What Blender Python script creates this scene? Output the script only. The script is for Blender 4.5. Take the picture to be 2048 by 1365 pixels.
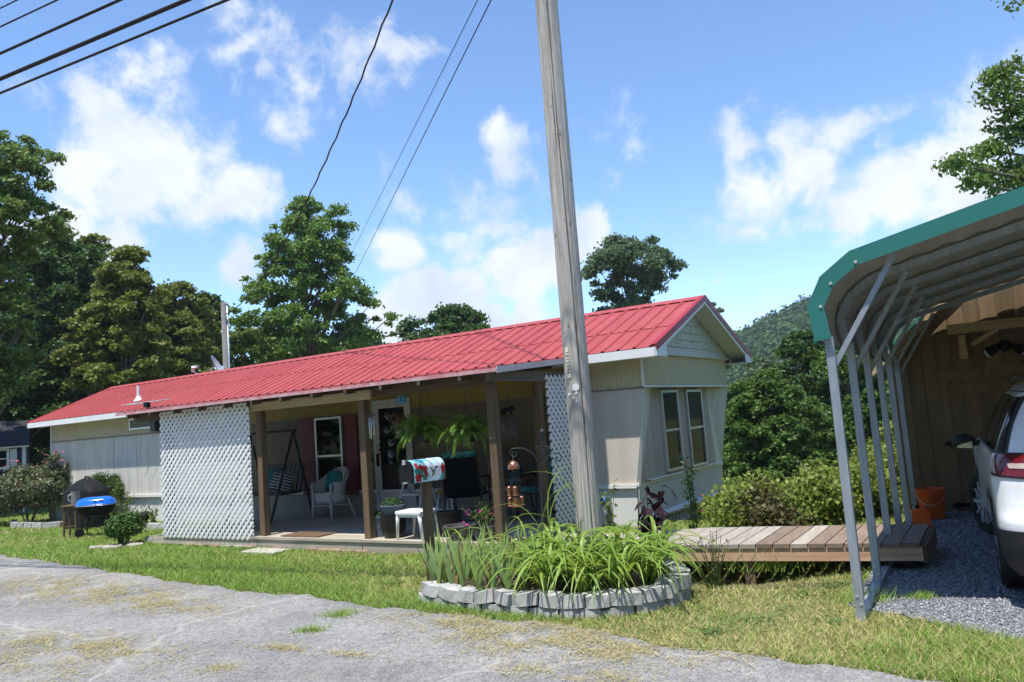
import bpy, math, random
import numpy as np
from mathutils import Vector, Matrix
random.seed(7); RNG = np.random.default_rng(7)
SC = bpy.context.scene
for o in list(bpy.data.objects): bpy.data.objects.remove(o)
COL = SC.collection

# ---------------------------------------------------------------- camera
PITCH, ROLL, EYE = math.radians(5.9), math.radians(4.25), 1.5
_F = Vector((0, math.cos(PITCH), math.sin(PITCH))); _U0 = Vector((0, -math.sin(PITCH), math.cos(PITCH))); _R0 = Vector((1, 0, 0))
_R = math.cos(ROLL)*_R0 - math.sin(ROLL)*_U0; _U = math.cos(ROLL)*_U0 + math.sin(ROLL)*_R0
cd = bpy.data.cameras.new('camera'); cam = bpy.data.objects.new('camera', cd); COL.objects.link(cam)
cd.sensor_width = 36.0; cd.lens = 27.58; cd.clip_start = 0.05; cd.clip_end = 4000
cam.matrix_world = Matrix(((_R.x, _U.x, -_F.x, 0), (_R.y, _U.y, -_F.y, 0), (_R.z, _U.z, -_F.z, EYE), (0, 0, 0, 1)))
SC.camera = cam

# ---------------------------------------------------------------- sun, sky, exposure
SUN_EL = math.radians(72.0)
SHADOW = Vector((0.545, 0.838))            # direction shadows fall on the ground
sl = bpy.data.lights.new('sun', 'SUN'); sl.energy = 5.0; sl.angle = math.radians(0.55); sl.color = (1.0, 0.955, 0.88)
sun = bpy.data.objects.new('sun', sl); COL.objects.link(sun)
_sd = Vector((SHADOW.x*math.cos(SUN_EL), SHADOW.y*math.cos(SUN_EL), -math.sin(SUN_EL)))
sun.rotation_euler = _sd.to_track_quat('-Z', 'Y').to_euler()
SC.view_settings.view_transform = 'Standard'; SC.view_settings.look = 'None'
SC.view_settings.exposure = 0.40; SC.view_settings.gamma = 1.0; SC.view_settings.use_curve_mapping = False
SC.cycles.use_denoising = True; SC.cycles.use_adaptive_sampling = True; SC.cycles.adaptive_threshold = .02
SC.cycles.max_bounces = 5; SC.cycles.diffuse_bounces = 2; SC.cycles.glossy_bounces = 2; SC.cycles.transmission_bounces = 4; SC.cycles.transparent_max_bounces = 6

world = bpy.data.worlds.new('World'); SC.world = world; world.use_nodes = True
def build_world():
    nt = world.node_tree; N, L = nt.nodes, nt.links
    for n in list(N): N.remove(n)
    out = N.new('ShaderNodeOutputWorld'); bg = N.new('ShaderNodeBackground'); bg.inputs['Strength'].default_value = 0.09
    L.new(bg.outputs[0], out.inputs[0])
    sky = N.new('ShaderNodeTexSky'); sky.sky_type = 'NISHITA'; sky.sun_disc = False
    sky.sun_elevation = SUN_EL; sky.sun_rotation = math.atan2(-SHADOW.x, -SHADOW.y)
    sky.altitude = 300; sky.air_density = .75; sky.dust_density = 0.05; sky.ozone_density = 2.0
    tc = N.new('ShaderNodeTexCoord'); D = tc.outputs['Generated']
    def vmath(op, a, b=None, sc=None):
        n = N.new('ShaderNodeVectorMath'); n.operation = op
        for i, v in enumerate((a, b)):
            if v is None: continue
            if isinstance(v, (tuple, list)): n.inputs[i].default_value = v
            else: L.new(v, n.inputs[i])
        if sc is not None: n.inputs['Scale'].default_value = sc
        return n
    def fm(op, a, b=None, c=None, clamp=False):
        n = N.new('ShaderNodeMath'); n.operation = op; n.use_clamp = clamp
        for i, v in enumerate((a, b, c)):
            if v is None: continue
            if isinstance(v, (int, float)): n.inputs[i].default_value = v
            else: L.new(v, n.inputs[i])
        return n.outputs[0]
    def noise(vec, scale, detail=6, rough=.55, dist=0.0):
        n = N.new('ShaderNodeTexNoise'); n.inputs['Scale'].default_value = scale; n.inputs['Detail'].default_value = detail
        n.inputs['Roughness'].default_value = rough; n.inputs['Distortion'].default_value = dist; L.new(vec, n.inputs['Vector']); return n
    # warp the look-up direction so cloud outlines billow
    wn = noise(D, 5.5, 3, .6); wv = vmath('SUBTRACT', wn.outputs['Color'], (.5, .5, .5)); wv = vmath('SCALE', wv.outputs[0], sc=.07)
    wd = vmath('ADD', D, wv.outputs[0]).outputs[0]
    best = None
    for x, y, z, rad, amp in CLOUDS:              # cumulus puffs: direction, angular radius, thickness
        d = vmath('DISTANCE', wd, (x, y, z)).outputs['Value']
        v = fm('MULTIPLY_ADD', d, -amp/(rad*1.3), amp)
        best = v if best is None else fm('MAXIMUM', best, v)
    best = fm('MAXIMUM', best, -.5)
    # the same kind of cloud everywhere else in the sky
    big = noise(D, 2.3, 1, .5).outputs['Fac']; gen = fm('MULTIPLY', fm('SUBTRACT', big, .70), 4.0)
    best = fm('MAXIMUM', best, gen)
    fine = noise(wd, 12.0, 7, .64, .35).outputs['Fac']
    fine2 = noise(D, 30.0, 3, .6).outputs['Fac']
    dens = fm('ADD', best, fm('ADD', fm('MULTIPLY', fm('SUBTRACT', fine, .5), 2.1), fm('MULTIPLY', fm('SUBTRACT', fine2, .5), 1.0)))
    mr = N.new('ShaderNodeMapRange'); mr.interpolation_type = 'SMOOTHSTEP'; L.new(dens, mr.inputs['Value'])
    mr.inputs['From Min'].default_value = -.06; mr.inputs['From Max'].default_value = .72
    mr.inputs['To Min'].default_value = 0; mr.inputs['To Max'].default_value = .96
    # inner tone of the cloud: soft greys
    tone = noise(wd, 7.0, 3, .55).outputs['Fac']
    mt = N.new('ShaderNodeMapRange'); L.new(tone, mt.inputs['Value']); mt.inputs['From Min'].default_value = .35; mt.inputs['From Max'].default_value = .62
    mc = N.new('ShaderNodeMix'); mc.data_type = 'RGBA'; L.new(mt.outputs[0], mc.inputs['Factor'])
    mc.inputs[6].default_value = (6.2, 7.0, 8.2, 1); mc.inputs[7].default_value = (8.8, 9.1, 9.4, 1)
    mx = N.new('ShaderNodeMix'); mx.data_type = 'RGBA'; L.new(mr.outputs[0], mx.inputs['Factor'])
    hs = N.new('ShaderNodeHueSaturation'); hs.inputs['Saturation'].default_value = SKY_SAT; hs.inputs['Value'].default_value = SKY_VAL
    L.new(sky.outputs[0], hs.inputs['Color'])
    L.new(hs.outputs[0], mx.inputs[6]); L.new(mc.outputs[2], mx.inputs[7])
    L.new(mx.outputs[2], bg.inputs['Color'])
SKY_SAT, SKY_VAL = 1.08, 2.55
CLOUDS = [(-0.426,0.835,0.348,0.0663,0.9),(-0.38,0.867,0.321,0.0628,0.9),(-0.38,0.834,0.401,0.0388,0.81),(-0.445,0.82,0.36,0.0435,0.72),(-0.333,0.88,0.339,0.0348,0.72),(-0.309,0.905,0.292,0.0415,1),(-0.465,0.834,0.299,0.0384,0.9),(-0.424,0.861,0.281,0.0508,0.7),(-0.353,0.895,0.274,0.0351,0.7),(-0.246,0.895,0.372,0.0367,1),(-0.231,0.882,0.411,0.0205,0.4),(-0.175,0.875,0.452,0.028,0.4),(-0.122,0.888,0.443,0.0284,0.43),(0.004,0.935,0.355,0.0246,0.95),(0.008,0.947,0.321,0.0261,0.8),(-0.016,0.965,0.261,0.0598,0.55),(-0.068,0.97,0.234,0.0284,0.5),(-0.125,0.949,0.29,0.0341,0.45),(-0.138,0.965,0.225,0.0282,1.17),(-0.112,0.979,0.168,0.0392,1.56),(-0.055,0.985,0.165,0.0394,1.43),(0.004,0.981,0.192,0.0457,1.56),(0.056,0.975,0.213,0.0455,1.56),(0.108,0.967,0.23,0.0251,1.43),(-0.039,0.99,0.133,0.0318,1.3),(0.012,0.992,0.129,0.0287,1.3),(-0.152,0.979,0.133,0.0378,1.3),(0.144,0.929,0.34,0.0336,0.4),(0.288,0.907,0.308,0.0268,0.5),(0.298,0.921,0.25,0.045,0.95),(0.352,0.895,0.274,0.0468,0.95),(0.391,0.872,0.293,0.0257,0.8),(0.411,0.888,0.208,0.0346,0.9),(0.448,0.863,0.233,0.0506,1.1),(0.491,0.835,0.249,0.0518,1.1),(0.522,0.806,0.28,0.0503,1.1),(0.429,0.859,0.279,0.0281,0.4),(0.512,0.833,0.208,0.0434,0.9),(0.339,0.937,0.08,0.0252,1.3),(-0.44,0.868,0.229,0.0271,0.9),(-0.511,0.827,0.234,0.027,0.9),(-0.482,0.843,0.241,0.0275,0.9),(-0.319,0.925,0.206,0.027,0.8),(0.261,0.951,0.167,0.0184,0.3),(-0.476,0.799,0.368,0.0318,0.45)]
build_world()

# ---------------------------------------------------------------- helpers
AN = math.radians(32.9)
A2 = Vector((math.cos(AN), -math.sin(AN), 0)); B2 = Vector((math.sin(AN), math.cos(AN), 0)); O2 = Vector((-5.446, 12.296, 0))
def W(s, t, z=0.0): return O2 + A2*s + B2*t + Vector((0, 0, z))      # house frame: s along the front, t into depth
HRZ = -AN
CN = math.radians(30.5)
A3 = Vector((math.cos(CN), -math.sin(CN), 0)); B3 = Vector((math.sin(CN), math.cos(CN), 0)); O3 = Vector((2.195, 5.50, 0))
def K(x, y, z=0.0): return O3 + A3*x + B3*y + Vector((0, 0, z))      # carport frame
KRZ = -CN
def sst(a, b, x):
    x = min(1, max(0, (x-a)/(b-a))); return x*x*(3-2*x)

class M:
    """collects geometry for ONE mesh object"""
    def __init__(s): s.v = []; s.f = []
    def add(s, vs, fs):
        n = len(s.v); s.v += [tuple(v) for v in vs]; s.f += [tuple(i+n for i in f) for f in fs]; return s
    def hexa(s, p): return s.add(p, [(0,3,2,1),(4,5,6,7),(0,1,5,4),(1,2,6,5),(2,3,7,6),(3,0,4,7)])
    def box(s, x0, x1, y0, y1, z0, z1):
        return s.hexa([(x0,y0,z0),(x1,y0,z0),(x1,y1,z0),(x0,y1,z0),(x0,y0,z1),(x1,y0,z1),(x1,y1,z1),(x0,y1,z1)])
    def cbox(s, x0, x1, y0, y1, z0, z1, c=.01):
        """box with chamfered vertical and top edges"""
        def ring(d, z): return [(x0+c+0*d, y0+d, z), (x1-c, y0+d, z), (x1-d, y0+c, z), (x1-d, y1-c, z), (x1-c, y1-d, z), (x0+c, y1-d, z), (x0+d, y1-c, z), (x0+d, y0+c, z)]
        r = ring(0, z0) + ring(0, z1-c) + ring(c*.999, z1)
        f = [tuple(range(7, -1, -1)), tuple(range(16, 24))]
        for k in (0, 8):
            for i in range(8): j = (i+1) % 8; f.append((k+i, k+j, k+8+j, k+8+i))
        return s.add(r, f)
    def bar(s, p0, p1, w, h, up=(0,0,1)):
        p0, p1 = Vector(p0), Vector(p1); d = (p1-p0).normalized(); u = Vector(up)
        if abs(d.dot(u)) > .99: u = Vector((0, 1, 0))
        r = d.cross(u).normalized()*w/2; u = r.cross(d).normalized()*h/2
        return s.hexa([p0-r-u, p0+r-u, p0+r+u, p0-r+u, p1-r-u, p1+r-u, p1+r+u, p1-r+u])
    def cyl(s, p0, p1, r0, r1=None, n=10, caps=True):
        r1 = r0 if r1 is None else r1
        p0, p1 = Vector(p0), Vector(p1); d = (p1-p0).normalized(); u = Vector((0,0,1)) if abs(d.z) < .9 else Vector((1,0,0))
        a = d.cross(u).normalized(); b = d.cross(a)
        vs = []
        for p, r in ((p0, r0), (p1, r1)):
            for i in range(n):
                t = 2*math.pi*i/n; vs.append(p + (a*math.cos(t) + b*math.sin(t))*r)
        fs = [(i, (i+1) % n, n+(i+1) % n, n+i) for i in range(n)]
        if caps: fs += [tuple(range(n-1, -1, -1)), tuple(range(n, 2*n))]
        return s.add(vs, fs)
    def tube(s, pts, r, n=6, r_end=None):
        pts = [Vector(p) for p in pts]; k = len(pts); vs = []; prev = None
        for i, p in enumerate(pts):
            d = (pts[min(i+1, k-1)] - pts[max(i-1, 0)]).normalized()
            if prev is None:
                u = Vector((0,0,1)) if abs(d.z) < .9 else Vector((1,0,0)); a = d.cross(u).normalized()
            else: a = (prev - d*prev.dot(d)).normalized()
            prev = a; b = d.cross(a)
            if isinstance(r, (list, tuple)): rr = r[i]
            else: rr = r if r_end is None else r + (r_end-r)*i/(k-1)
            for j in range(n):
                t = 2*math.pi*j/n; vs.append(p + (a*math.cos(t)+b*math.sin(t))*rr)
        fs = [(i*n+j, i*n+(j+1) % n, (i+1)*n+(j+1) % n, (i+1)*n+j) for i in range(k-1) for j in range(n)]
        fs += [tuple(range(n-1, -1, -1)), tuple(range((k-1)*n, k*n))]
        return s.add(vs, fs)
    def lathe(s, prof, n=20, c=(0,0,0), axis='z', sx=1, sy=1, caps=True):
        vs = []
        for r, z in prof:
            for j in range(n):
                t = 2*math.pi*j/n; x, y = r*math.cos(t)*sx, r*math.sin(t)*sy
                vs.append((c[0]+x, c[1]+y, c[2]+z) if axis == 'z' else ((c[0]+z, c[1]+x, c[2]+y) if axis == 'x' else (c[0]+x, c[1]+z, c[2]+y)))
        k = len(prof)
        fs = [(i*n+j, i*n+(j+1) % n, (i+1)*n+(j+1) % n, (i+1)*n+j) for i in range(k-1) for j in range(n)]
        if caps and prof[0][0] > 1e-4: fs.append(tuple(range(n-1, -1, -1)))
        if caps and prof[-1][0] > 1e-4: fs.append(tuple(range((k-1)*n, k*n)))
        return s.add(vs, fs)
    def ball(s, c, r, n=10, m=7, sx=1, sy=1, sz=1):
        prof = [(max(1e-5, r*math.sin(math.pi*i/m)), -r*sz*math.cos(math.pi*i/m)) for i in range(m+1)]
        return s.lathe(prof, n, c, 'z', sx, sy)
    def prism(s, poly, d0, d1, plane='xy'):
        """poly (a,b) pairs extruded along the third axis between d0 and d1"""
        def P(a, b, d): return {'xy': (a, b, d), 'xz': (a, d, b), 'yz': (d, a, b)}[plane]
        n = len(poly); vs = [P(a, b, d0) for a, b in poly] + [P(a, b, d1) for a, b in poly]
        fs = [tuple(range(n-1, -1, -1)), tuple(range(n, 2*n))] + [(i, (i+1) % n, n+(i+1) % n, n+i) for i in range(n)]
        return s.add(vs, fs)
    def quad(s, a, b, c, d): return s.add([a, b, c, d], [(0, 1, 2, 3)])
    def ribbed(s, o, u, v, nrm, pitch, hgt, wid=.35, phase=0.0, both=0.004):
        """corrugated sheet: origin o, across u, along v, ribs raised along nrm; closed to a thin solid"""
        o, u, v, nrm = Vector(o), Vector(u), Vector(v), Vector(nrm).normalized(); Lu = u.length; ud = u.normalized()
        xs = [(0, 0)]; x = phase
        while x < Lu:
            for dx, h in ((0, 0), (pitch*wid*.25, 1), (pitch*wid*.75, 1), (pitch*wid, 0)):
                if 0 < x+dx < Lu: xs.append((x+dx, h*hgt))
            x += pitch
        xs.append((Lu, 0)); k = len(xs)
        top = [o + ud*a + nrm*h for a, h in xs]; bot = [p - nrm*both for p in top]
        vs = top + [p+v for p in top] + bot + [p+v for p in bot]; fs = []
        for i in range(k-1):
            fs += [(i, i+1, k+i+1, k+i), (2*k+i+1, 2*k+i, 3*k+i, 3*k+i+1), (i+1, i, 2*k+i, 2*k+i+1), (k+i, k+i+1, 3*k+i+1, 3*k+i)]
        fs += [(0, k, 3*k, 2*k), (k-1, 3*k-1, 4*k-1, 2*k-1)]
        return s.add(vs, fs)
    def mesh(s, name, off=(0,0,0), smooth=False, autosmooth=None):
        me = bpy.data.meshes.new(name)
        me.from_pydata([(a-off[0], b-off[1], c-off[2]) for a, b, c in s.v], [], s.f); me.update()
        if smooth:
            me.polygons.foreach_set('use_smooth', [True]*len(me.polygons))
            if autosmooth:
                me.set_sharp_from_angle(angle=math.radians(autosmooth))
        return me

def obj(name, me, mat, parent=None, loc=(0,0,0), rz=0.0, rot=None, kind=None, label=None):
    if isinstance(me, M): me = me.mesh(name)
    o = bpy.data.objects.new(name, me); COL.objects.link(o)
    if mat is not None and not me.materials: me.materials.append(mat)
    o.location = loc
    o.rotation_euler = rot if rot else (0, 0, rz)
    if parent is not None: o.parent = parent
    if kind: o['kind'] = kind
    if label: o['label'] = label
    return o
def tag(o, label, cat, group=None):
    o['label'] = label; o['category'] = cat
    if group: o['group'] = group
    return o
class Thing:
    def __init__(s, name, label, cat, loc=(0,0,0), rz=0.0, group=None, base=(0,0,0)):
        s.e = bpy.data.objects.new(name, None); COL.objects.link(s.e); s.e.empty_display_size = .1
        s.e.location = loc; s.e.rotation_euler = (0, 0, rz); s.base = base; tag(s.e, label, cat, group)
    def part(s, name, m, mat, parent=None, smooth=False, auto=None, kind=None, label=None):
        me = m.mesh(name, s.base, smooth, auto) if isinstance(m, M) else m
        return obj(name, me, mat, parent or s.e, kind=kind, label=label)
    def inst(s, name, me, loc=(0,0,0), rot=(0,0,0), scale=1.0, parent=None, mat=None):
        o = bpy.data.objects.new(name, me); COL.objects.link(o); o.parent = parent or s.e
        o.location = loc; o.rotation_euler = rot; o.scale = (scale,)*3 if isinstance(scale, (int, float)) else scale
        return o
def HT(name, label, cat, base, group=None):
    """thing in the house frame; base (s,t,z); part coordinates are (s,t,z)"""
    return Thing(name, label, cat, W(*base), HRZ, group, base)
def KT(name, label, cat, base, group=None): return Thing(name, label, cat, K(*base), KRZ, group, base)
def dup(root, loc, rz=None, label=None, parent=None):
    r = root.copy(); COL.objects.link(r); r.parent = parent
    if loc is not None: r.location = loc
    if rz is not None: r.rotation_euler = (0, 0, rz)
    if label: r['label'] = label
    for ch in list(root.children): dup(ch, None, None, None, r)
    return r
def structure(name, me, mat, loc=(0,0,0)):
    o = obj(name, me, mat, None, loc); o['kind'] = 'structure'; return o

def npmesh(name, V, F, mats=None, smooth=False):
    """V (n,3) float, F (m,k) int, k = 3 or 4"""
    me = bpy.data.meshes.new(name); V = np.ascontiguousarray(V, np.float32); F = np.ascontiguousarray(F, np.int32); m, k = F.shape
    me.vertices.add(len(V)); me.vertices.foreach_set('co', V.ravel())
    me.loops.add(m*k); me.loops.foreach_set('vertex_index', F.ravel())
    me.polygons.add(m); me.polygons.foreach_set('loop_start', np.arange(0, m*k, k, dtype=np.int32)); me.polygons.foreach_set('loop_total', np.full(m, k, np.int32))
    if smooth: me.polygons.foreach_set('use_smooth', np.ones(m, bool))
    me.update(calc_edges=True)
    if mats: me.materials.append(mats)
    return me

# ---------------------------------------------------------------- materials
MATS = {}
def mat(name, col, rough=.7, var=.18, scale=5.0, bump=0.0, bscale=None, metal=0.0, stretch=(1,1,1), col2=None, jit=.0, spec=.4, detail=6, coat=0.0, bdist=.01, trans=0.0, lo=.3, hi=.7):
    if name in MATS: return MATS[name]
    m = bpy.data.materials.new(name); m.use_nodes = True; N, L = m.node_tree.nodes, m.node_tree.links
    b = N['Principled BSDF']; b.inputs['Roughness'].default_value = rough; b.inputs['Metallic'].default_value = metal
    b.inputs['Specular IOR Level'].default_value = spec; b.inputs['Coat Weight'].default_value = coat
    tc = N.new('ShaderNodeTexCoord'); oi = N.new('ShaderNodeObjectInfo')
    ad = N.new('ShaderNodeVectorMath'); ad.operation = 'ADD'; L.new(tc.outputs['Object'], ad.inputs[0])
    sc = N.new('ShaderNodeMath'); sc.operation = 'MULTIPLY'; sc.inputs[1].default_value = 37.0; L.new(oi.outputs['Random'], sc.inputs[0]); L.new(sc.outputs[0], ad.inputs[1])
    mp = N.new('ShaderNodeMapping'); mp.inputs['Scale'].default_value = stretch; L.new(ad.outputs[0], mp.inputs['Vector'])
    nz = N.new('ShaderNodeTexNoise'); nz.inputs['Scale'].default_value = scale; nz.inputs['Detail'].default_value = detail; nz.inputs['Roughness'].default_value = .62
    L.new(mp.outputs[0], nz.inputs['Vector'])
    mr = N.new('ShaderNodeMapRange'); mr.inputs['From Min'].default_value = lo; mr.inputs['From Max'].default_value = hi; L.new(nz.outputs['Fac'], mr.inputs['Value'])
    mx = N.new('ShaderNodeMix'); mx.data_type = 'RGBA'; L.new(mr.outputs[0], mx.inputs['Factor'])
    c2 = col2 or tuple(min(1, c*(1+var)) for c in col); c1 = col if col2 else tuple(c*(1-var) for c in col)
    mx.inputs[6].default_value = (*c1, 1); mx.inputs[7].default_value = (*c2, 1)
    outc = mx.outputs[2]
    if jit:
        hv = N.new('ShaderNodeHueSaturation'); L.new(outc, hv.inputs['Color'])
        j = N.new('ShaderNodeMapRange'); j.inputs['To Min'].default_value = 1-jit; j.inputs['To Max'].default_value = 1+jit
        L.new(oi.outputs['Random'], j.inputs['Value']); L.new(j.outputs[0], hv.inputs['Value']); outc = hv.outputs[0]
    L.new(outc, b.inputs['Base Color'])
    if bump:
        nb = N.new('ShaderNodeTexNoise'); nb.inputs['Scale'].default_value = bscale or scale*4; nb.inputs['Detail'].default_value = 8; L.new(mp.outputs[0], nb.inputs['Vector'])
        bp = N.new('ShaderNodeBump'); bp.inputs['Strength'].default_value = bump; bp.inputs['Distance'].default_value = bdist; L.new(nb.outputs['Fac'], bp.inputs['Height']); L.new(bp.outputs[0], b.inputs['Normal'])
    MATS[name] = m; return m
def leafmat(name, cols, trans=.35, rough=.55, spec=.3):
    if name in MATS: return MATS[name]
    m = bpy.data.materials.new(name); m.use_nodes = True; N, L = m.node_tree.nodes, m.node_tree.links
    b = N['Principled BSDF']; b.inputs['Roughness'].default_value = rough; b.inputs['Specular IOR Level'].default_value = spec
    g = N.new('ShaderNodeNewGeometry'); oi = N.new('ShaderNodeObjectInfo')
    ad = N.new('ShaderNodeMath'); ad.operation = 'ADD'; L.new(g.outputs['Random Per Island'], ad.inputs[0]); L.new(oi.outputs['Random'], ad.inputs[1])
    fr = N.new('ShaderNodeMath'); fr.operation = 'FRACT'; L.new(ad.outputs[0], fr.inputs[0])
    r = N.new('ShaderNodeValToRGB'); L.new(fr.outputs[0], r.inputs[0]); e = r.color_ramp.elements
    while len(e) < len(cols): e.new(.5)
    for i, c in enumerate(cols): e[i].position = i/(len(cols)-1) if len(cols) > 1 else 0; e[i].color = (*c, 1)
    L.new(r.outputs[0], b.inputs['Base Color'])
    t = N.new('ShaderNodeBsdfTranslucent'); hs = N.new('ShaderNodeHueSaturation'); hs.inputs['Value'].default_value = 1.25; hs.inputs['Hue'].default_value = .485; L.new(r.outputs[0], hs.inputs['Color']); L.new(hs.outputs[0], t.inputs['Color'])
    ms = N.new('ShaderNodeMixShader'); ms.inputs[0].default_value = trans; L.new(b.outputs[0], ms.inputs[1]); L.new(t.outputs[0], ms.inputs[2])
    L.new(ms.outputs[0], N['Material Output'].inputs['Surface']); MATS[name] = m; return m
def glassmat(name, tint=(.9,.95,.95), refl=.12):
    if name in MATS: return MATS[name]
    m = bpy.data.materials.new(name); m.use_nodes = True; N, L = m.node_tree.nodes, m.node_tree.links; N.remove(N['Principled BSDF'])
    t = N.new('ShaderNodeBsdfTransparent'); t.inputs[0].default_value = (*tint, 1); gl = N.new('ShaderNodeBsdfGlossy'); gl.inputs['Roughness'].default_value = .03; gl.inputs['Color'].default_value = (.5, .52, .54, 1)
    fr = N.new('ShaderNodeFresnel'); fr.inputs['IOR'].default_value = 1.5
    ad = N.new('ShaderNodeMath'); ad.operation = 'MAXIMUM'; L.new(fr.outputs[0], ad.inputs[0]); ad.inputs[1].default_value = refl
    ms = N.new('ShaderNodeMixShader'); L.new(ad.outputs[0], ms.inputs[0]); L.new(t.outputs[0], ms.inputs[1]); L.new(gl.outputs[0], ms.inputs[2]); L.new(ms.outputs[0], N['Material Output'].inputs['Surface'])
    MATS[name] = m; return m
# ---------------------------------------------------------------- ground, road, gravel
def st_np(x, y):
    dx, dy = x-O2.x, y-O2.y
    return dx*A2.x+dy*A2.y, dx*B2.x+dy*B2.y
def ss_np(a, b, x):
    x = np.clip((x-a)/(b-a), 0, 1); return x*x*(3-2*x)
def gz(x, y):
    """terrain height: level yard, falling away behind the right end of the house"""
    x = np.asarray(x, float); y = np.asarray(y, float); s, t = st_np(x, y)
    t0 = 2.7 + 1.6*ss_np(7.6, 9.2, s)
    d = np.maximum(0, t-t0)*ss_np(2.5, 7.0, s)
    d = np.minimum(d, 26)
    r = np.hypot(x, y)
    return -(.13*d + .012*d*d)*(1-ss_np(60, 140, r)) - 1.5*ss_np(60, 140, r) - .17*np.exp(-((x-1.95)/.95)**2-((y-7.5)/.6)**2)
def gz1(x, y): return float(gz(x, y))
EDGE = np.array([(-60, 52), (-30, 29.5), (-14, 16.9), (-8.34, 12.65), (-6.55, 11.21), (-4.97, 9.87), (-3.55, 8.66), (-2.81, 8.08), (-2.08, 7.61), (-1.35, 6.98), (-.88, 6.62), (-.67, 6.5), (-.06, 6.1), (.41, 5.72), (.61, 5.44), (1.03, 5.09), (1.29, 4.9), (1.55, 4.62), (1.94, 4.38), (2.3, 4.1), (3.2, 3.5), (6, 1.6), (14, -3.5), (60, -36)])
def wob(x): return .035*np.sin(x*5.1)+.03*np.sin(x*11.3+1)+.02*np.sin(x*27+2)
def yedge(x): return np.interp(x, EDGE[:, 0], EDGE[:, 1]) + wob(np.asarray(x, float))
GRAV = [(2.28, 5.85), (2.36, 5.66), (2.49, 5.5), (2.59, 5.33), (2.69, 5.08), (2.78, 4.86), (2.9, 4.68), (3.3, 4.45), (6.5, 3.2), (10, 2), (14, 6), (9.8, 7.0), (4.75, 10.3), (4.6, 9.6)]
def inpoly(poly, x, y):
    x = np.asarray(x); y = np.asarray(y); c = np.zeros(x.shape, bool); n = len(poly)
    for i in range(n):
        x0, y0 = poly[i]; x1, y1 = poly[(i+1) % n]
        k = ((y0 > y) != (y1 > y)) & (x < (x1-x0)*(y-y0)/(y1-y0+1e-12)+x0); c ^= k
    return c
PLANTER = [(-.95, 7.04), (-.63, 6.66), (-.26, 6.43), (.13, 6.2), (.37, 6.08), (.63, 6.08), (.89, 6.14), (1.1, 6.25), (1.26, 6.45), (1.3, 6.8), (1.1, 7.2), (.6, 7.4), (-.2, 7.5), (-.8, 7.4)]

def groundmat():
    m = bpy.data.materials.new('lawn_soil'); m.use_nodes = True; N, L = m.node_tree.nodes, m.node_tree.links; b = N['Principled BSDF']; b.inputs['Roughness'].default_value = .95
    g = N.new('ShaderNodeNewGeometry'); P = g.outputs['Position']
    def nz(sc, d=6):
        n = N.new('ShaderNodeTexNoise'); n.inputs['Scale'].default_value = sc; n.inputs['Detail'].default_value = d; L.new(P, n.inputs['Vector']); return n.outputs['Fac']
    r1 = N.new('ShaderNodeValToRGB'); L.new(nz(1.3), r1.inputs[0]); e = r1.color_ramp.elements
    e[0].position = .35; e[0].color = (.11, .16, .035, 1); e[1].position = .65; e[1].color = (.24, .23, .085, 1)
    r2 = N.new('ShaderNodeValToRGB'); L.new(nz(30, 8), r2.inputs[0]); e = r2.color_ramp.elements
    e[0].position = .3; e[0].color = (.45, .45, .42, 1); e[1].position = .7; e[1].color = (1.2, 1.15, 1.0, 1)
    mx = N.new('ShaderNodeMix'); mx.data_type = 'RGBA'; mx.blend_type = 'MULTIPLY'; mx.inputs['Factor'].default_value = 1; L.new(r1.outputs[0], mx.inputs[6]); L.new(r2.outputs[0], mx.inputs[7])
    L.new(mx.outputs[2], b.inputs['Base Color'])
    bp = N.new('ShaderNodeBump'); bp.inputs['Strength'].default_value = .6; bp.inputs['Distance'].default_value = .03; L.new(nz(45, 8), bp.inputs['Height']); L.new(bp.outputs[0], b.inputs['Normal'])
    return m
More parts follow.
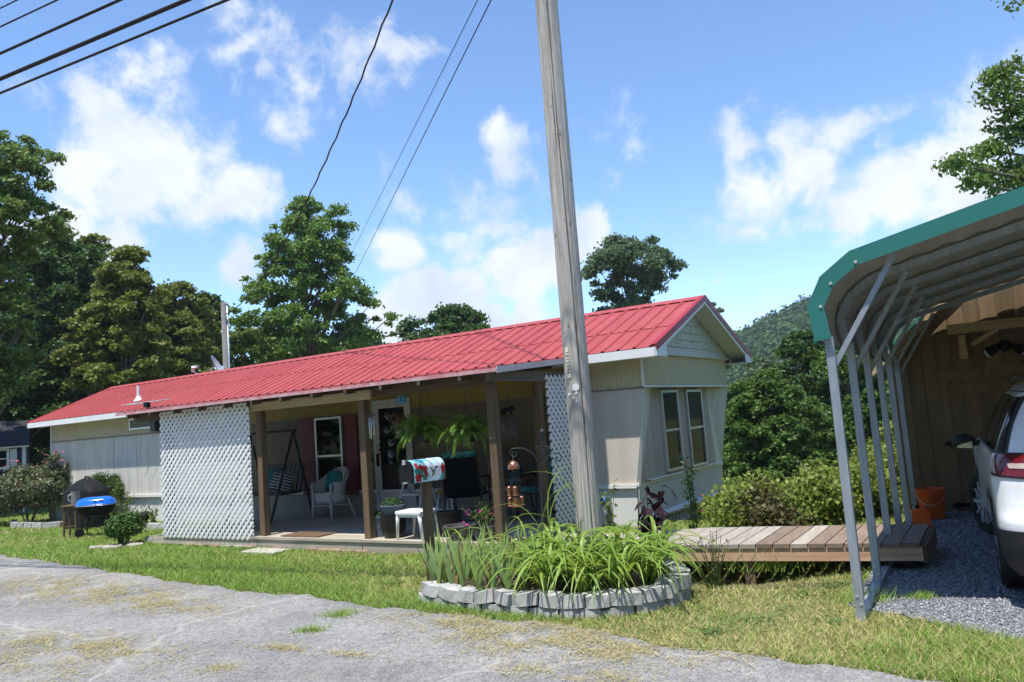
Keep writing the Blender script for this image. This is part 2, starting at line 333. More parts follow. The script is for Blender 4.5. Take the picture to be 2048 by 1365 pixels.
def roadmat():
    m = bpy.data.materials.new('old_asphalt'); m.use_nodes = True; N, L = m.node_tree.nodes, m.node_tree.links; b = N['Principled BSDF']; b.inputs['Roughness'].default_value = .9; b.inputs['Specular IOR Level'].default_value = .25
    g = N.new('ShaderNodeNewGeometry'); P = g.outputs['Position']
    def nz(sc, d=6, r=.6):
        n = N.new('ShaderNodeTexNoise'); n.inputs['Scale'].default_value = sc; n.inputs['Detail'].default_value = d; n.inputs['Roughness'].default_value = r; L.new(P, n.inputs['Vector']); return n.outputs['Fac']
    def ramp(f, a, ca, c, cc):
        r = N.new('ShaderNodeValToRGB'); L.new(f, r.inputs[0]); e = r.color_ramp.elements; e[0].position = a; e[0].color = (*ca, 1); e[1].position = c; e[1].color = (*cc, 1); return r.outputs[0]
    def mul(a, c):
        mx = N.new('ShaderNodeMix'); mx.data_type = 'RGBA'; mx.blend_type = 'MULTIPLY'; mx.inputs['Factor'].default_value = 1; L.new(a, mx.inputs[6]); L.new(c, mx.inputs[7]); return mx.outputs[2]
    big = ramp(nz(.9, 6), .35, (.20, .195, .188), .66, (.315, .305, .29))
    v = N.new('ShaderNodeTexVoronoi'); v.inputs['Scale'].default_value = 95; L.new(P, v.inputs['Vector'])
    vr = N.new('ShaderNodeMapRange'); L.new(v.outputs['Color'], vr.inputs['Value']); vr.inputs['To Min'].default_value = .55; vr.inputs['To Max'].default_value = 1.4
    c = mul(big, vr.outputs[0]); c = mul(c, ramp(nz(14, 8, .7), .3, (.72, .72, .72), .7, (1.2, 1.19, 1.17)))
    # pale dusty stains and bleached cracks
    st = ramp(nz(2.6, 7, .68), .58, (0, 0, 0), .74, (1, 1, 1))
    mx = N.new('ShaderNodeMix'); mx.data_type = 'RGBA'; sf = N.new('ShaderNodeMath'); sf.operation = 'MULTIPLY'; sf.inputs[1].default_value = .4; L.new(st, sf.inputs[0]); L.new(sf.outputs[0], mx.inputs['Factor']); L.new(c, mx.inputs[6]); mx.inputs[7].default_value = (.27, .24, .17, 1)
    wv = N.new('ShaderNodeTexVoronoi'); wv.feature = 'DISTANCE_TO_EDGE'; wv.inputs['Scale'].default_value = .33
    wp = N.new('ShaderNodeTexNoise'); wp.inputs['Scale'].default_value = 1.5; wp.inputs['Detail'].default_value = 5; L.new(P, wp.inputs['Vector'])
    wa = N.new('ShaderNodeVectorMath'); wa.operation = 'ADD'; L.new(P, wa.inputs[0]); L.new(wp.outputs['Color'], wa.inputs[1]); L.new(wa.outputs[0], wv.inputs['Vector'])
    ck = N.new('ShaderNodeMapRange'); L.new(wv.outputs['Distance'], ck.inputs['Value']); ck.inputs['From Min'].default_value = .004; ck.inputs['From Max'].default_value = .014; ck.inputs['To Min'].default_value = .55; ck.inputs['To Max'].default_value = 0
    m2 = N.new('ShaderNodeMix'); m2.data_type = 'RGBA'; L.new(ck.outputs[0], m2.inputs['Factor']); L.new(mx.outputs[2], m2.inputs[6]); m2.inputs[7].default_value = (.40, .38, .34, 1)
    L.new(m2.outputs[2], b.inputs['Base Color'])
    bp = N.new('ShaderNodeBump'); bp.inputs['Strength'].default_value = .45; bp.inputs['Distance'].default_value = .008
    ad = N.new('ShaderNodeMath'); ad.operation = 'ADD'; L.new(v.outputs['Distance'], ad.inputs[0]); L.new(nz(60, 6), ad.inputs[1]); L.new(ad.outputs[0], bp.inputs['Height']); L.new(bp.outputs[0], b.inputs['Normal'])
    return m
MG, MR = groundmat(), roadmat()
def terrain():
    u = np.linspace(-1, 1, 221); c = np.sinh(u*5.2)/math.sinh(5.2)*900
    X, Y = np.meshgrid(c+1, c+9); Z = gz(X, Y); n = len(c)
    V = np.stack([X, Y, Z], -1).reshape(-1, 3); i = np.arange(n*n).reshape(n, n)
    F = np.stack([i[:-1, :-1], i[:-1, 1:], i[1:, 1:], i[1:, :-1]], -1).reshape(-1, 4)
    structure('lawn_ground', npmesh('lawn_ground', V, F, MG, True), MG)
terrain()
def road():
    xs = np.concatenate([np.linspace(-60, -12, 60), np.linspace(-11.9, 4, 400), np.linspace(4.2, 60, 60)])
    ye = yedge(xs); rows = []
    for k, d in enumerate((0, .02, .4, 2, 5, 8, 10.5)):
        z = np.full_like(xs, .002 if k == 0 else .012)
        rows.append(np.stack([xs - .6*d*0, ye-d, z], -1))
    V = np.concatenate(rows); n = len(xs); i = np.arange(len(V)).reshape(-1, n)
    F = np.stack([i[1:, :-1], i[1:, 1:], i[:-1, 1:], i[:-1, :-1]], -1).reshape(-1, 4)
    structure('road', npmesh('road', V, F, MR, True), MR)
road()
MGV = mat('gravel_bed', (.16, .165, .18), .9, col2=(.30, .31, .33), scale=55, bump=.9, bscale=120, bdist=.02)
def gravel():
    g = M(); poly = []
    for i in range(len(GRAV)):
        a, b = Vector((*GRAV[i], 0)), Vector((*GRAV[(i+1) % len(GRAV)], 0)); k = max(1, int((b-a).length/.08)) if i < 7 else 1
        for j in range(k):
            p = a.lerp(b, j/k); w = .03*math.sin(j*2.1+i)+.02*random.uniform(-1, 1) if i < 7 else 0; poly.append((p.x+w, p.y+w*.5, .010))
    g.add(poly, [tuple(range(len(poly)))])
    structure('gravel_driveway', g.mesh('gravel_driveway'), MGV)
    # loose stones: one uncountable mass
    n = 26000; r = RNG.random((n*3, 2)); d = 4.6+7.2*r[:, 0]**1.5; a = np.radians(20+21*r[:, 1]); x, y = d*np.sin(a), d*np.cos(a)
    k = inpoly(GRAV, x, y); x, y = x[k][:n], y[k][:n]; n = len(x); d = np.hypot(x, y)
    sz = (.005+.011*RNG.random(n)**2)*(d/6.5)**.6
    base = np.array([(1,0,0),(-.5,.87,0),(-.5,-.87,0),(0.1,0,.8),(.0,.1,-.6)], float)
    V = base[None]*sz[:, None, None]*(.7+.6*RNG.random((n, 5, 3)))
    th = RNG.random(n)*6.28; c, s = np.cos(th), np.sin(th)
    V = np.stack([V[..., 0]*c[:, None]-V[..., 1]*s[:, None], V[..., 0]*s[:, None]+V[..., 1]*c[:, None], V[..., 2]], -1)
    V += np.stack([x, y, np.full(n, .013)], -1)[:, None]
    F = np.array([(0,1,3),(1,2,3),(2,0,3),(1,0,4),(2,1,4),(0,2,4)])[None]+5*np.arange(n)[:, None, None]
    ms = leafmat('gravel_stone', [(.10, .105, .12), (.2, .205, .22), (.3, .31, .33), (.42, .43, .45)], 0.0, .85, .3)
    o = obj('loose_gravel', npmesh('loose_gravel', V.reshape(-1, 3), F.reshape(-1, 3), ms), ms, kind='stuff'); tag(o, 'loose grey crushed stone spread over the driveway under the carport', 'gravel')
gravel()

# ---------------------------------------------------------------- foliage helpers
def unit(v): return v/np.maximum(np.linalg.norm(v, axis=-1, keepdims=True), 1e-9)
def cards(P, size, aspect=.55, up=.35, out=None, fold=.18, rng=RNG, droop=0.0):
    """leaf-shaped folded cards at points P; returns V (4n,3), F (2n,3)"""
    n = len(P); nrm = rng.normal(size=(n, 3)); nrm[:, 2] += up
    if out is not None: nrm += out
    nrm = unit(nrm); t = unit(np.cross(nrm, rng.normal(size=(n, 3)))); 
    if droop: t = unit(t - np.array([0, 0, droop])); nrm = unit(nrm - t*np.sum(nrm*t, 1, keepdims=True))
    b = np.cross(nrm, t)
    size = np.broadcast_to(size, (n,))[:, None]*(.7+.6*rng.random((n, 1)))
    base = P - t*size*.5; tip = P+t*size*.5; mid = P-t*size*.05
    l = mid + b*size*aspect*.5 + nrm*size*fold; r = mid - b*size*aspect*.5 + nrm*size*fold
    V = np.stack([base, l, tip, r], 1).reshape(-1, 3); i = 4*np.arange(n)[:, None]
    F = np.concatenate([i+np.array([0, 2, 1]), i+np.array([0, 3, 2])], 1).reshape(-1, 3)
    return V, F
def blob(c, r, n, rng=RNG, shell=.55):
    """points in an ellipsoid, denser towards its skin; returns points and outward directions"""
    d = unit(rng.normal(size=(n, 3))); rad = (shell + (1-shell)*rng.random((n, 1)))*(1+.12*rng.normal(size=(n, 1)))
    return np.asarray(c) + d*rad*np.asarray(r), d
def pix(u, v, Y):
    d = _F + _R*((u-1024)/1569) - _U*((v-682.5)/1569); return Vector((0, 0, EYE)) + d*(Y/d.y)
def grass():
    def field(n, dmin, dmax, amin, amax, hb, wk, keep, pw=1.6):
        r = RNG.random((n, 2)); d = dmin*(dmax/dmin)**(r[:, 0]**pw if pw != 1 else r[:, 0]); a = np.radians(amin+(amax-amin)*r[:, 1])
        x, y = d*np.sin(a), d*np.cos(a); k = keep(x, y); return x[k], y[k], d[k]
    def keep(x, y):
        s, t = st_np(x, y)
        k = (y > yedge(x)+.0) & ~inpoly(GRAV, x, y) & ~inpoly(PLANTER, x, y)
        k &= ~((s > -.25) & (s < 6.2) & (t > .02) & (t < 6)) & ~((s > -8.2) & (s < 7) & (t > 2.3) & (t < 5.8))
        k &= ~((x > 4.9) & (y > 9.9))
        return k
    x, y, d = field(420000, 4.3, 26, -42, 36, 1, 1, keep, 1.0)
    n = len(x); nz = .5+.25*np.sin(x*1.3+.7*y)+.25*np.sin(2.1*y-x*.6+1)
    bare = np.exp(-(((x-1.9)/.8)**2+((y-6.6)/1.1)**2)) + .8*np.exp(-(((x-1.6)/1.2)**2+((y-5.6)/.5)**2)) + .5*np.exp(-(((x+.9)/1.5)**2+((y-8.2)/.9)**2))
    lush = np.exp(-((y-yedge(x)-.3)/.35)**2)*(x < -.5)
    kk = RNG.random(n) > .55*bare; x, y, d, nz, bare, lush = x[kk], y[kk], d[kk], nz[kk], bare[kk], lush[kk]; n = len(x)
    cl = .5+.5*np.sin(x*7.3+2*np.sin(y*5.1))*np.sin(y*6.7+1.5*np.sin(x*4.3)); h = (.018+.026*RNG.random(n)+.018*nz + .02*lush+.022*cl)*(1-.45*np.clip(bare, 0, 1)); w = .0035*(d/6)**.8*(1+.6*RNG.random(n))
    th = RNG.random(n)*6.283; lean = (.3+RNG.random(n)*1.7)*h; dx, dy = np.cos(th), np.sin(th); t2 = RNG.random(n)*6.283
    z = gz(x, y); P = np.stack([x, y, z], -1)
    sd = np.stack([-np.sin(t2), np.cos(t2), np.zeros(n)], -1)*w[:, None]
    tip = P+np.stack([dx*lean, dy*lean, h], -1)
    V = np.stack([P-sd, P+sd, tip], 1)
    dry = RNG.random(n) < np.clip(.10-.10*cl+.62*bare+.2*(nz < .3)+.26*(x > .2)-.25*lush, 0.02, .8)
    for nm, k, cols in (('lawn_grass', ~dry, [(.15, .27, .042), (.22, .35, .06), (.29, .40, .085), (.18, .30, .05)]), ('dry_grass', dry, [(.46, .40, .17), (.55, .48, .24), (.38, .36, .13)])):
        v = V[k].reshape(-1, 3); f = np.arange(len(v)).reshape(-1, 3); mm = leafmat(nm, cols, .3, .6)
        o = obj(nm, npmesh(nm, v, f, mm), mm, kind='stuff')
        tag(o, 'mown green lawn grass between the road and the porch' if nm == 'lawn_grass' else 'dry straw-coloured blades mixed through the lawn by the planter and carport', 'grass')
    # dead clippings on the asphalt
    pat = [(-5.6, 9.3, 1.0, .5), (-4.5, 8.5, .7, .4), (-3.7, 7.95, .55, .3), (-3.3, 7.5, .5, .18), (-3.9, 6.5, .9, .25), (-3.3, 6.2, .5, .2), (-4.0, 6.0, .7, .25), (-4.6, 5.4, .8, .4), (-3.6, 5.3, .5, .15), (.27, 5.45, .45, .22), (-.2, 5.5, .4, .25), (.55, 5.05, .35, .15), (.0, 5.9, .7, .14), (-1.6, 5.7, .4, .06), (.2, 4.75, .3, .12), (.75, 5.2, .4, .14), (-.5, 6.1, .5, .25)]
    X, Y = [], []
    for cx, cy, rx, ry in pat:
        m = int(15000*rx*ry+600); q = RNG.normal(size=(m, 2))*.78; lump = RNG.random(m) < .75
        px, py = cx+rx*q[:, 0]-.35*rx*q[:, 0]*0, cy+ry*q[:, 1]-.55*rx*q[:, 0]
        f = np.sin(px*9+2*py)+np.sin(py*13-px*4)+.8*np.sin(px*23+py*17); k = f+1.3*RNG.normal(size=m) > -.2; X.append(px[k]); Y.append(py[k])
    x, y = np.concatenate(X), np.concatenate(Y); k = y < yedge(x)+.05; x, y = x[k], y[k]; n = len(x)
    th = RNG.random(n)*6.283; ln = .012+.03*RNG.random(n); P = np.stack([x, y, .016+.012*RNG.random(n)], -1)
    dr = np.stack([np.cos(th), np.sin(th), .25*RNG.normal(size=n)], -1)*ln[:, None]; sd = np.stack([-np.sin(th), np.cos(th), np.zeros(n)], -1)*.0024
    V = np.stack([P-dr-sd, P-dr+sd, P+dr], 1).reshape(-1, 3); mm = leafmat('grass_clippings', [(.42, .35, .16), (.54, .46, .24), (.33, .29, .13), (.38, .36, .14)], .15, .8)
    o = obj('grass_clippings', npmesh('grass_clippings', V, np.arange(len(V)).reshape(-1, 3), mm), mm, kind='stuff'); tag(o, 'dry grass clippings lying in patches on the asphalt', 'clippings')
    # bigger weeds rooted in the road and along the rail
    for i, (cx, cy, rr, hh, lb) in enumerate([(-1.59, 6.72, .10, .05, 'small green tuft growing from the road crack, upper of two'), (-1.72, 6.27, .07, .04, 'small flat tuft growing from the road crack, lower of two'), (-2.1, 5.42, .10, .03, 'flat yellowish tuft growing at the bottom edge of the road'),
                                     (2.43, 5.95, .13, .09, 'green weeds growing by the second carport leg on the rail'), (2.83, 5.9, .07, .05, 'lone weed tuft growing out of the gravel'), (-.72, 6.66, .17, .06, 'green grass tuft at the left foot of the planter wall'), (2.2, 7.35, .2, .22, 'long grass blades leaning out under the boardwalk')]):
        m = 260; q = RNG.normal(size=(m, 2))*rr*.6; P = np.stack([cx+q[:, 0]*1.5, cy+q[:, 1], np.full(m, .008)], -1)
        th = RNG.random(m)*6.283; h = hh*(.5+RNG.random(m)); sd = np.stack([np.cos(th), np.sin(th), np.zeros(m)], -1)*.003; tip = P+np.stack([np.cos(th+1)*h*.8, np.sin(th+1)*h*.8, h], -1)
        V = np.stack([P-sd, P+sd, tip], 1).reshape(-1, 3); b0 = np.array([cx, cy, 0.0]); mm = MATS['dry_grass'] if i in (2,) else MATS['lawn_grass']
        o = obj('grass_tuft', npmesh('grass_tuft', V-b0, np.arange(len(V)).reshape(-1, 3), mm), mm, loc=b0); o['kind'] = 'stuff'; tag(o, lb, 'grass tuft')
grass()
def lawn_weeds_and_grit():
    # clover and plantain patches in the lawn
    X, Y = [], []
    for _ in range(170):
        d = 4.6+10*RNG.random()**1.3; a = math.radians(RNG.uniform(-36, 34)); cx, cy = d*math.sin(a), d*math.cos(a); m = int(RNG.uniform(15, 70)); q = RNG.normal(size=(m, 2))*RNG.uniform(.05, .16); X.append(cx+q[:, 0]); Y.append(cy+q[:, 1])
    x, y = np.concatenate(X), np.concatenate(Y); s, t = st_np(x, y)
    k = (y > yedge(x)-.03) & ~inpoly(GRAV, x, y) & ~inpoly(PLANTER, x, y) & ~((s > -.25) & (s < 6.2) & (t > .02)); x, y = x[k], y[k]; n = len(x)
    P = np.stack([x, y, gz(x, y)+.012+.03*RNG.random(n)], -1); V, F = cards(P, .026*(np.hypot(x, y)/7)**.5, .8, 2.2); mm = leafmat('clover_leaf', [(.07, .15, .03), (.11, .21, .04), (.09, .18, .05)], .3)
    o = obj('clover', npmesh('clover', V, F, mm), mm, kind='stuff'); tag(o, 'patches of clover and broad weeds spread through the lawn', 'clover')
    # grit worn loose from the asphalt
    n = 9000; d = 4.2*(11/4.2)**RNG.random(n); a = np.radians(RNG.uniform(-40, 32, n)); x, y = d*np.sin(a), d*np.cos(a); e = yedge(x)-y; k = (e > -.12) & (RNG.random(n) < .25+.75*np.exp(-np.maximum(e, 0)/.35)); x, y, d = x[k], y[k], d[k]; n = len(x)
    sz = (.0035+.007*RNG.random(n)**3)*(d/6)**.5; base = np.array([(1, 0, 0), (-.5, .87, 0), (-.5, -.87, 0), (0.1, 0, .8)], float); V = base[None]*sz[:, None, None]*(.7+.6*RNG.random((n, 4, 3))); V += np.stack([x, y, np.full(n, .012)], -1)[:, None]
    F = np.array([(0, 1, 3), (1, 2, 3), (2, 0, 3)])[None]+4*np.arange(n)[:, None, None]; ms = MATS['gravel_stone']
    o = obj('road_grit', npmesh('road_grit', V.reshape(-1, 3), F.reshape(-1, 3), ms), ms, kind='stuff'); tag(o, 'loose grit scattered over the worn asphalt', 'grit')
lawn_weeds_and_grit()
# ---------------------------------------------------------------- mobile home
cream = mat('cream_siding', (.56, .50, .31), .5, var=.06, scale=1.2, stretch=(3, 3, .5), bump=.0, jit=.03)
pale = mat('pale_siding', (.68, .66, .60), .5, scale=1.5, stretch=(5, 5, .35), col2=(.48, .44, .37), lo=.45, hi=.8, jit=.04)
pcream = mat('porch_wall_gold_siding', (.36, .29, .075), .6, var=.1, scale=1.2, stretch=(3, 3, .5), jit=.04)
ppale = mat('porch_wall_tan_siding', (.22, .19, .135), .6, scale=1.5, stretch=(5, 5, .35), col2=(.15, .122, .08), lo=.35, hi=.8, jit=.05)  # tan wall colour, darkened further to deepen the shade under the porch
psk = mat('porch_wall_shaded_skirting', (.34, .325, .28), .6, var=.12, scale=1.5, stretch=(4, 4, .5), jit=.04)  # white skirting with the porch shade put into its colour
white_sk = mat('white_skirting', (.74, .74, .72), .5, var=.06, scale=1.5, stretch=(4, 4, .5), jit=.03)
grey_sk = mat('grey_skirting', (.47, .48, .49), .45, var=.1, scale=2, stretch=(4, 4, .4))
trimw = mat('white_trim', (.78, .78, .76), .45, var=.05, scale=3)
soff = mat('soffit_white', (.62, .62, .58), .6, var=.05, scale=3)
red = mat('red_roof_metal', (.31, .042, .042), .55, scale=1.6, stretch=(4, .6, .6), col2=(.40, .085, .08), lo=.25, hi=.8, jit=.04, spec=.35)
redtrim = mat('red_trim_metal', (.34, .018, .028), .4, var=.1, scale=3)
gable_m = mat('gable_siding', (.60, .57, .47), .55, var=.06, scale=1.5, stretch=(1, .6, 3), jit=.03)
mildew = mat('gable_siding_mildew', (.60, .57, .47), .7, scale=9, stretch=(1, .6, 2.5), col2=(.27, .27, .23), lo=.52, hi=.72)
brownw = mat('bay_wood_panel', (.36, .30, .24), .7, scale=1.6, stretch=(5, 5, .35), col2=(.50, .45, .38), bump=.1)
alu = mat('aluminium_frame', (.62, .63, .64), .35, var=.08, scale=5, metal=.6)
glass = glassmat('window_glass', (.55, .6, .6), .05)
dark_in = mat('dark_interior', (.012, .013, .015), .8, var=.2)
blindm = mat('window_blind', (.50, .50, .48), .6, var=.05)
burg = mat('burgundy_paint', (.16, .012, .014), .55, var=.12, scale=4)
H = HT('mobile_home', 'long cream mobile home with red metal roof and angled bay windows', 'mobile home', (-.6, 4.0, 0))
S0, S1, T0, T1 = -8.2, 7.02, 2.3, 5.78
ZB, ZT = 1.84, 2.30
EV_T, EV_Z, RD_T, RD_Z = 2.0, 2.34, 4.03, 3.155
RS0, RS1 = -8.62, 7.37
SL = (RD_Z-EV_Z)/(RD_T-EV_T)
# front wall: separate ribbed sheets in two bands plus skirting
seams = [S0, -7.0, -5.8, -4.6, -3.4, -2.2, -1.0, .2, 1.4, 2.6, 3.8, 5.0, 6.2, S1]
for i, (a, b) in enumerate(zip(seams[:-1], seams[1:])):
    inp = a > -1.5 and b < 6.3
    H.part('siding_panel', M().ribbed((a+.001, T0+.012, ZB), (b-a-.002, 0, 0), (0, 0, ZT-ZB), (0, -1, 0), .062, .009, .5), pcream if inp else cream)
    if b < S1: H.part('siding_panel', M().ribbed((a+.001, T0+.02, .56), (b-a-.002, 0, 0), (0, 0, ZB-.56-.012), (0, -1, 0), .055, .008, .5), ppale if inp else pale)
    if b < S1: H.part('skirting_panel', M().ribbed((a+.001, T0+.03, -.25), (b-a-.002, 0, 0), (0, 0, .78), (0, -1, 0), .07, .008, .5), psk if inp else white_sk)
# right end sheet leans inward at its foot
H.part('siding_panel', M().prism([(6.2, .56), (6.79, .56), (S1, ZB-.012), (6.2, ZB-.012)], T0+.004, T0+.02, 'xz'), mat('pale_flat_siding', (.62, .58, .51), .45, scale=1.2, stretch=(7, 7, .3), col2=(.52, .46, .38), lo=.35, hi=.8))
H.part('skirting_panel', M().prism([(6.2, -.2), (6.74, -.2), (6.79, .53), (6.2, .53)], T0+.012, T0+.03, 'xz'), white_sk)
H.part('band_trim', M().box(S0, S1+.004, T0-.010, T0+.004, ZB-.016, ZB+.004), mat('dark_seam', (.20, .19, .17), .7))
H.part('skirt_trim', M().box(S0, 6.8, T0-.022, T0+.02, .53, .56).box(S0, 6.8, T0-.03, T0-.022, .515, .565), trimw)
H.part('corner_trim', M().box(S0-.012, S0+.03, T0-.012, T0+.03, -.2, ZT), trimw)
# back and far end walls, core
H.part('wall', M().box(S0+.01, 6.7, T0+.035, T1, -.3, 2.28), pale, label='plain far walls of the home')
# end wall: upper ribbed band
H.part('siding_panel', M().ribbed((S1-.004, T0+.004, ZB), (0, T1-T0-.004, 0), (0, 0, ZT-ZB+.02), (1, 0, 0), .055, .008, .5), cream)
H.part('band_edge_trim', M().bar((S1+.006, T0-.008, ZB+.004), (S1+.006, T1, ZB+.004), .018, .022), trimw)
H.part('corner_trim', M().box(S1-.02, S1+.008, T0-.006, T0+.02, ZB, ZT), trimw)
H.part('bay_soffit', M().box(6.80, S1-.004, T0+.02, T1, ZB+.002, ZB+.014), soff)
BX = 6.83
H.part('bay_return', M().add([(S1, T0+.002, ZB), (6.79, T0+.002, .56), (BX, T0+.05, .56), (BX, 2.98, ZB)], [(0, 1, 2, 3)]), pale)
H.part('bay_return', M().add([(S1, T1, ZB), (6.79, T1, .56), (BX, 5.38, .56), (BX, 5.24, ZB)], [(3, 2, 1, 0)]).add([(S1, T1, ZB), (6.79, T1, .56), (6.6, T1, .56), (6.6, T1, ZB)], [(0, 1, 2, 3)]), pale)
H.part('bay_wall', M().add([(BX, T0+.05, .56), (BX, 5.38, .56), (BX, 5.24, ZB), (BX, 2.98, ZB)], [(0, 1, 2, 3)]), brownw)
def sash_window(parent_thing, name, plane, a0, a1, z0, z1, d, sgn, blind_rows, lab=None, mid=.5, fm=alu):
    """plane 's' : window on face s=d looking +s; plane 't': on face t=d looking -t"""
    def bx(m, a, b, z, zz, e0, e1):
        lo, hi = sorted((d+sgn*e0, d+sgn*e1))
        return m.box(lo, hi, a, b, z, zz) if plane == 's' else m.box(a, b, lo, hi, z, zz)
    fr = M(); w = .035
    for (a, b, z, zz) in ((a0, a1, z1-w, z1), (a0, a1, z0, z0+w), (a0, a0+w, z0+w, z1-w), (a1-w, a1, z0+w, z1-w)): bx(fr, a, b, z, zz, .002, .05)
    zm = z0+(z1-z0)*mid; bx(fr, a0+w, a1-w, zm-.016, zm+.016, .012, .042)
    win = parent_thing.part(name, fr, fm, label=lab)
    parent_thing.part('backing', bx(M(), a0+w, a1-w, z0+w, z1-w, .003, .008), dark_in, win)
    parent_thing.part('pane', bx(M(), a0+w, a1-w, zm+.016, z1-w, .028, .031), glass, win)
    parent_thing.part('pane', bx(M(), a0+w, a1-w, z0+w, zm-.016, .020, .023), glass, win)
    if blind_rows:
        bl = M(); n = int((z1-w-blind_rows)/.032)
        for i in range(n):
            z = z1-w-.02-i*.032
            if z > blind_rows: bx(bl, a0+w+.01, a1-w-.01, z-.012, z+.010, .010+.004*(i % 2), .016+.002*(i % 2))
        parent_thing.part('blind', bl, blindm, win, kind='stuff')
    return win
sash_window(H, 'window', 's', 3.22, 3.84, .64, 1.80, BX, 1, 1.24)
sash_window(H, 'window', 's', 4.2, 4.87, .62, 1.80, BX, 1, 0)
H.part('window_mullion', M().box(BX+.002, BX+.018, 3.86, 4.18, .58, ZB), brownw)
H.part('bay_sill_trim', M().box(6.79, 6.825, T0+.0, 5.74, .535, .575).box(6.80, 6.86, T0+.3, 5.6, .575, .60), trimw)
H.part('skirting_panel', M().ribbed((6.795, T0+.01, .10), (0, 3.42, 0), (.01, 0, .435), (1, 0, 0), .075, .008, .5), mat('bay_lower_panel', (.60, .61, .58), .5, var=.06, stretch=(4, 4, .5), scale=2))
led = M()
for a, b in ((T0+.3, 4.95), (4.99, 5.72)):
    led.tube([(6.81, a, .085), (6.81, b, .075)], .048, 8)
H.part('bumper_ledge', led, trimw, smooth=True, auto=40)
H.part('skirting_panel', M().ribbed((6.76, T0+.03, -.75), (0, 3.4, 0), (0, 0, .83), (1, 0, 0), .14, .022, .5), grey_sk)
# gable
gb = 0; z = ZT+.0
while z < RD_Z-.1:
    z1 = min(z+.115, RD_Z-.06); hw0 = (RD_Z-.03-z)/SL; hw1 = max(.02, (RD_Z-.03-z1)/SL)
    hw0 = min(hw0, (T1-T0)/2+.02); hw1 = min(hw1, (T1-T0)/2+.02); c = RD_T
    H.part('gable_board', M().add([(7.07, c-hw0, z), (7.07, c+hw0, z), (7.052, c+hw1, z1+.004), (7.052, c-hw1, z1+.004), (7.03, c-hw0, z), (7.03, c+hw0, z), (7.03, c+hw1, z1), (7.03, c-hw1, z1)], [(0, 1, 2, 3), (1, 0, 4, 5), (2, 1, 5, 6), (3, 2, 6, 7), (0, 3, 7, 4)]), mildew if gb in (1, 2, 3, 4) else gable_m)
    z = z1; gb += 1
H.part('gable_base_trim', M().box(7.02, 7.085, T0-.02, T1+.02, ZT-.02, ZT), gable_m)
# roof: ribbed sheets, four ribs each
def roof_sheet(a, b, t0, z0, t1, z1, front=True):
    m = M(); d = Vector((0, t1-t0, z1-z0)); n = Vector((0, -(z1-z0), t1-t0)).normalized()
    if n.z < 0: n = -n
    m.ribbed((a, t0, z0), (b-a, 0, 0), d, n, .23, .021, .22, phase=.03, both=.003); return m
k = 0; a = RS0
while a < RS1-.05:
    b = min(a+.92, RS1)
    tm_ = 3.12 if a < 1.5 else 2.86; zm_ = EV_Z+(tm_-EV_T)*SL
    H.part('roof_panel', roof_sheet(a+.001, b-.001, EV_T-.03, EV_Z-.012, tm_, zm_), red)
    H.part('roof_panel', roof_sheet(a+.001, b-.001, tm_-.10, zm_-.10*SL+.009, RD_T, RD_Z+.004), red)
    H.part('roof_panel', roof_sheet(a+.001, b-.001, 2*RD_T-EV_T+.03, EV_Z-.012, RD_T, RD_Z), red)
    a = b
H.part('ridge_cap', M().add([(RS0-.01, RD_T-.16, RD_Z-.16*SL+.026), (RS1+.01, RD_T-.16, RD_Z-.16*SL+.026), (RS1+.01, RD_T, RD_Z+.03), (RS0-.01, RD_T, RD_Z+.03), (RS0-.01, RD_T+.16, RD_Z-.16*SL+.026), (RS1+.01, RD_T+.16, RD_Z-.16*SL+.026)], [(0, 1, 2, 3), (3, 2, 5, 4)]), red)
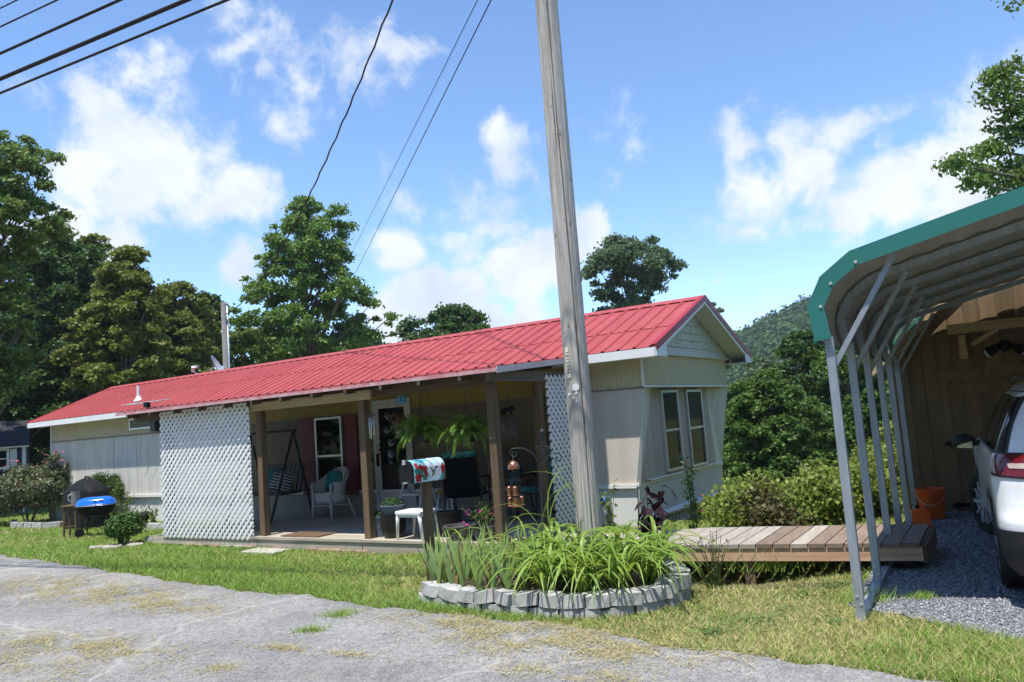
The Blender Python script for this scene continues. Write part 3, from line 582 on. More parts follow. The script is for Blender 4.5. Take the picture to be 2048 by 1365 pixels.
# rake trim, rake fascia, soffits, eave fascia and corner returns
for sgn in (-1, 1):
    te = RD_T + sgn*(RD_T-EV_T+.03)
    H.part('rake_trim', M().hexa([(RS1-.06, te, EV_Z+.012), (RS1+.012, te, EV_Z+.012), (RS1+.012, RD_T, RD_Z+.022), (RS1-.06, RD_T, RD_Z+.022), (RS1-.06, te, EV_Z+.018), (RS1+.012, te, EV_Z+.018), (RS1+.012, RD_T, RD_Z+.03), (RS1-.06, RD_T, RD_Z+.03)])
           .hexa([(RS1+.004, te, EV_Z-.07), (RS1+.016, te, EV_Z-.07), (RS1+.016, te, EV_Z+.022), (RS1+.004, te, EV_Z+.022), (RS1+.004, RD_T, RD_Z-.06), (RS1+.016, RD_T, RD_Z-.06), (RS1+.016, RD_T, RD_Z+.032), (RS1+.004, RD_T, RD_Z+.032)]), redtrim)
    H.part('rake_fascia', M().hexa([(RS1-.02, te, EV_Z-.13), (RS1+.003, te, EV_Z-.13), (RS1+.003, te, EV_Z-.02), (RS1-.02, te, EV_Z-.02), (RS1-.02, RD_T, RD_Z-.10), (RS1+.003, RD_T, RD_Z-.10), (RS1+.003, RD_T, RD_Z-.01), (RS1-.02, RD_T, RD_Z-.01)]), trimw)
    H.part('rake_soffit', M().add([(7.07, te, EV_Z-.115), (RS1-.02, te, EV_Z-.115), (RS1-.02, RD_T, RD_Z-.075), (7.07, RD_T, RD_Z-.075)], [(0, 1, 2, 3)]), soff)
    ti = T0 if sgn < 0 else T1
    H.part('eave_fascia', M().box(RS0, RS1-.001, min(te, te-sgn*.02), max(te, te-sgn*.02), EV_Z-.135, EV_Z-.02), trimw)
    H.part('eave_soffit', M().box(RS0, RS1-.021, min(te-sgn*.02, ti), max(te-sgn*.02, ti), EV_Z-.13, EV_Z-.118), soff)
    H.part('cornice_return', M().prism([(te-sgn*.0, EV_Z-.135), (ti+sgn*-.02, EV_Z-.135), (ti-sgn*.02, EV_Z+.03), (te, EV_Z-.03)][::sgn], RS1+.0035, RS1+.0115, 'yz').box(7.075, RS1-.022, min(te-sgn*.022, ti-sgn*.02), max(te-sgn*.022, ti-sgn*.02), EV_Z-.14, EV_Z-.131), trimw)
# left gable end (barely seen)
H.part('gable_end', M().prism([(T0, ZT-.03), (T1, ZT-.03), (RD_T, RD_Z-.08)], S0, S0+.03, 'yz'), gable_m)
H.part('rake_trim', M().hexa([(RS0-.012, EV_T-.03, EV_Z-.06), (RS0+.0, EV_T-.03, EV_Z-.06), (RS0, RD_T, RD_Z-.05), (RS0-.012, RD_T, RD_Z-.05), (RS0-.012, EV_T-.03, EV_Z+.018), (RS0, EV_T-.03, EV_Z+.018), (RS0, RD_T, RD_Z+.03), (RS0-.012, RD_T, RD_Z+.03)]), redtrim)
# vent pipe with flashing
vz = EV_Z+(2.55-EV_T)*SL
vp = H.part('vent_pipe', M().cyl((-4.98, 2.55, vz), (-4.98, 2.55, vz+.34), .035, .035, 12), trimw, smooth=True, auto=40)
H.part('flashing', M().lathe([(.11, -.03), (.10, .02), (.045, .09), (.042, .11)], 12, (-4.98, 2.55, vz)), trimw, vp, smooth=True)
# small louvre window high on the left
lw = H.part('louvre_window', M().box(-4.9, -4.03, T0-.03, T0-.0, 2.15, 2.18).box(-4.9, -4.03, T0-.03, T0, 1.94, 1.97).box(-4.9, -4.87, T0-.03, T0, 1.97, 2.15).box(-4.06, -4.03, T0-.03, T0, 1.97, 2.15), alu)
for i in range(3): H.part('louvre_pane', M().hexa([(-4.87, T0-.012, 1.975+i*.06), (-4.06, T0-.012, 1.975+i*.06), (-4.06, T0-.006, 1.975+i*.06), (-4.87, T0-.006, 1.975+i*.06), (-4.87, T0-.022, 2.03+i*.06), (-4.06, T0-.022, 2.03+i*.06), (-4.06, T0-.016, 2.03+i*.06), (-4.87, T0-.016, 2.03+i*.06)]), mat('louvre_glass', (.06, .075, .07), .15, var=.1), lw)
# porch window with shutters
WX0, WX1 = .80, 1.45
sash_window(H, 'window', 't', WX0, WX1, .50, 1.82, T0-.003, -1, 1.26)
for a, b in ((.42, .76), (1.49, 1.78)):
    sh = H.part('shutter', M().box(a, b, T0-.03, T0-.004, .50, 1.84), burg)
    sl_ = M()
    for i in range(20): sl_.box(a+.04, b-.04, T0-.034, T0-.031, .56+i*.062, .60+i*.062)
    H.part('shutter_slat', sl_, burg, sh, kind='stuff')
# storm door
dw = mat('storm_door_white', (.60, .61, .60), .45, var=.04)
fr = M().box(2.16, 2.22, T0-.035, T0-.002, .17, 1.96).box(2.92, 2.98, T0-.035, T0-.002, .17, 1.96).box(2.16, 2.98, T0-.035, T0-.002, 1.96, 2.02)
H.part('door_frame', fr, dw)
dr = H.part('storm_door', M().box(2.225, 2.29, T0-.03, T0-.006, .18, 1.955).box(2.85, 2.915, T0-.03, T0-.006, .18, 1.955).box(2.29, 2.85, T0-.03, T0-.006, 1.88, 1.955).box(2.29, 2.85, T0-.03, T0-.006, .18, .52), dw)
H.part('pane', M().box(2.29, 2.85, T0-.02, T0-.017, .52, 1.88), glass, dr)
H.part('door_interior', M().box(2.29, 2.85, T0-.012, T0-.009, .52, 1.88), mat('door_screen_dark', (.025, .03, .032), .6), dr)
H.part('door_handle', M().box(2.235, 2.262, T0-.07, T0-.03, .95, 1.15).cyl((2.25, T0-.07, .98), (2.25, T0-.07, 1.12), .014), dark_in, dr)
# cable box and cord under the left eave, faint conduit
H.part('cable_box', M().cbox(-4.0, -3.82, T0-.12, T0-.012, 1.86, 2.12, .01), mat('dark_plastic', (.03, .028, .026), .5))

# ---------------------------------------------------------------- porch
wood_g = mat('weathered_grey_wood', (.52, .47, .38), .85, scale=3, stretch=(.6, 8, 8), col2=(.33, .29, .23), bump=.35, bscale=14, jit=.12, bdist=.004)
wood_gv = mat('weathered_grey_wood_cross', (.44, .40, .34), .85, scale=3, stretch=(8, .6, 8), col2=(.26, .22, .18), bump=.35, bscale=14, jit=.14, bdist=.004)
wood_post = mat('brown_post_wood', (.10, .064, .037), .85, scale=3, stretch=(8, 8, .5), col2=(.185, .13, .078), bump=.4, bscale=14, jit=.1, bdist=.004)
wood_dk = mat('dark_beam_wood', (.085, .06, .042), .85, scale=3, stretch=(.6, 8, 8), col2=(.16, .12, .085), bump=.3, bscale=14, jit=.12)
wood_lt = mat('light_beam_wood', (.50, .42, .27), .8, scale=2.5, stretch=(.5, 6, 6), col2=(.36, .28, .16), bump=.2, bscale=12, jit=.05)
P = HT('porch', 'covered wooden front porch with brown posts and weathered plank deck', 'porch', (3.0, 1.15, 0))
DZ = .17; PS0, PS1 = -.22, 6.2
row = 0; t = -.02
while t < T0-.06:
    w = .14; cuts = [PS0, 4.02, PS1+.03] if row % 2 == 0 else [PS0, 1.9+(row*1.7) % 1.2, 4.6+(row*.9) % .8, PS1+.03]
    for a, b in zip(cuts[:-1], cuts[1:]):
        P.part('deck_plank', M().box(a+.002, b-.002, t+.003, min(t+w-.004, T0-.01), DZ-.035+random.uniform(-.001, .001), DZ+random.uniform(-.002, .003)), wood_g)
    t += w; row += 1
for a, b, z0, z1 in ((PS0-.3, 1.98, .03, .125), (1.99, 4.005, .01, .13), (4.02, PS1, .0, .13)):
    P.part('rim_board', M().box(a, b, .0, .038, z0, z1), wood_g)
P.part('rim_board', M().box(PS1-.038, PS1+.0, .04, T0-.02, .0, .13), wood_gv)
P.part('rim_board', M().box(PS0, PS0+.038, .04, T0-.02, .0, .13), wood_gv)
for s in np.arange(.1, 6.2, .8): P.part('joist', M().box(s, s+.04, .042, T0-.02, .0, .132), wood_dk)
for s, t, hh in ((PS0+.06, .10, 2.0), (2.05, .10, 1.95), (4.06, .10, 1.95), (6.09, .10, 1.95), (6.12, 1.06, 2.06)):
    w = .052; m = M(); 
    for k in range(1): m.cbox(s-w, s+w, t-w, t+w, DZ, hh, .006)
    P.part('post', m, wood_post)
# front beam and face board
P.part('beam', M().box(-.95, 6.15, .052, .095, 1.952, 2.075), wood_dk)
P.part('beam', M().box(-1.15, 1.9, .10, .15, 1.975, 2.07), wood_dk)
P.part('face_board', M().box(1.93, 4.27, .012, .050, 1.925, 2.045), wood_lt)
P.part('side_beam', M().box(6.155, 6.205, -.10, T0+.32, 1.985, 2.10), mat('grey_beam_wood', (.20, .18, .165), .85, scale=3, stretch=(8, .6, 8), col2=(.12, .105, .095), bump=.3))
PT0, PZ0, PT1 = -.20, 2.105, 2.01; PZ1 = 2.302
def prz(t): return PZ0+(PZ1-PZ0)*(t-PT0)/(PT1-PT0)
for i, s in enumerate(np.arange(-.9, 6.3, .61)):
    P.part('rafter', M().hexa([(s, PT0+.05, prz(PT0+.05)-.10), (s+.038, PT0+.05, prz(PT0+.05)-.10), (s+.038, T0-.36, prz(T0-.36)-.10), (s, T0-.36, prz(T0-.36)-.10), (s, PT0+.05, prz(PT0+.05)-.012), (s+.038, PT0+.05, prz(PT0+.05)-.012), (s+.038, T0-.36, prz(T0-.36)-.012), (s, T0-.36, prz(T0-.36)-.012)]), wood_dk)
    P.part('rafter_end', M().box(s-.002, s+.04, PT0+.040, PT0+.049, prz(PT0)-.082, prz(PT0)-.012), mat('cut_wood_end', (.42, .39, .34), .8, jit=.1))
a = -1.12
while a < 6.36:
    b = min(a+.92, 6.38)
    P.part('roof_panel', roof_sheet(a+.001, b-.001, PT0, PZ0, PT1, PZ1), red); a = b
P.part('eave_flashing', M().box(-1.12, 6.385, PT0-.012, PT0-.004, PZ0-.035, PZ0+.006), mat('worn_eave_metal', (.50, .20, .21), .45, scale=8, col2=(.62, .52, .52), lo=.35, hi=.75))
P.part('side_flashing', M().hexa([(6.382, PT0, PZ0-.05), (6.392, PT0, PZ0-.05), (6.392, PT1-.05, prz(PT1-.05)-.05), (6.382, PT1-.05, prz(PT1-.05)-.05), (6.382, PT0, PZ0+.024), (6.392, PT0, PZ0+.024), (6.392, PT1-.05, prz(PT1-.05)+.01), (6.382, PT1-.05, prz(PT1-.05)+.01)]), mat('side_flashing_metal', (.62, .42, .42), .45, scale=8, col2=(.70, .66, .65)))
# brick and paver footings
brickm = mat('old_brick', (.30, .145, .10), .9, scale=10, col2=(.40, .30, .24), bump=.4, jit=.2)
conc = mat('paver_concrete', (.44, .42, .37), .9, var=.12, scale=9, bump=.3, jit=.08)
FT = HT('brick_footing', 'row of old red bricks lying under the porch rim', 'brick footing', (2.2, .05, 0))
for i, s in enumerate((.35, .62, .95, 1.22, 1.5, 1.72, 2.1, 2.32, 3.0, 3.22, 3.44, 3.66, 3.9)):
    FT.part('brick', M().cbox(s, s+.2, -.05+.02*random.random(), .06, -.03, .032+.012*random.random(), .005), brickm if i not in (3, 4) else conc)
pv = HT('stepping_stone', 'flat grey stepping stone on grass in front of porch edge', 'stepping stone', (2.35, -.25, 0))
pv.part('slab', M().cbox(2.08, 2.75, -.36, -.06, -.02, .035, .008), conc)

# ---------------------------------------------------------------- lattice panels
latw = mat('white_lattice_vinyl', (.80, .81, .82), .4, scale=3, col2=(.68, .69, .68), lo=.4, hi=.8, jit=.03)
def lattice(name, label, base, plane, a0, a1, z0, z1, d, pitch=.108, w=.041):
    T = HT(name, label, 'lattice', base, 'white lattice screens of the porch'); h = z1-z0; L_ = a1-a0
    for k, sg in enumerate((1, -1)):
        c = -h+pitch*.5 if sg > 0 else pitch*.5
        while c < (L_ if sg > 0 else L_+h):
            # centre line a = c + sg*(z)
            zs = sorted(((0-c)/sg, (L_-c)/sg)); lo, hi = max(0, zs[0]), min(h, zs[1])
            if hi-lo > .03:
                pa, pb = (a0+c+sg*lo, z0+lo), (a0+c+sg*hi, z0+hi); e = d+(.006 if k else -.002)
                q0, q1 = ((pa[0], e, pa[1]), (pb[0], e, pb[1])) if plane == 't' else ((e, pa[0], pa[1]), (e, pb[0], pb[1]))
                T.part('slat', M().bar(q0, q1, .0075, w, (0, 1, 0) if plane == 't' else (1, 0, 0)) if False else M().bar(q0, q1, w, .0075, (0, 1, 0) if plane == 't' else (1, 0, 0)), latw)
            c += pitch
    return T
lattice('lattice_panel', 'large white lattice panel closing the left end of the porch front', (.86, -.02, .12), 't', -.22, 1.93, .13, 2.06, -.012)
lattice('lattice_panel', 'white lattice panel beside the utility pole on the porch right side', (6.2, 1.7, .17), 's', 1.12, 2.28, .18, 2.06, 6.215)
# ---------------------------------------------------------------- carport
galv = mat('galvanised_steel', (.40, .45, .49), .42, scale=6, stretch=(4, 4, .5), col2=(.27, .32, .37), metal=.35, jit=.05, bump=.08, bscale=60)
under = mat('roof_sheet_underside', (.36, .345, .31), .6, scale=2, stretch=(6, .5, 6), col2=(.28, .265, .235), jit=.04)
green = mat('green_trim_metal', (.025, .165, .14), .42, var=.07, scale=2, spec=.5)
screwm = mat('screw_head', (.65, .66, .66), .35, metal=.6)
C = KT('carport', 'metal carport on galvanised legs with green edge trim', 'carport', (0, 2.5, 0))
PROF = [(-.034, 1.905), (-.059, 2.153), (.039, 2.336), (.236, 2.475), (2.6, 2.995)]
PROF = PROF + [(5.2-x, z) for x, z in PROF[-2::-1]]
YS = [.0, 1.01, 2.02, 3.03, 4.04, 5.05]
def inset(prof, d):
    out = []
    for i, (x, z) in enumerate(prof):
        n = Vector((0, 0))
        for j in (i-1, i):
            if 0 <= j < len(prof)-1:
                e = Vector((prof[j+1][0]-prof[j][0], prof[j+1][1]-prof[j][1])).normalized(); n += Vector((e.y, -e.x))
        n.normalize(); out.append((x+n.x*d, z+n.y*d))
    return out
IN = inset(PROF, .045)
for y in YS:
    for x in (.028, 5.172):
        lg = C.part('post', M().box(x-.029, x+.029, y-.0275, y+.0275, .056, 1.93), galv)
        C.part('bolt', M().cyl((x-.01, y-.0275, .16), (x-.01, y-.034, .16), .008).cyl((x+.012, y-.0275, .11), (x+.012, y-.034, .11), .008), screwm, lg)
    bow = M()
    pts = [(x, y, z) for x, z in inset(PROF, .042)]
    for p, q in zip(pts[:-1], pts[1:]): bow.bar(p, q, .055, .055, (0, 1, 0))
    C.part('bow', bow, galv)
    for sg in (0, 1):
        p, q = (.035, y+.045, 1.72), (.5, y+.045, 2.455); p, q = ((5.2-p[0], p[1], p[2]), (5.2-q[0], q[1], q[2])) if sg else (p, q)
        C.part('brace', M().bar(p, q, .035, .045, (0, 1, 0)), galv)
for x in (.028, 5.172):
    C.part('base_rail', M().box(x-.03, x+.03, -.03, 5.12, .0, .055), galv)
# roof sheets: ribs run along the length, edge to edge across the bows
Y0, Y1 = -.06, 5.18
def along(prof, step):
    pts = []
    for (x0, z0), (x1, z1) in zip(prof[:-1], prof[1:]):
        L = math.hypot(x1-x0, z1-z0); k = max(1, round(L/step))
        for j in range(k): pts.append((x0+(x1-x0)*j/k, z0+(z1-z0)*j/k))
    pts.append(prof[-1]); return pts
pp = along(PROF, .115); nn = inset(pp, -.018)
rib = [nn[i] if (i % 2 == 1) else pp[i] for i in range(len(pp))]
k = 0
while k < len(rib)-1:
    e = min(k+8, len(rib)-1); seg = rib[k:e+1]; m = M(); n = len(seg)
    up = inset(seg, -.004)
    vs = [(x, Y0, z) for x, z in seg]+[(x, Y1, z) for x, z in seg]+[(x, Y0, z) for x, z in up]+[(x, Y1, z) for x, z in up]
    m.add(vs, [(i, n+i, n+i+1, i+1) for i in range(n-1)]+[(2*n+i, 2*n+i+1, 3*n+i+1, 3*n+i) for i in range(n-1)]+[(i, i+1, 2*n+i+1, 2*n+i) for i in range(n-1)])
    C.part('roof_panel', m, under); k = e
tin = inset(PROF, .088); tout = inset(PROF, -.024)
for i in range(len(PROF)-1):
    a, b, c, d = tin[i], tin[i+1], tout[i+1], tout[i]
    yf = Y0-.008
    tr = C.part('edge_trim', M().hexa([(a[0], yf, a[1]), (b[0], yf, b[1]), (b[0], yf+.006, b[1]), (a[0], yf+.006, a[1]), (d[0], yf, d[1]), (c[0], yf, c[1]), (c[0], yf+.006, c[1]), (d[0], yf+.006, d[1])])
           .hexa([(PROF[i][0], yf, PROF[i][1]+.021), (PROF[i+1][0], yf, PROF[i+1][1]+.021), (PROF[i+1][0], yf+.09, PROF[i+1][1]+.021), (PROF[i][0], yf+.09, PROF[i][1]+.021), (PROF[i][0], yf, PROF[i][1]+.026), (PROF[i+1][0], yf, PROF[i+1][1]+.026), (PROF[i+1][0], yf+.09, PROF[i+1][1]+.026), (PROF[i][0], yf+.09, PROF[i][1]+.026)]), green)
    sx, sz = (a[0]*.8+d[0]*.2), (a[1]*.8+d[1]*.2)
    if i: C.part('screw', M().lathe([(.014, 0), (.012, .006), (.001, .009)], 8, (0, 0, 0)).mesh('screw') if False else M().cyl((sx, yf, sz), (sx, yf-.008, sz), .013, .009, 8), screwm, tr)
for x in (-.055, 5.255): C.part('side_trim', M().box(x-.012, x+.012, Y0, Y1, 1.89, 1.93), green)

# ---------------------------------------------------------------- barn
barnw = mat('barn_board', (.145, .098, .052), .8, scale=2.2, stretch=(5, 5, .4), col2=(.23, .163, .084), bump=.35, bscale=16, jit=.16, bdist=.004)
barnb = mat('barn_beam', (.36, .25, .12), .8, scale=2.2, stretch=(.5, 5, 5), col2=(.48, .36, .20), bump=.3)
iron = mat('black_iron', (.011, .011, .012), .6, var=.2, spec=.15)
BR = KT('barn', 'brown board barn behind the parked car and carport', 'barn', (3.5, 7.5, 0))
BY = 5.31; EX, EZ, SLP = -.32, 1.82, .9; RX = 3.6
def bh(x): return EZ+SLP*(x-EX) if x < RX else EZ+SLP*(2*RX-x-EX)
x = -.05
while x < 7.2:
    w = random.uniform(.165, .20)
    if .56 < x+w/2 < 1.62:   # boards above the door only
        z0 = 1.63
    else: z0 = -.12
    zt = bh(x)-.05, bh(x+w)-.05
    dy = random.uniform(0, .008)
    BR.part('board', M().prism([(x+.003, z0), (x+w-.003, z0), (x+w-.003, max(z0+.02, zt[1])), (x+.003, max(z0+.02, zt[0]))], BY-.02-dy, BY, 'xz'), barnw)
    x += w
BR.part('wall', M().prism([(-.03, -.3), (7.2, -.3), (7.2, 1.8), (RX, bh(RX)-.1), (-.03, 2.0)], BY+.001, BY+.08, 'xz').box(-.05, .0, BY+.08, 11, -.6, 1.85).box(7.15, 7.2, BY+.08, 11, -.6, 1.85), mat('barn_dark_wall', (.12, .08, .04), .9))
for sgn in (0, 1):
    f = (lambda x: x) if not sgn else (lambda x: 2*RX-x)
    BR.part('roof', M().hexa([(f(EX), BY-.06, EZ), (f(RX), BY-.06, bh(RX)), (f(RX), 11.2, bh(RX)), (f(EX), 11.2, EZ), (f(EX), BY-.06, EZ+.04), (f(RX), BY-.06, bh(RX)+.04), (f(RX), 11.2, bh(RX)+.04), (f(EX), 11.2, EZ+.04)]), green)
    BR.part('rake_board', M().hexa([(f(EX), BY-.085, EZ-.11), (f(RX), BY-.085, bh(RX)-.11), (f(RX), BY-.062, bh(RX)-.11), (f(EX), BY-.062, EZ-.11), (f(EX), BY-.085, EZ+.0), (f(RX), BY-.085, bh(RX)+.0), (f(RX), BY-.062, bh(RX)+.0), (f(EX), BY-.062, EZ+.0)]), barnb)
BR.part('corner_board', M().box(-.075, .03, BY-.042, BY-.029, -.1, 1.93), barnw)
# timber hood above the door
BR.part('hood_beam', M().box(.62, 4.0, BY-.20, BY-.11, 2.17, 2.29), barnb)
for xx in (.72, 3.7):
    BR.part('hood_bracket', M().box(xx, xx+.09, BY-.10, BY-.03, 1.86, 2.168).box(xx, xx+.09, BY-.11, BY-.10, 2.17, 2.25).bar((xx+.045, BY-.06, 1.93), (xx+.045, BY-.16, 2.16), .07, .06), barnb)
BR.part('hood_brace', M().bar((.86, BY-.155, 2.02), (1.15, BY-.155, 2.18), .05, .06, (0, 1, 0)), barnb)
BR.part('hood_brace', M().bar((1.15, BY-.155, 2.14), (2.6, BY-.155, 2.14), .05, .04, (0, 1, 0)), wood_dk)
# ledged and braced door
x = .56; 
dbase = BR.part('door', M().box(.55, 1.63, BY-.012, BY-.002, .0, 1.62), barnw)
while x < 1.6:
    BR.part('door_board', M().box(x, min(x+.155, 1.63), BY-.038, BY-.0125, .02, 1.61), barnw, dbase); x += .158
for z in (.10, .84, 1.5): BR.part('door_ledge', M().box(.56, 1.62, BY-.062, BY-.039, z-.05, z+.05), barnw, dbase)
BR.part('door_brace', M().bar((.60, BY-.05, .80), (1.58, BY-.05, .14), .022, .09, (0, 0, 1)), barnw, dbase)
BR.part('door_brace', M().bar((.60, BY-.05, .16), (1.58, BY-.05, .80), .020, .08, (0, 0, 1)), barnw, dbase)
for z in (.10, .84): BR.part('hinge', M().box(.44, .76, BY-.07, BY-.063, z-.02, z+.02).cyl((.50, BY-.07, z-.04), (.50, BY-.07, z+.04), .014), iron, dbase)
BR.part('door_trim', M().box(.44, .55, BY-.036, BY-.003, -.05, 1.72).box(1.635, 1.74, BY-.036, BY-.003, -.05, 1.72).box(.44, 1.74, BY-.040, BY-.003, 1.62, 1.73), barnw)
FL = KT('floodlight', 'black twin-head floodlight fixed to the barn wall above the door', 'floodlight', (1.2, BY-.03, 1.95))
FL.part('mount', M().lathe([(.05, 0), (.055, .02), (.03, .06)], 12, (1.2, 0, 0), 'y').mesh('m') if False else M().cyl((1.2, BY-.03, 1.98), (1.2, BY-.10, 1.98), .07, .05, 12), iron)
for sg in (-1, 1):
    FL.part('lamp_head', M().cyl((1.2+sg*.07, BY-.1, 1.97), (1.2+sg*.17, BY-.06, 1.91), .03, .065, 12), iron)
    FL.part('lens', M().cyl((1.2+sg*.171, BY-.061, 1.9095), (1.2+sg*.175, BY-.066, 1.907), .06, .055, 12), mat('lamp_lens', (.7, .72, .74), .15))

# ---------------------------------------------------------------- bucket and fuel can
orange = mat('orange_plastic', (.62, .10, .015), .45, var=.08, scale=6)
bk = Thing('bucket', 'orange plastic bucket on gravel against the barn wall', 'bucket', K(.24, 4.72, .012), KRZ)
sh = bk.part('body', M().lathe([(.001, .002), (.125, .002), (.13, .01), (.148, .27), (.155, .272), (.157, .285), (.149, .288), (.151, .315), (.158, .317), (.16, .345), (.152, .348), (.146, .335), (.125, .02), (.001, .018)], 26), orange, smooth=True, auto=35)
bk.part('handle', M().tube([(.155*math.cos(a), -.155*math.sin(a)-.02*math.sin(a), .31-.14*math.sin(a)) for a in np.linspace(0, math.pi, 14)], .003, 5), alu, smooth=True)
fc = Thing('fuel_can', 'small bright orange fuel can beside the end of the boardwalk', 'fuel can', K(.17, 3.98, .012), KRZ)
fc.part('body', M().prism([(-.085, 0), (.085, 0), (.09, .02), (.09, .17), (.06, .215), (-.05, .215), (-.09, .19), (-.09, .02)], -.06, .06, 'xz'), mat('orange_can', (.85, .12, .015), .4, var=.05))
fc.part('cap', M().cyl((-.03, 0, .214), (-.03, 0, .245), .024), iron)
fc.part('handle', M().tube([(-.01, 0, .21), (.01, 0, .245), (.05, 0, .24), (.065, 0, .2)], .011, 6), mat('orange_can', (.85, .12, .015)), smooth=True)

# ---------------------------------------------------------------- boardwalk
bwold = mat('boardwalk_grey_plank', (.44, .395, .335), .85, scale=3, stretch=(7, .7, 7), col2=(.31, .265, .22), bump=.4, bscale=14, jit=.16, bdist=.004)
bwdk = mat('boardwalk_brown_plank', (.26, .19, .14), .85, scale=3, stretch=(7, .7, 7), col2=(.17, .125, .095), bump=.4, bscale=14, jit=.15, bdist=.004)
pine = mat('fresh_pine_rim', (.62, .42, .28), .7, scale=2.2, stretch=(.35, 6, 9), col2=(.50, .28, .17), bump=.15, bscale=12, lo=.38, hi=.62)
p0, p1 = Vector((-.12, 8.13, 0)), Vector((3.17, 6.77, 0)); d_ = (p1-p0).normalized(); nrm_ = Vector((-d_.y, d_.x, 0)); Lb = (p1-p0).length; rzb = math.atan2(d_.y, d_.x)
BW = Thing('boardwalk', 'low plank boardwalk from the porch to the carport with pine rim', 'boardwalk', p0, rzb)
BWZ = .25; n = int(Lb/.147); skew = .30
for i in range(n+1):
    x = i*.147; w = .140; mm = bwdk if i > n-6 or (i > n-9 and random.random() < .5) else bwold
    zt = BWZ-.045*sst(1.7, .5, x) if True else BWZ
    y1 = 1.04+.02*random.random(); 
    BW.part('plank', M().hexa([(x+.002, -.012, zt-.036), (x+w, -.012, zt-.036), (x+w+skew*y1*.55, y1, zt-.036), (x+.002+skew*y1*.55, y1, zt-.036), (x+.002, -.012, zt), (x+w, -.012, zt), (x+w+skew*y1*.55, y1, zt+.001), (x+.002+skew*y1*.55, y1, zt)]), mm)
BW.part('rim_board', M().box(1.6, Lb+.13, .0, .036, .10, .212), pine)
BW.part('rim_board', M().box(.0, 1.598, .0, .036, .06, .17), pine)
BW.part('end_board', M().hexa([(Lb+.12, .037, .075), (Lb+.16, .037, .075), (Lb+.16+.17, 1.04, .075), (Lb+.12+.17, 1.04, .075), (Lb+.12, .037, .212), (Lb+.16, .037, .212), (Lb+.33, 1.04, .212), (Lb+.29, 1.04, .212)]), wood_post)
BW.part('rim_board', M().box(.3, Lb+.2, .99, 1.03, .06, .212), wood_g)
for x, y in ((2.27, .06), (2.47, .92), (1.05, .06), (1.2, .92), (3.35, .92)):
    BW.part('leg', M().box(x-.045, x+.045, y-.02, y+.07, -.3, .21), wood_post)

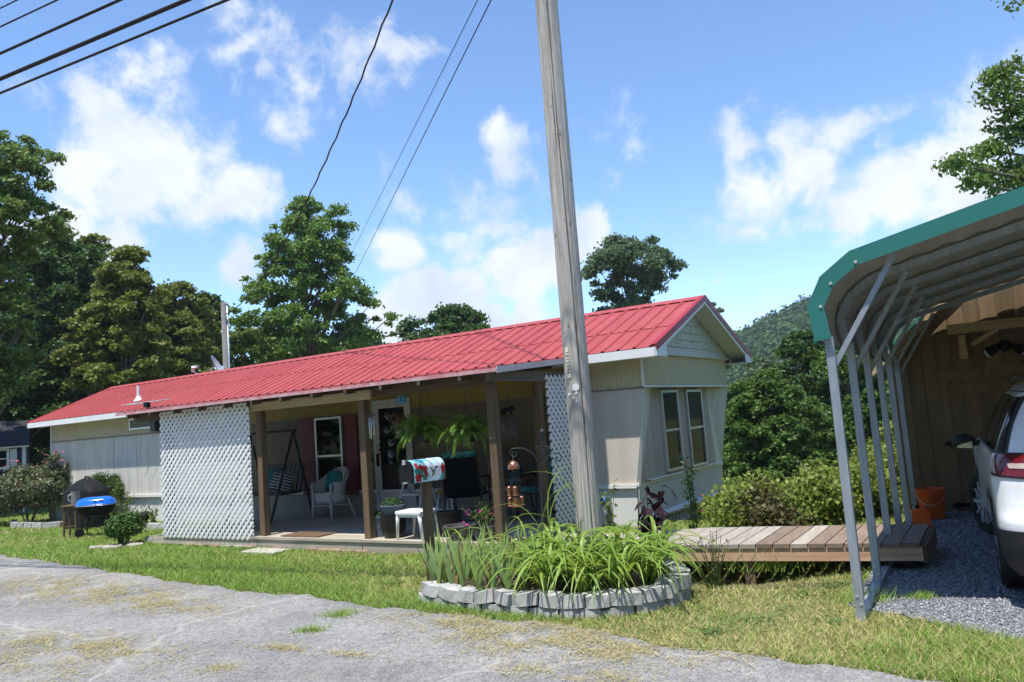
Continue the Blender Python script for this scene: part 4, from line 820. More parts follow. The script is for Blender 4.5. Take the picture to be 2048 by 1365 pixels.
# ---------------------------------------------------------------- parked car
paint = mat('white_car_paint', (.74, .75, .76), .28, var=.01, coat=.6, spec=.5)
blk = mat('black_cladding', (.022, .022, .024), .6, var=.15, scale=20)
cglass = mat('car_tinted_glass', (.006, .007, .008), .12, var=.0, spec=.25)
rubber = mat('tyre_rubber', (.018, .018, .018), .8, var=.2, scale=20)
chrome = mat('wheel_alloy', (.50, .51, .53), .35, metal=.25, var=.05)
lampr = mat('red_lamp', (.13, .007, .009), .15, var=.1, coat=.4); lampc = mat('clear_lamp', (.34, .22, .20), .15, scale=20, col2=(.50, .42, .38), coat=.4)
SCL = .93
def build_car():
    c = Thing('car', 'white compact SUV parked under the carport, seen from behind', 'car', K(1.75, .30, .012), KRZ+math.radians(2.3))
    prof = [  # z, half width, rear y, front y, rear corner, front corner
        (.20, .80, .14, 4.30, .30, .35), (.28, .87, .06, 4.40, .30, .40), (.40, .905, .01, 4.47, .28, .45), (.58, .915, .0, 4.50, .26, .5), (.63, .915, .005, 4.50, .26, .5),
        (.70, .915, .045, 4.48, .28, .5), (.80, .918, .07, 4.45, .30, .5), (.92, .918, .085, 4.38, .32, .5), (1.00, .905, .10, 4.20, .33, .5), (1.06, .885, .115, 3.75, .34, .5), (1.10, .865, .13, 3.42, .35, .5),
        (1.20, .825, .17, 3.15, .33, .45), (1.32, .775, .225, 2.90, .31, .42), (1.44, .715, .285, 2.66, .30, .4), (1.53, .655, .33, 2.46, .30, .4), (1.60, .575, .36, 2.25, .30, .4), (1.645, .45, .42, 2.0, .28, .35), (1.67, .26, .6, 1.75, .2, .2)]
    zs = np.array([p[0] for p in prof]); cols = [np.array([p[k] for p in prof]) for k in range(1, 6)]
    def pt(q, z, e=0.0):
        a, y0, y1, rr, rf = [float(np.interp(z, zs, k)) for k in cols]; a += e; y0 -= e; y1 += e
        if q <= 1: x, y = (a-rr)*q, y0
        elif q <= 2: t = (q-1)*math.pi/2; x, y = a-rr+rr*math.sin(t), y0+rr-rr*math.cos(t)
        elif q <= 3: x, y = a, y0+rr+(y1-rf-y0-rr)*(q-2)
        elif q <= 4: t = (q-3)*math.pi/2; x, y = a-rf+rf*math.cos(t), y1-rf+rf*math.sin(t)
        else: x, y = (a-rf)*(5-q), y1
        return (-x*SCL, y*SCL, z*SCL)
    def qof(y, z):
        a, y0, y1, rr, rf = [float(np.interp(z, zs, k)) for k in cols]
        if y < y0+rr: return 1+math.acos(max(-1, min(1, (y0+rr-y)/rr)))*2/math.pi
        return 2+(y-y0-rr)/(y1-rf-y0-rr)
    qs = np.concatenate([np.linspace(0, 1, 6)[:-1], np.linspace(1, 2, 9)[:-1], np.linspace(2, 3, 56)[:-1], np.linspace(3, 4, 9)[:-1], np.linspace(4, 5, 5)])
    zz = np.concatenate([np.linspace(a, b, 4)[:-1] for a, b in zip(zs[:-1], zs[1:])]+[[zs[-1]]])
    AX = (.98, 3.60); WR = .40
    V, F = [], []
    for sg in (1, -1):
        base = len(V)
        for z in zz:
            for q in qs:
                p = pt(q, z); V.append((p[0]*sg, p[1], p[2]))
        n = len(qs)
        for i in range(len(zz)-1):
            for j in range(n-1):
                ctr = pt((qs[j]+qs[j+1])/2, (zz[i]+zz[i+1])/2); y, z = ctr[1]/SCL, ctr[2]/SCL
                if abs(ctr[0]) > .6*SCL and any((y-ax)**2+(z-.345)**2 < (WR-.02)**2 for ax in AX): continue
                f = (base+i*n+j, base+(i+1)*n+j, base+(i+1)*n+j+1, base+i*n+j+1); F.append(f if sg > 0 else f[::-1])
        top = [base+(len(zz)-1)*n+j for j in range(n)]; F.append(tuple(top[::-1]) if sg > 0 else tuple(top))
    m = M(); m.v, m.f = V, F
    body = c.part('body', m, paint, smooth=True, auto=50)
    def patch(name, corners, e, mt, parent=None, kind='yz', nu=10, nv=6, sg=1):
        """corners: four (y or q, z) around the patch"""
        m = M(); vs = []
        for i in range(nv+1):
            for j in range(nu+1):
                u, v = j/nu, i/nv
                a = [corners[0][k]*(1-u)*(1-v)+corners[1][k]*u*(1-v)+corners[2][k]*u*v+corners[3][k]*(1-u)*v for k in (0, 1)]
                q = a[0] if kind == 'q' else qof(a[0], a[1]); p = pt(q, a[1], e); vs.append((p[0]*sg, p[1], p[2]))
        m.add(vs, [(i*(nu+1)+j, i*(nu+1)+j+1, (i+1)*(nu+1)+j+1, (i+1)*(nu+1)+j) for i in range(nv) for j in range(nu)])
        return c.part(name, m, mt, parent, smooth=True)
    for sg in (1, -1):
        patch('window_surround', [(.26, 1.075), (3.0, 1.08), (2.1, 1.56), (.46, 1.55)], .003, blk, None, sg=sg, nu=30)
        patch('quarter_window', [(.31, 1.10), (.98, 1.10), (1.0, 1.51), (.50, 1.51)], .007, cglass, None, sg=sg)
        patch('door_window', [(1.04, 1.10), (1.88, 1.10), (1.80, 1.53), (1.06, 1.52)], .007, cglass, None, sg=sg)
        patch('door_window', [(1.95, 1.10), (2.85, 1.11), (2.1, 1.53), (1.88, 1.53)], .007, cglass, None, sg=sg)
        patch('lamp_surround', [(.56, .915), (1.86, .945), (2.08, 1.112), (.54, 1.112)], .009, blk, None, 'q', sg=sg)
        lm = patch('tail_lamp', [(.60, .93), (1.80, .96), (2.02, 1.10), (.58, 1.10)], .012, lampr, None, 'q', sg=sg)
        patch('lamp_band', [(.9, 1.0), (1.45, 1.005), (1.52, 1.04), (.9, 1.04)], .016, lampc, lm, 'q', sg=sg)
        patch('lamp_edge', [(1.68, .965), (1.82, .97), (2.0, 1.095), (1.82, 1.095)], .015, lampc, lm, 'q', nu=4, sg=sg)
        patch('reflector', [(.55, .44), (1.25, .46), (1.32, .52), (.55, .52)], .014, mat('red_reflector', (.5, .01, .012), .15), None, 'q', sg=sg)
        for y, z in ((1.42, .97), (2.35, .985)): patch('door_handle', [(y, z-.018), (y+.19, z-.015), (y+.19, z+.02), (y, z+.02)], .025, paint, None, nu=4, nv=2, sg=sg)
        for y in (1.03, 1.93, 2.86): patch('door_gap', [(y, .36), (y+.012, .36), (y+.012, 1.07), (y, 1.07)], .002, blk, None, nu=1, nv=12, sg=sg)
        patch('sill_cladding', [(1.32, .215), (3.22, .215), (3.22, .36), (1.32, .36)], .010, blk, None, nu=20, sg=sg)
        rail = M().tube([(-sg*(.60-.02)*SCL, (y)*SCL, (1.625 + .045*math.sin(math.pi*min(1, max(0, (y-.6)/1.6))))*SCL) for y in np.linspace(.6, 2.2, 12)], .016, 6)
        c.part('roof_rail', rail, blk, None, smooth=True)
        mr = M().ball((-sg*1.03*SCL, 2.62*SCL, 1.07*SCL), .105, 12, 8, 1, .55, .68).bar((-sg*.86*SCL, 2.66*SCL, 1.05*SCL), (-sg*.98*SCL, 2.64*SCL, 1.05*SCL), .06, .05)
        mm = c.part('mirror', mr, blk, None, smooth=True, auto=60)
        c.part('mirror_glass', M().prism([(-sg*1.03*SCL-.06, 1.015*SCL), (-sg*1.03*SCL+.07, 1.005*SCL), (-sg*1.03*SCL+.07, 1.075*SCL), (-sg*1.03*SCL-.045, 1.04*SCL)], 2.62*SCL-.062, 2.62*SCL-.058, 'xz'), mat('mirror_silver', (.35, .36, .38), .1, metal=1.0, var=.0), mm)
        for ax in AX:
            ring = M(); vs = []; k = 22
            for i in range(k+1):
                t = -.25+(math.pi+.5)*i/k
                for r in (WR-.045, WR+.055):
                    y, z = ax+r*math.cos(t), max(.21, .345+r*math.sin(t)); p = pt(min(2.999, max(1.3, qof(y, z))), z, .016); vs.append((p[0]*sg, y*SCL, z*SCL))
            ring.add(vs, [(2*i, 2*i+1, 2*i+3, 2*i+2) for i in range(k)])
            c.part('arch_cladding', ring, blk, None, smooth=True)
    patch('rear_window', [(-.9, 1.16), (.86, 1.16), (.80, 1.50), (-.85, 1.50)], .004, cglass, None, 'q') if False else None
    # rear glass, tailgate gap, lower bumper on the rear face (both halves in one strip)
    def rear(name, x0, x1, z0, z1, e, mt, nx=14, nz=6, q1=None):
        m = M(); vs = []
        for i in range(nz+1):
            z = z0+(z1-z0)*i/nz
            for j in range(nx+1):
                s = -1+2*j/nx; q = abs(s)*(q1 if q1 else 1)*(x0+(x1-x0)*i/nz); p = pt(q, z, e); vs.append((p[0]*(1 if s >= 0 else -1), p[1], p[2]))
        m.add(vs, [(i*(nx+1)+j, (i+1)*(nx+1)+j, (i+1)*(nx+1)+j+1, i*(nx+1)+j+1) for i in range(nz) for j in range(nx)])
        return c.part(name, m, mt, None, smooth=True)
    rear('rear_window', 1.05, 1.12, 1.15, 1.50, .004, cglass)
    rear('lower_bumper', 1.0, 1.0, .21, .575, .012, blk, 30, 8, 1.98)
    rear('tailgate_gap', 1.0, 1.0, .655, .665, .003, blk, 20, 1, 1.2)
    rear('plate_recess', .35, .35, .74, .86, .004, blk)
    rear('spoiler', 1.25, 1.2, 1.54, 1.58, .05, paint, 20, 2)
    for xa, xb in ((-.80*SCL, -.45*SCL), (.45*SCL, .80*SCL)):
        for ya, yb in ((.5, 1.4), (2.9, 3.8)): c.part('wheel_well', M().box(xa, xb, ya, yb, .22, .80), dark_in)
    c.part('underbody', M().box(-.6, .6, .25, 3.9, .19, .26), dark_in)
    # wheels
    def wheel(x, y, steer, sg):
        R = .345*SCL; tm = M().lathe([(R*.66, -.10), (R*.74, -.112), (R*.93, -.11), (R, -.085), (R, .085), (R*.93, .11), (R*.74, .112), (R*.66, .10), (R*.64, .0), (R*.66, -.10)], 40, (0, 0, 0), 'x', caps=False)
        e = bpy.data.objects.new('wheel', tm.mesh('tyre', smooth=True, autosmooth=35)); COL.objects.link(e); e.parent = c.e; e.location = (x, y, R); e.rotation_euler = (0, 0, steer); e.data.materials.append(rubber)
        rm = M().lathe([(R*.67, -.105), (R*.69, -.098), (R*.66, -.085), (R*.60, -.03), (R*.60, .09)], 40, (0, 0, 0), 'x', caps=False)
        for k in range(10):
            t = 2*math.pi*k/10; 
            o, i_ = R*.66, R*.13
            p, q = (-.085, i_*math.cos(t), i_*math.sin(t)), (-.095, o*math.cos(t), o*math.sin(t))
            rm.bar(p, q, .036 if k % 2 == 0 else .02, .022, (1, 0, 0))
        rm.lathe([(R*.16, -.06), (R*.2, -.085), (R*.17, -.105), (.001, -.11)], 20, (0, 0, 0), 'x')
        ro = obj('rim', rm.mesh('rim', smooth=True, autosmooth=30), chrome, e)
        obj('brake_disc', M().cyl((.0, 0, 0), (.02, 0, 0), R*.6, R*.6, 24), dark_in, e)
        if sg < 0: e.rotation_euler = (0, 0, steer+math.pi)
    for sg in (1, -1):
        wheel(-sg*.80*SCL, AX[0]*SCL, 0, sg); wheel(-sg*.80*SCL, AX[1]*SCL, math.radians(20), sg)
build_car()
# ---------------------------------------------------------------- trees
bark = mat('tree_bark', (.10, .08, .06), .9, scale=6, stretch=(3, 3, .6), col2=(.19, .16, .12), bump=.5, bscale=20)
L_poplar = leafmat('poplar_leaves', [(.085, .175, .03), (.14, .25, .045), (.20, .31, .065), (.10, .19, .033)], .4, .45, .4)
L_dark = leafmat('dark_leaves', [(.032, .075, .018), (.058, .118, .025), (.09, .155, .032), (.042, .092, .02)], .34, .5, .35)
L_yel = leafmat('yellowish_leaves', [(.12, .165, .028), (.18, .225, .04), (.26, .28, .065), (.09, .14, .024)], .36, .5, .35)
L_light = leafmat('light_leaves', [(.09, .165, .03), (.14, .225, .045), (.19, .27, .06)], .35, .5, .35)
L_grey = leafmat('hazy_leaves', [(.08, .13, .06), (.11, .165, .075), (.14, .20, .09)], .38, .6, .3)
L_slope = leafmat('slope_leaves', [(.05, .11, .022), (.085, .165, .03), (.13, .215, .042), (.06, .125, .025)], .36, .5, .35)
L_hill = leafmat('hill_leaves', [(.026, .064, .014), (.045, .098, .02), (.062, .12, .025)], .2, .6, .2)
L_vine = leafmat('vine_leaves', [(.14, .22, .033), (.21, .29, .05), (.30, .34, .08), (.11, .19, .028)], .4, .5, .35)
def tree(name, label, rows, Y, lm, nleaf, lsize, nclump, zbase=None, group='trees behind the home', seed=1, depth=.8, trunk_u=None, clump=.16, bare=0.0, cat='tree', tr=.014, dense=1.0):
    """rows: (v, u_left, u_right) outline of the crown read at distance Y; crown filled with leafy clumps hung on limbs"""
    rng = np.random.default_rng(seed); R = [(pix((l+r)/2, v, Y), (pix(r, v, Y)-pix(l, v, Y)).length/2) for v, l, r in rows]
    zc = np.array([p.z for p, _ in R])[::-1]; xc = np.array([p.x for p, _ in R])[::-1]; hw = np.array([w for _, w in R])[::-1]
    top, bot = zc[-1], zc[0]; H_ = top-bot; bu = trunk_u if trunk_u is not None else None
    bx = pix(bu, rows[-1][0], Y).x if bu is not None else float(np.mean(xc))
    z0 = gz1(bx, Y) if zbase is None else zbase
    nleaf = int(nleaf*1.7*dense**.5); lsize = lsize*.70; nclump = int(nclump*2.1*dense); T = Thing(name, label, cat, (bx, Y, z0), 0, group); base = np.array([bx, Y, z0])
    # clump centres
    zz = bot+H_*rng.random(nclump*6); w = np.interp(zz, zc, hw); k = rng.random(len(zz)) < w/hw.max(); zz = zz[k][:nclump]; w = np.interp(zz, zc, hw); cx = np.interp(zz, zc, xc); n = len(zz)
    cr = np.clip(hw.mean()*clump*(.35+1.0*rng.random(n)**1.5), .18, None); cr = np.minimum(cr, np.maximum(w*.7, .22))
    th = rng.random(n)*6.283; rad = rng.random(n)**.5; edge = 1+.13*np.sin(3*th+zz*1.7+seed)+.10*np.sin(7*th-zz*2.9)
    rx = np.maximum(w*edge-cr*.35, .05)
    cen = np.stack([cx+rx*rad*np.cos(th), Y+rx*depth*rad*np.sin(th), np.minimum(zz, top-cr*.4)], -1)
    per = np.maximum(6, (nleaf*cr**1.7/np.sum(cr**1.7)).astype(int)); P_, D_ = [], []
    for c, r, m in zip(cen, cr, per):
        out = np.array([c[0]-np.interp(c[2], zc, xc), c[1]-Y, 0]); out = out/max(1e-6, np.linalg.norm(out))
        p, d = blob(c, (r*1.3, r*1.3, r*.5), m, rng, .1); p = p+rng.normal(size=p.shape)*r*.22; p[:, 2] -= .25*np.maximum(0, (p-c) @ out)   # sprays droop outward
        P_.append(p); D_.append(d)
    P_, D_ = np.concatenate(P_), np.concatenate(D_); V, F = cards(P_, lsize, .7, .5, D_*.35, .12, rng)
    T.part('crown', npmesh('crown', V-base, F, lm), lm)
    tm = M(); hgt = top-z0; tx = float(np.interp(z0+hgt*.75, zc, xc)); r0 = max(.08, hgt*tr)
    path = [Vector((bx+(tx-bx)*f+.02*hgt*math.sin(5*f+seed)*.3, Y, z0-.3+(hgt*.93+.3)*f)) for f in np.linspace(0, 1, 9)]
    tm.tube([p-Vector(base) for p in path], r0, 7, r0*.12)
    order = rng.permutation(n)[:min(n, 60)]
    for i in order:
        e = Vector(cen[i]); f = max(.12, min(.9, (e.z-z0)/hgt-.16)); j = f*8; a = path[int(j)].lerp(path[min(8, int(j)+1)], j-int(j))
        mid = a.lerp(e, .5)+Vector((0, 0, -.04*(e-a).length)); tm.tube([a-Vector(base), mid-Vector(base), e-Vector(base)], [r0*(1-f)*.5+.02, r0*(1-f)*.3+.015, .012], 5)
    T.part('trunk', tm, bark, smooth=True)
    return T
TG = 'trees standing behind the home'
tree('tulip_tree', 'tall full tree with straight trunk rising above the roof centre', [(390, 600, 645), (430, 560, 690), (480, 515, 708), (540, 488, 715), (590, 480, 735), (640, 450, 768), (680, 455, 765), (715, 490, 700)], 34, L_poplar, 26000, .22, 150, seed=3, trunk_u=632, group=TG, clump=.15)
tree('sumac_tree', 'small dark flat-topped tree peeking above the ridge left of the pole', [(613, 885, 935), (630, 840, 965), (650, 800, 978), (675, 785, 982), (700, 800, 970)], 40, L_dark, 9000, .26, 40, seed=5, group=TG, clump=.26)
tree('shade_tree', 'hazy grey-green tree directly behind the utility pole and ridge', [(476, 1205, 1300), (505, 1170, 1345), (545, 1160, 1368), (575, 1170, 1340), (610, 1172, 1300), (640, 1165, 1330), (700, 1160, 1380)], 46, L_grey, 20000, .30, 80, seed=8, group=TG, clump=.2)
tree('shade_tree', 'tree of which one small tuft shows right of the roof peak', [(606, 1418, 1440), (625, 1405, 1450), (670, 1395, 1455), (740, 1380, 1460)], 52, L_grey, 5000, .30, 24, seed=9, group=TG)
LG = 'trees massed at the left behind the shed'
tree('maple_tree', 'light green maple at the far left edge, tallest there', [(272, -60, 25), (300, -150, 100), (345, -170, 108), (385, -170, 70), (425, -170, 125), (465, -170, 118), (510, -170, 70), (600, -170, 60), (700, -170, 60), (800, -170, 40)], 21, L_light, 26000, .17, 110, seed=11, group=LG, dense=1.5, trunk_u=-90)
tree('oak_tree', 'dark broad tree left of the yellowish trees, above the shed', [(470, 70, 150), (510, 40, 210), (570, 10, 230), (650, -20, 250), (760, -30, 250), (880, -40, 240)], 29, L_dark, 26000, .21, 110, seed=12, group=LG, dense=1.7)
tree('hickory_tree', 'yellowish green tree with pointed top left of the vent pipe', [(490, 245, 272), (520, 215, 295), (560, 195, 305), (620, 160, 325), (690, 140, 335), (770, 130, 340)], 26, L_yel, 24000, .19, 110, seed=13, group=LG, dense=1.7)
tree('hickory_tree', 'olive tree with twin tops between dark and yellowish trees', [(470, 170, 205), (500, 140, 215), (560, 100, 230), (640, 90, 250), (760, 80, 260)], 31, L_yel, 16000, .2, 80, seed=14, group=LG, dense=1.7)
tree('oak_tree', 'rounded green tree left of the distant utility pole', [(570, 325, 385), (600, 290, 410), (640, 270, 430), (700, 265, 445), (770, 260, 450)], 30, L_yel, 18000, .2, 80, seed=15, group=LG, dense=1.7)
tree('oak_tree', 'dark low tree filling the gap behind the vent pipe', [(600, 130, 330), (660, 90, 400), (740, 60, 430), (830, 40, 400)], 36, L_dark, 16000, .26, 70, seed=16, group=LG, dense=1.7)
tree('oak_tree', 'dark shaded tree behind the navy shed reaching the ground', [(640, -80, 90), (720, -100, 130), (820, -110, 150), (930, -110, 150), (990, -100, 140)], 27.5, L_dark, 20000, .22, 80, seed=17, group=LG, dense=1.7)
tree('oak_tree', 'dark green tree touching the distant utility pole on its left', [(590, 375, 430), (620, 350, 450), (670, 330, 460), (740, 320, 470)], 33, L_dark, 14000, .21, 70, seed=18, group=LG, dense=1.6)
tree('oak_tree', 'dark green tree whose top fills the gap beside the tallest maple', [(480, 20, 110), (530, -20, 150), (620, -40, 180), (740, -40, 200), (860, -40, 200)], 33, L_dark, 20000, .22, 90, seed=19, group=LG, dense=1.7)
for i, (r, Y, lm, sd, lb) in enumerate([([(660, 470, 540), (700, 440, 570), (760, 430, 580)], 38, L_yel, 21, 'low bushy tree right of the distant utility pole'), ([(650, 560, 620), (690, 530, 660), (740, 520, 680)], 41, L_dark, 22, 'dark bushy tree at the foot of the tall tree'), ([(655, 690, 745), (680, 650, 772), (730, 640, 780)], 37, L_grey, 23, 'grey-green bushy tree at the right foot of the tall tree')]):
    tree('bushy_tree', lb, r, Y, lm, 8000, .24, 40, seed=sd, group=TG, clump=.3)
RG = 'trees on the slope right of the home'
tree('slope_tree', 'tall dark tree beside the front carport leg on the slope', [(665, 1585, 1640), (690, 1560, 1700), (750, 1550, 1760), (830, 1560, 1800), (900, 1580, 1800), (980, 1580, 1800)], 27, L_dark, 24000, .21, 100, seed=31, group=RG)
tree('slope_tree', 'bright leafy tree right of the bay windows on the slope', [(742, 1500, 1560), (770, 1470, 1600), (830, 1450, 1620), (900, 1440, 1640), (970, 1440, 1640), (1040, 1440, 1640)], 19, L_slope, 22000, .15, 100, seed=32, group=RG)
tree('slope_tree', 'mid green tree close behind the bay corner of the home', [(770, 1440, 1500), (830, 1420, 1530), (920, 1410, 1540), (1010, 1410, 1540)], 23, L_dark, 12000, .18, 60, seed=33, group=RG)
tree('slope_tree', 'green tree seen between the carport legs', [(700, 1640, 1760), (760, 1620, 1800), (850, 1610, 1830), (950, 1610, 1830), (1030, 1610, 1830)], 22, L_slope, 18000, .17, 80, seed=34, group=RG)
tree('slope_tree', 'hazy tree halfway up the slope below the hilltop', [(715, 1500, 1560), (745, 1470, 1610), (800, 1450, 1640), (860, 1440, 1640)], 40, L_grey, 12000, .28, 60, seed=35, group=RG)
def vines(label, u0, u1, v0, v1, Y, n, seed, lm=L_vine):
    rng = np.random.default_rng(seed); c = pix((u0+u1)/2, v1, Y); zb = gz1(c.x, Y); T = Thing('vine_shrub', label, 'shrub', (c.x, Y, zb), 0, 'vine shrubs beyond the boardwalk')
    w = (pix(u1, v1, Y)-pix(u0, v1, Y)).length/2; zt = pix((u0+u1)/2, v0, Y).z; P_, D_ = [], []
    for i in range(40):
        x = c.x+w*rng.uniform(-1, 1); r = .15+.22*rng.random(); z = zb+(zt-zb)*(rng.random()**.7)*(1.12-.5*abs((x-c.x)/w))*(.75+.5*rng.random()); p, d = blob((x, Y+rng.uniform(-.6, .6), z), (r*1.2, r*1.2, r), n//18, rng, .3); P_.append(p); D_.append(d)
    P_, D_ = np.concatenate(P_), np.concatenate(D_); V, F = cards(P_, .062, .75, .5, D_*.7, .12, rng, .2)
    b = np.array([c.x, Y, zb]); T.part('foliage', npmesh('foliage', V-b, F, lm), lm); sm = M()
    for i in range(9): a = rng.uniform(-.7, .7)*w; sm.tube([(a*.6, 0, -.1), (a*.8, rng.uniform(-.2, .2), (zt-zb)*.4), (a+.2*rng.normal(), rng.uniform(-.3, .3), (zt-zb)*.8)], .014, 5, .004)
    T.part('stem', sm, bark); return T
vines('yellow-green vine shrub right beside the bay end of the home', 1448, 1560, 985, 1060, 10.3, 5600, 41)
vines('yellow-green vine shrub left of the front carport leg', 1545, 1670, 978, 1060, 10.0, 6000, 42)
vines('leafy vine shrub between the first and third carport legs', 1640, 1770, 965, 1050, 10.2, 6000, 43)
vines('tangled vine shrub between the rear carport legs and the barn', 1740, 1830, 880, 1040, 13.0, 5600, 44)
vines('reddish-brown tinged shrub at the foot of the vines', 1500, 1570, 1000, 1065, 9.6, 1500, 45, leafmat('brown_leaves', [(.09, .075, .03), (.12, .12, .035), (.07, .06, .028)], .3))
# silver maple behind the carport
def maple_right():
    rng = np.random.default_rng(51); T = Thing('silver_maple', 'silver maple overhanging the carport roof from the right', 'tree', (10.6, 13.6, -.5), 0); base = np.array([10.6, 13.6, -.5])
    tm = M(); path = [Vector((10.6-.25*f*f, 13.6, -.6+9.6*f)) for f in np.linspace(0, 1, 9)]; tm.tube([p-Vector(base) for p in path], .24, 9, .05)
    tips = [(1935, 325, 12.6), (1905, 328, 12.2), (1965, 345, 12.8), (1990, 300, 13), (2010, 250, 13.2), (1998, 145, 13), (2020, 180, 13.2), (2040, 130, 13.4), (2030, 215, 13), (1985, 155, 13), (1990, 192, 13), (2015, 282, 13.2), (1950, 365, 12.4), (2000, 370, 13), (2025, 330, 13.2), (2040, 380, 13.2), (1975, 300, 12.9), (2045, 260, 13.3)]
    cl = [(pix(u, v, Y), .17+.16*rng.random()) for u, v, Y in tips]
    for _ in range(90):   # the rest of the crown, outside the frame
        a = rng.random()*6.283; z = 2.9+6.3*rng.random(); r = 2.9*math.sin(math.pi*min(1, (z-1.6)/8.2))*math.sqrt(rng.random())+.2; p = Vector((10.5+r*math.cos(a), 13.6+r*math.sin(a), z))
        d = p-Vector((0, 0, EYE)); u = 1024+1569*d.dot(_R)/d.dot(_F)
        if u > 2060: cl.append((p, .3+.3*rng.random()))
    P_, D_ = [], []
    for i, (c, r) in enumerate(cl):
        p, d = blob(c, (r*1.3, r*1.3, r*.75), int(60+r*520) if i < 18 else int(150+r*420), rng, .3); P_.append(p); D_.append(d)
        f = max(.3, min(.92, (c.z+.5)/9-.12)); j = f*8; a = path[int(j)].lerp(path[min(8, int(j)+1)], j-int(j)); mid = a.lerp(c, .55)+Vector((0, 0, .25))
        tm.tube([a-Vector(base), mid-Vector(base), c-Vector(base)], [.045, .025, .007], 5)
    P_, D_ = np.concatenate(P_), np.concatenate(D_); V, F = cards(P_, .105, .5, .3, D_*.5, .1, rng, .7)
    T.part('crown', npmesh('crown', V-base, F, L_light), L_light); T.part('trunk', tm, bark, smooth=True)
maple_right()
# far wooded hill
def hill():
    nx, ny = 90, 30; xs = np.linspace(-160, 330, nx); ys = np.linspace(150, 420, ny); X, Y = np.meshgrid(xs, ys)
    crest = np.interp(X, [-160, -60, 0, 40, 60, 72, 84, 110, 160, 240, 330], [5, 5, 6, 8, 11, 16, 22, 30, 38, 34, 26])
    f = ss_np(150, 235, Y)*(1-.6*ss_np(300, 420, Y)); Z = -2+(crest+2)*f*(1+.25*ss_np(235, 300, Y))+.8*np.sin(X*.21)*np.sin(Y*.13)*f
    V = np.stack([X, Y, Z], -1).reshape(-1, 3); i = np.arange(nx*ny).reshape(ny, nx); F = np.stack([i[:-1, :-1], i[:-1, 1:], i[1:, 1:], i[1:, :-1]], -1).reshape(-1, 4)
    hm = mat('hill_ground', (.03, .055, .02), .95, scale=.2); structure('hill', npmesh('hill', V, F, hm, True), hm)
    rng = np.random.default_rng(61); n = 2600; x = rng.uniform(35, 190, n); y = 155+125*rng.random(n)
    from_grid = lambda x, y: -2+(np.interp(x, [-160, -60, 0, 40, 60, 72, 84, 110, 160, 240, 330], [5, 5, 6, 8, 11, 16, 22, 30, 38, 34, 26])+2)*ss_np(150, 235, y)*(1-.6*ss_np(300, 420, y))*(1+.25*ss_np(235, 300, y))
    z = from_grid(x, y); P_, D_ = [], []
    for k in range(n):
        r = 1.6+1.4*rng.random(); p, d = blob((x[k], y[k], z[k]+r*.7), (r, r, r*1.1), 26, rng, .7); P_.append(p); D_.append(d)
    P_, D_ = np.concatenate(P_), np.concatenate(D_); V, F = cards(P_, 1.3, .85, .3, D_*3.0, .1, rng)
    o = obj('hillside_woods', npmesh('hillside_woods', V, F, L_hill), L_hill, kind='stuff'); tag(o, 'dense woods covering the distant hill at the right', 'woods')
hill()
# unseen woods added across the road to keep low sky light off the porch
def add_shade_woods():
    rng = np.random.default_rng(77); P_, D_ = [], []; tm = M()
    for i in range(46):
        f = i/45; x = -38+76*f+rng.uniform(-1, 1); y = yedge(0)*0+(-x*.70)-13-rng.random()*7-4*math.sin(math.pi*f); h = 8.5+5*rng.random()
        if -6 < x < 6 and y > -12: y = -12-rng.random()*5
        tm.tube([(x, y, -.2), (x, y, h*.8)], .22, 6, .06)
        for k in range(15):
            z = 1.2+(h-1.2)*(k+.5)/15; r = (1.7+1.0*rng.random())*(1-.35*(z/h)); a = rng.random()*6.283; p, d = blob((x+1.5*rng.random()*math.cos(a), y+1.5*rng.random()*math.sin(a), z), (r, r, r*.8), 170, rng, .5); P_.append(p); D_.append(d)
    P_, D_ = np.concatenate(P_), np.concatenate(D_); V, F = cards(P_, .42, .75, .4, D_*.8, .1, rng)
    o = obj('unseen_shade_woods', npmesh('unseen_shade_woods', V, F, L_dark), L_dark, kind='stuff'); tag(o, 'unseen woods added across the road to shade the porch', 'woods')
    o = obj('unseen_shade_trunks', tm, bark, o)
add_shade_woods()

# ---------------------------------------------------------------- air
def haze():
    hb = obj('haze', M().box(-960, 960, -960, 960, -32, 66), None); hb['kind'] = 'stuff'; tag(hb, 'thin summer haze hanging over the whole valley', 'haze')
    m = bpy.data.materials.new('haze_air'); m.use_nodes = True; N, L = m.node_tree.nodes, m.node_tree.links; N.remove(N['Principled BSDF'])
    v = N.new('ShaderNodeVolumePrincipled'); v.inputs['Density'].default_value = .00042; v.inputs['Color'].default_value = (.80, .88, 1.0, 1); v.inputs['Anisotropy'].default_value = .2
    L.new(v.outputs[0], N['Material Output'].inputs['Volume']); hb.data.materials.append(m)
haze()
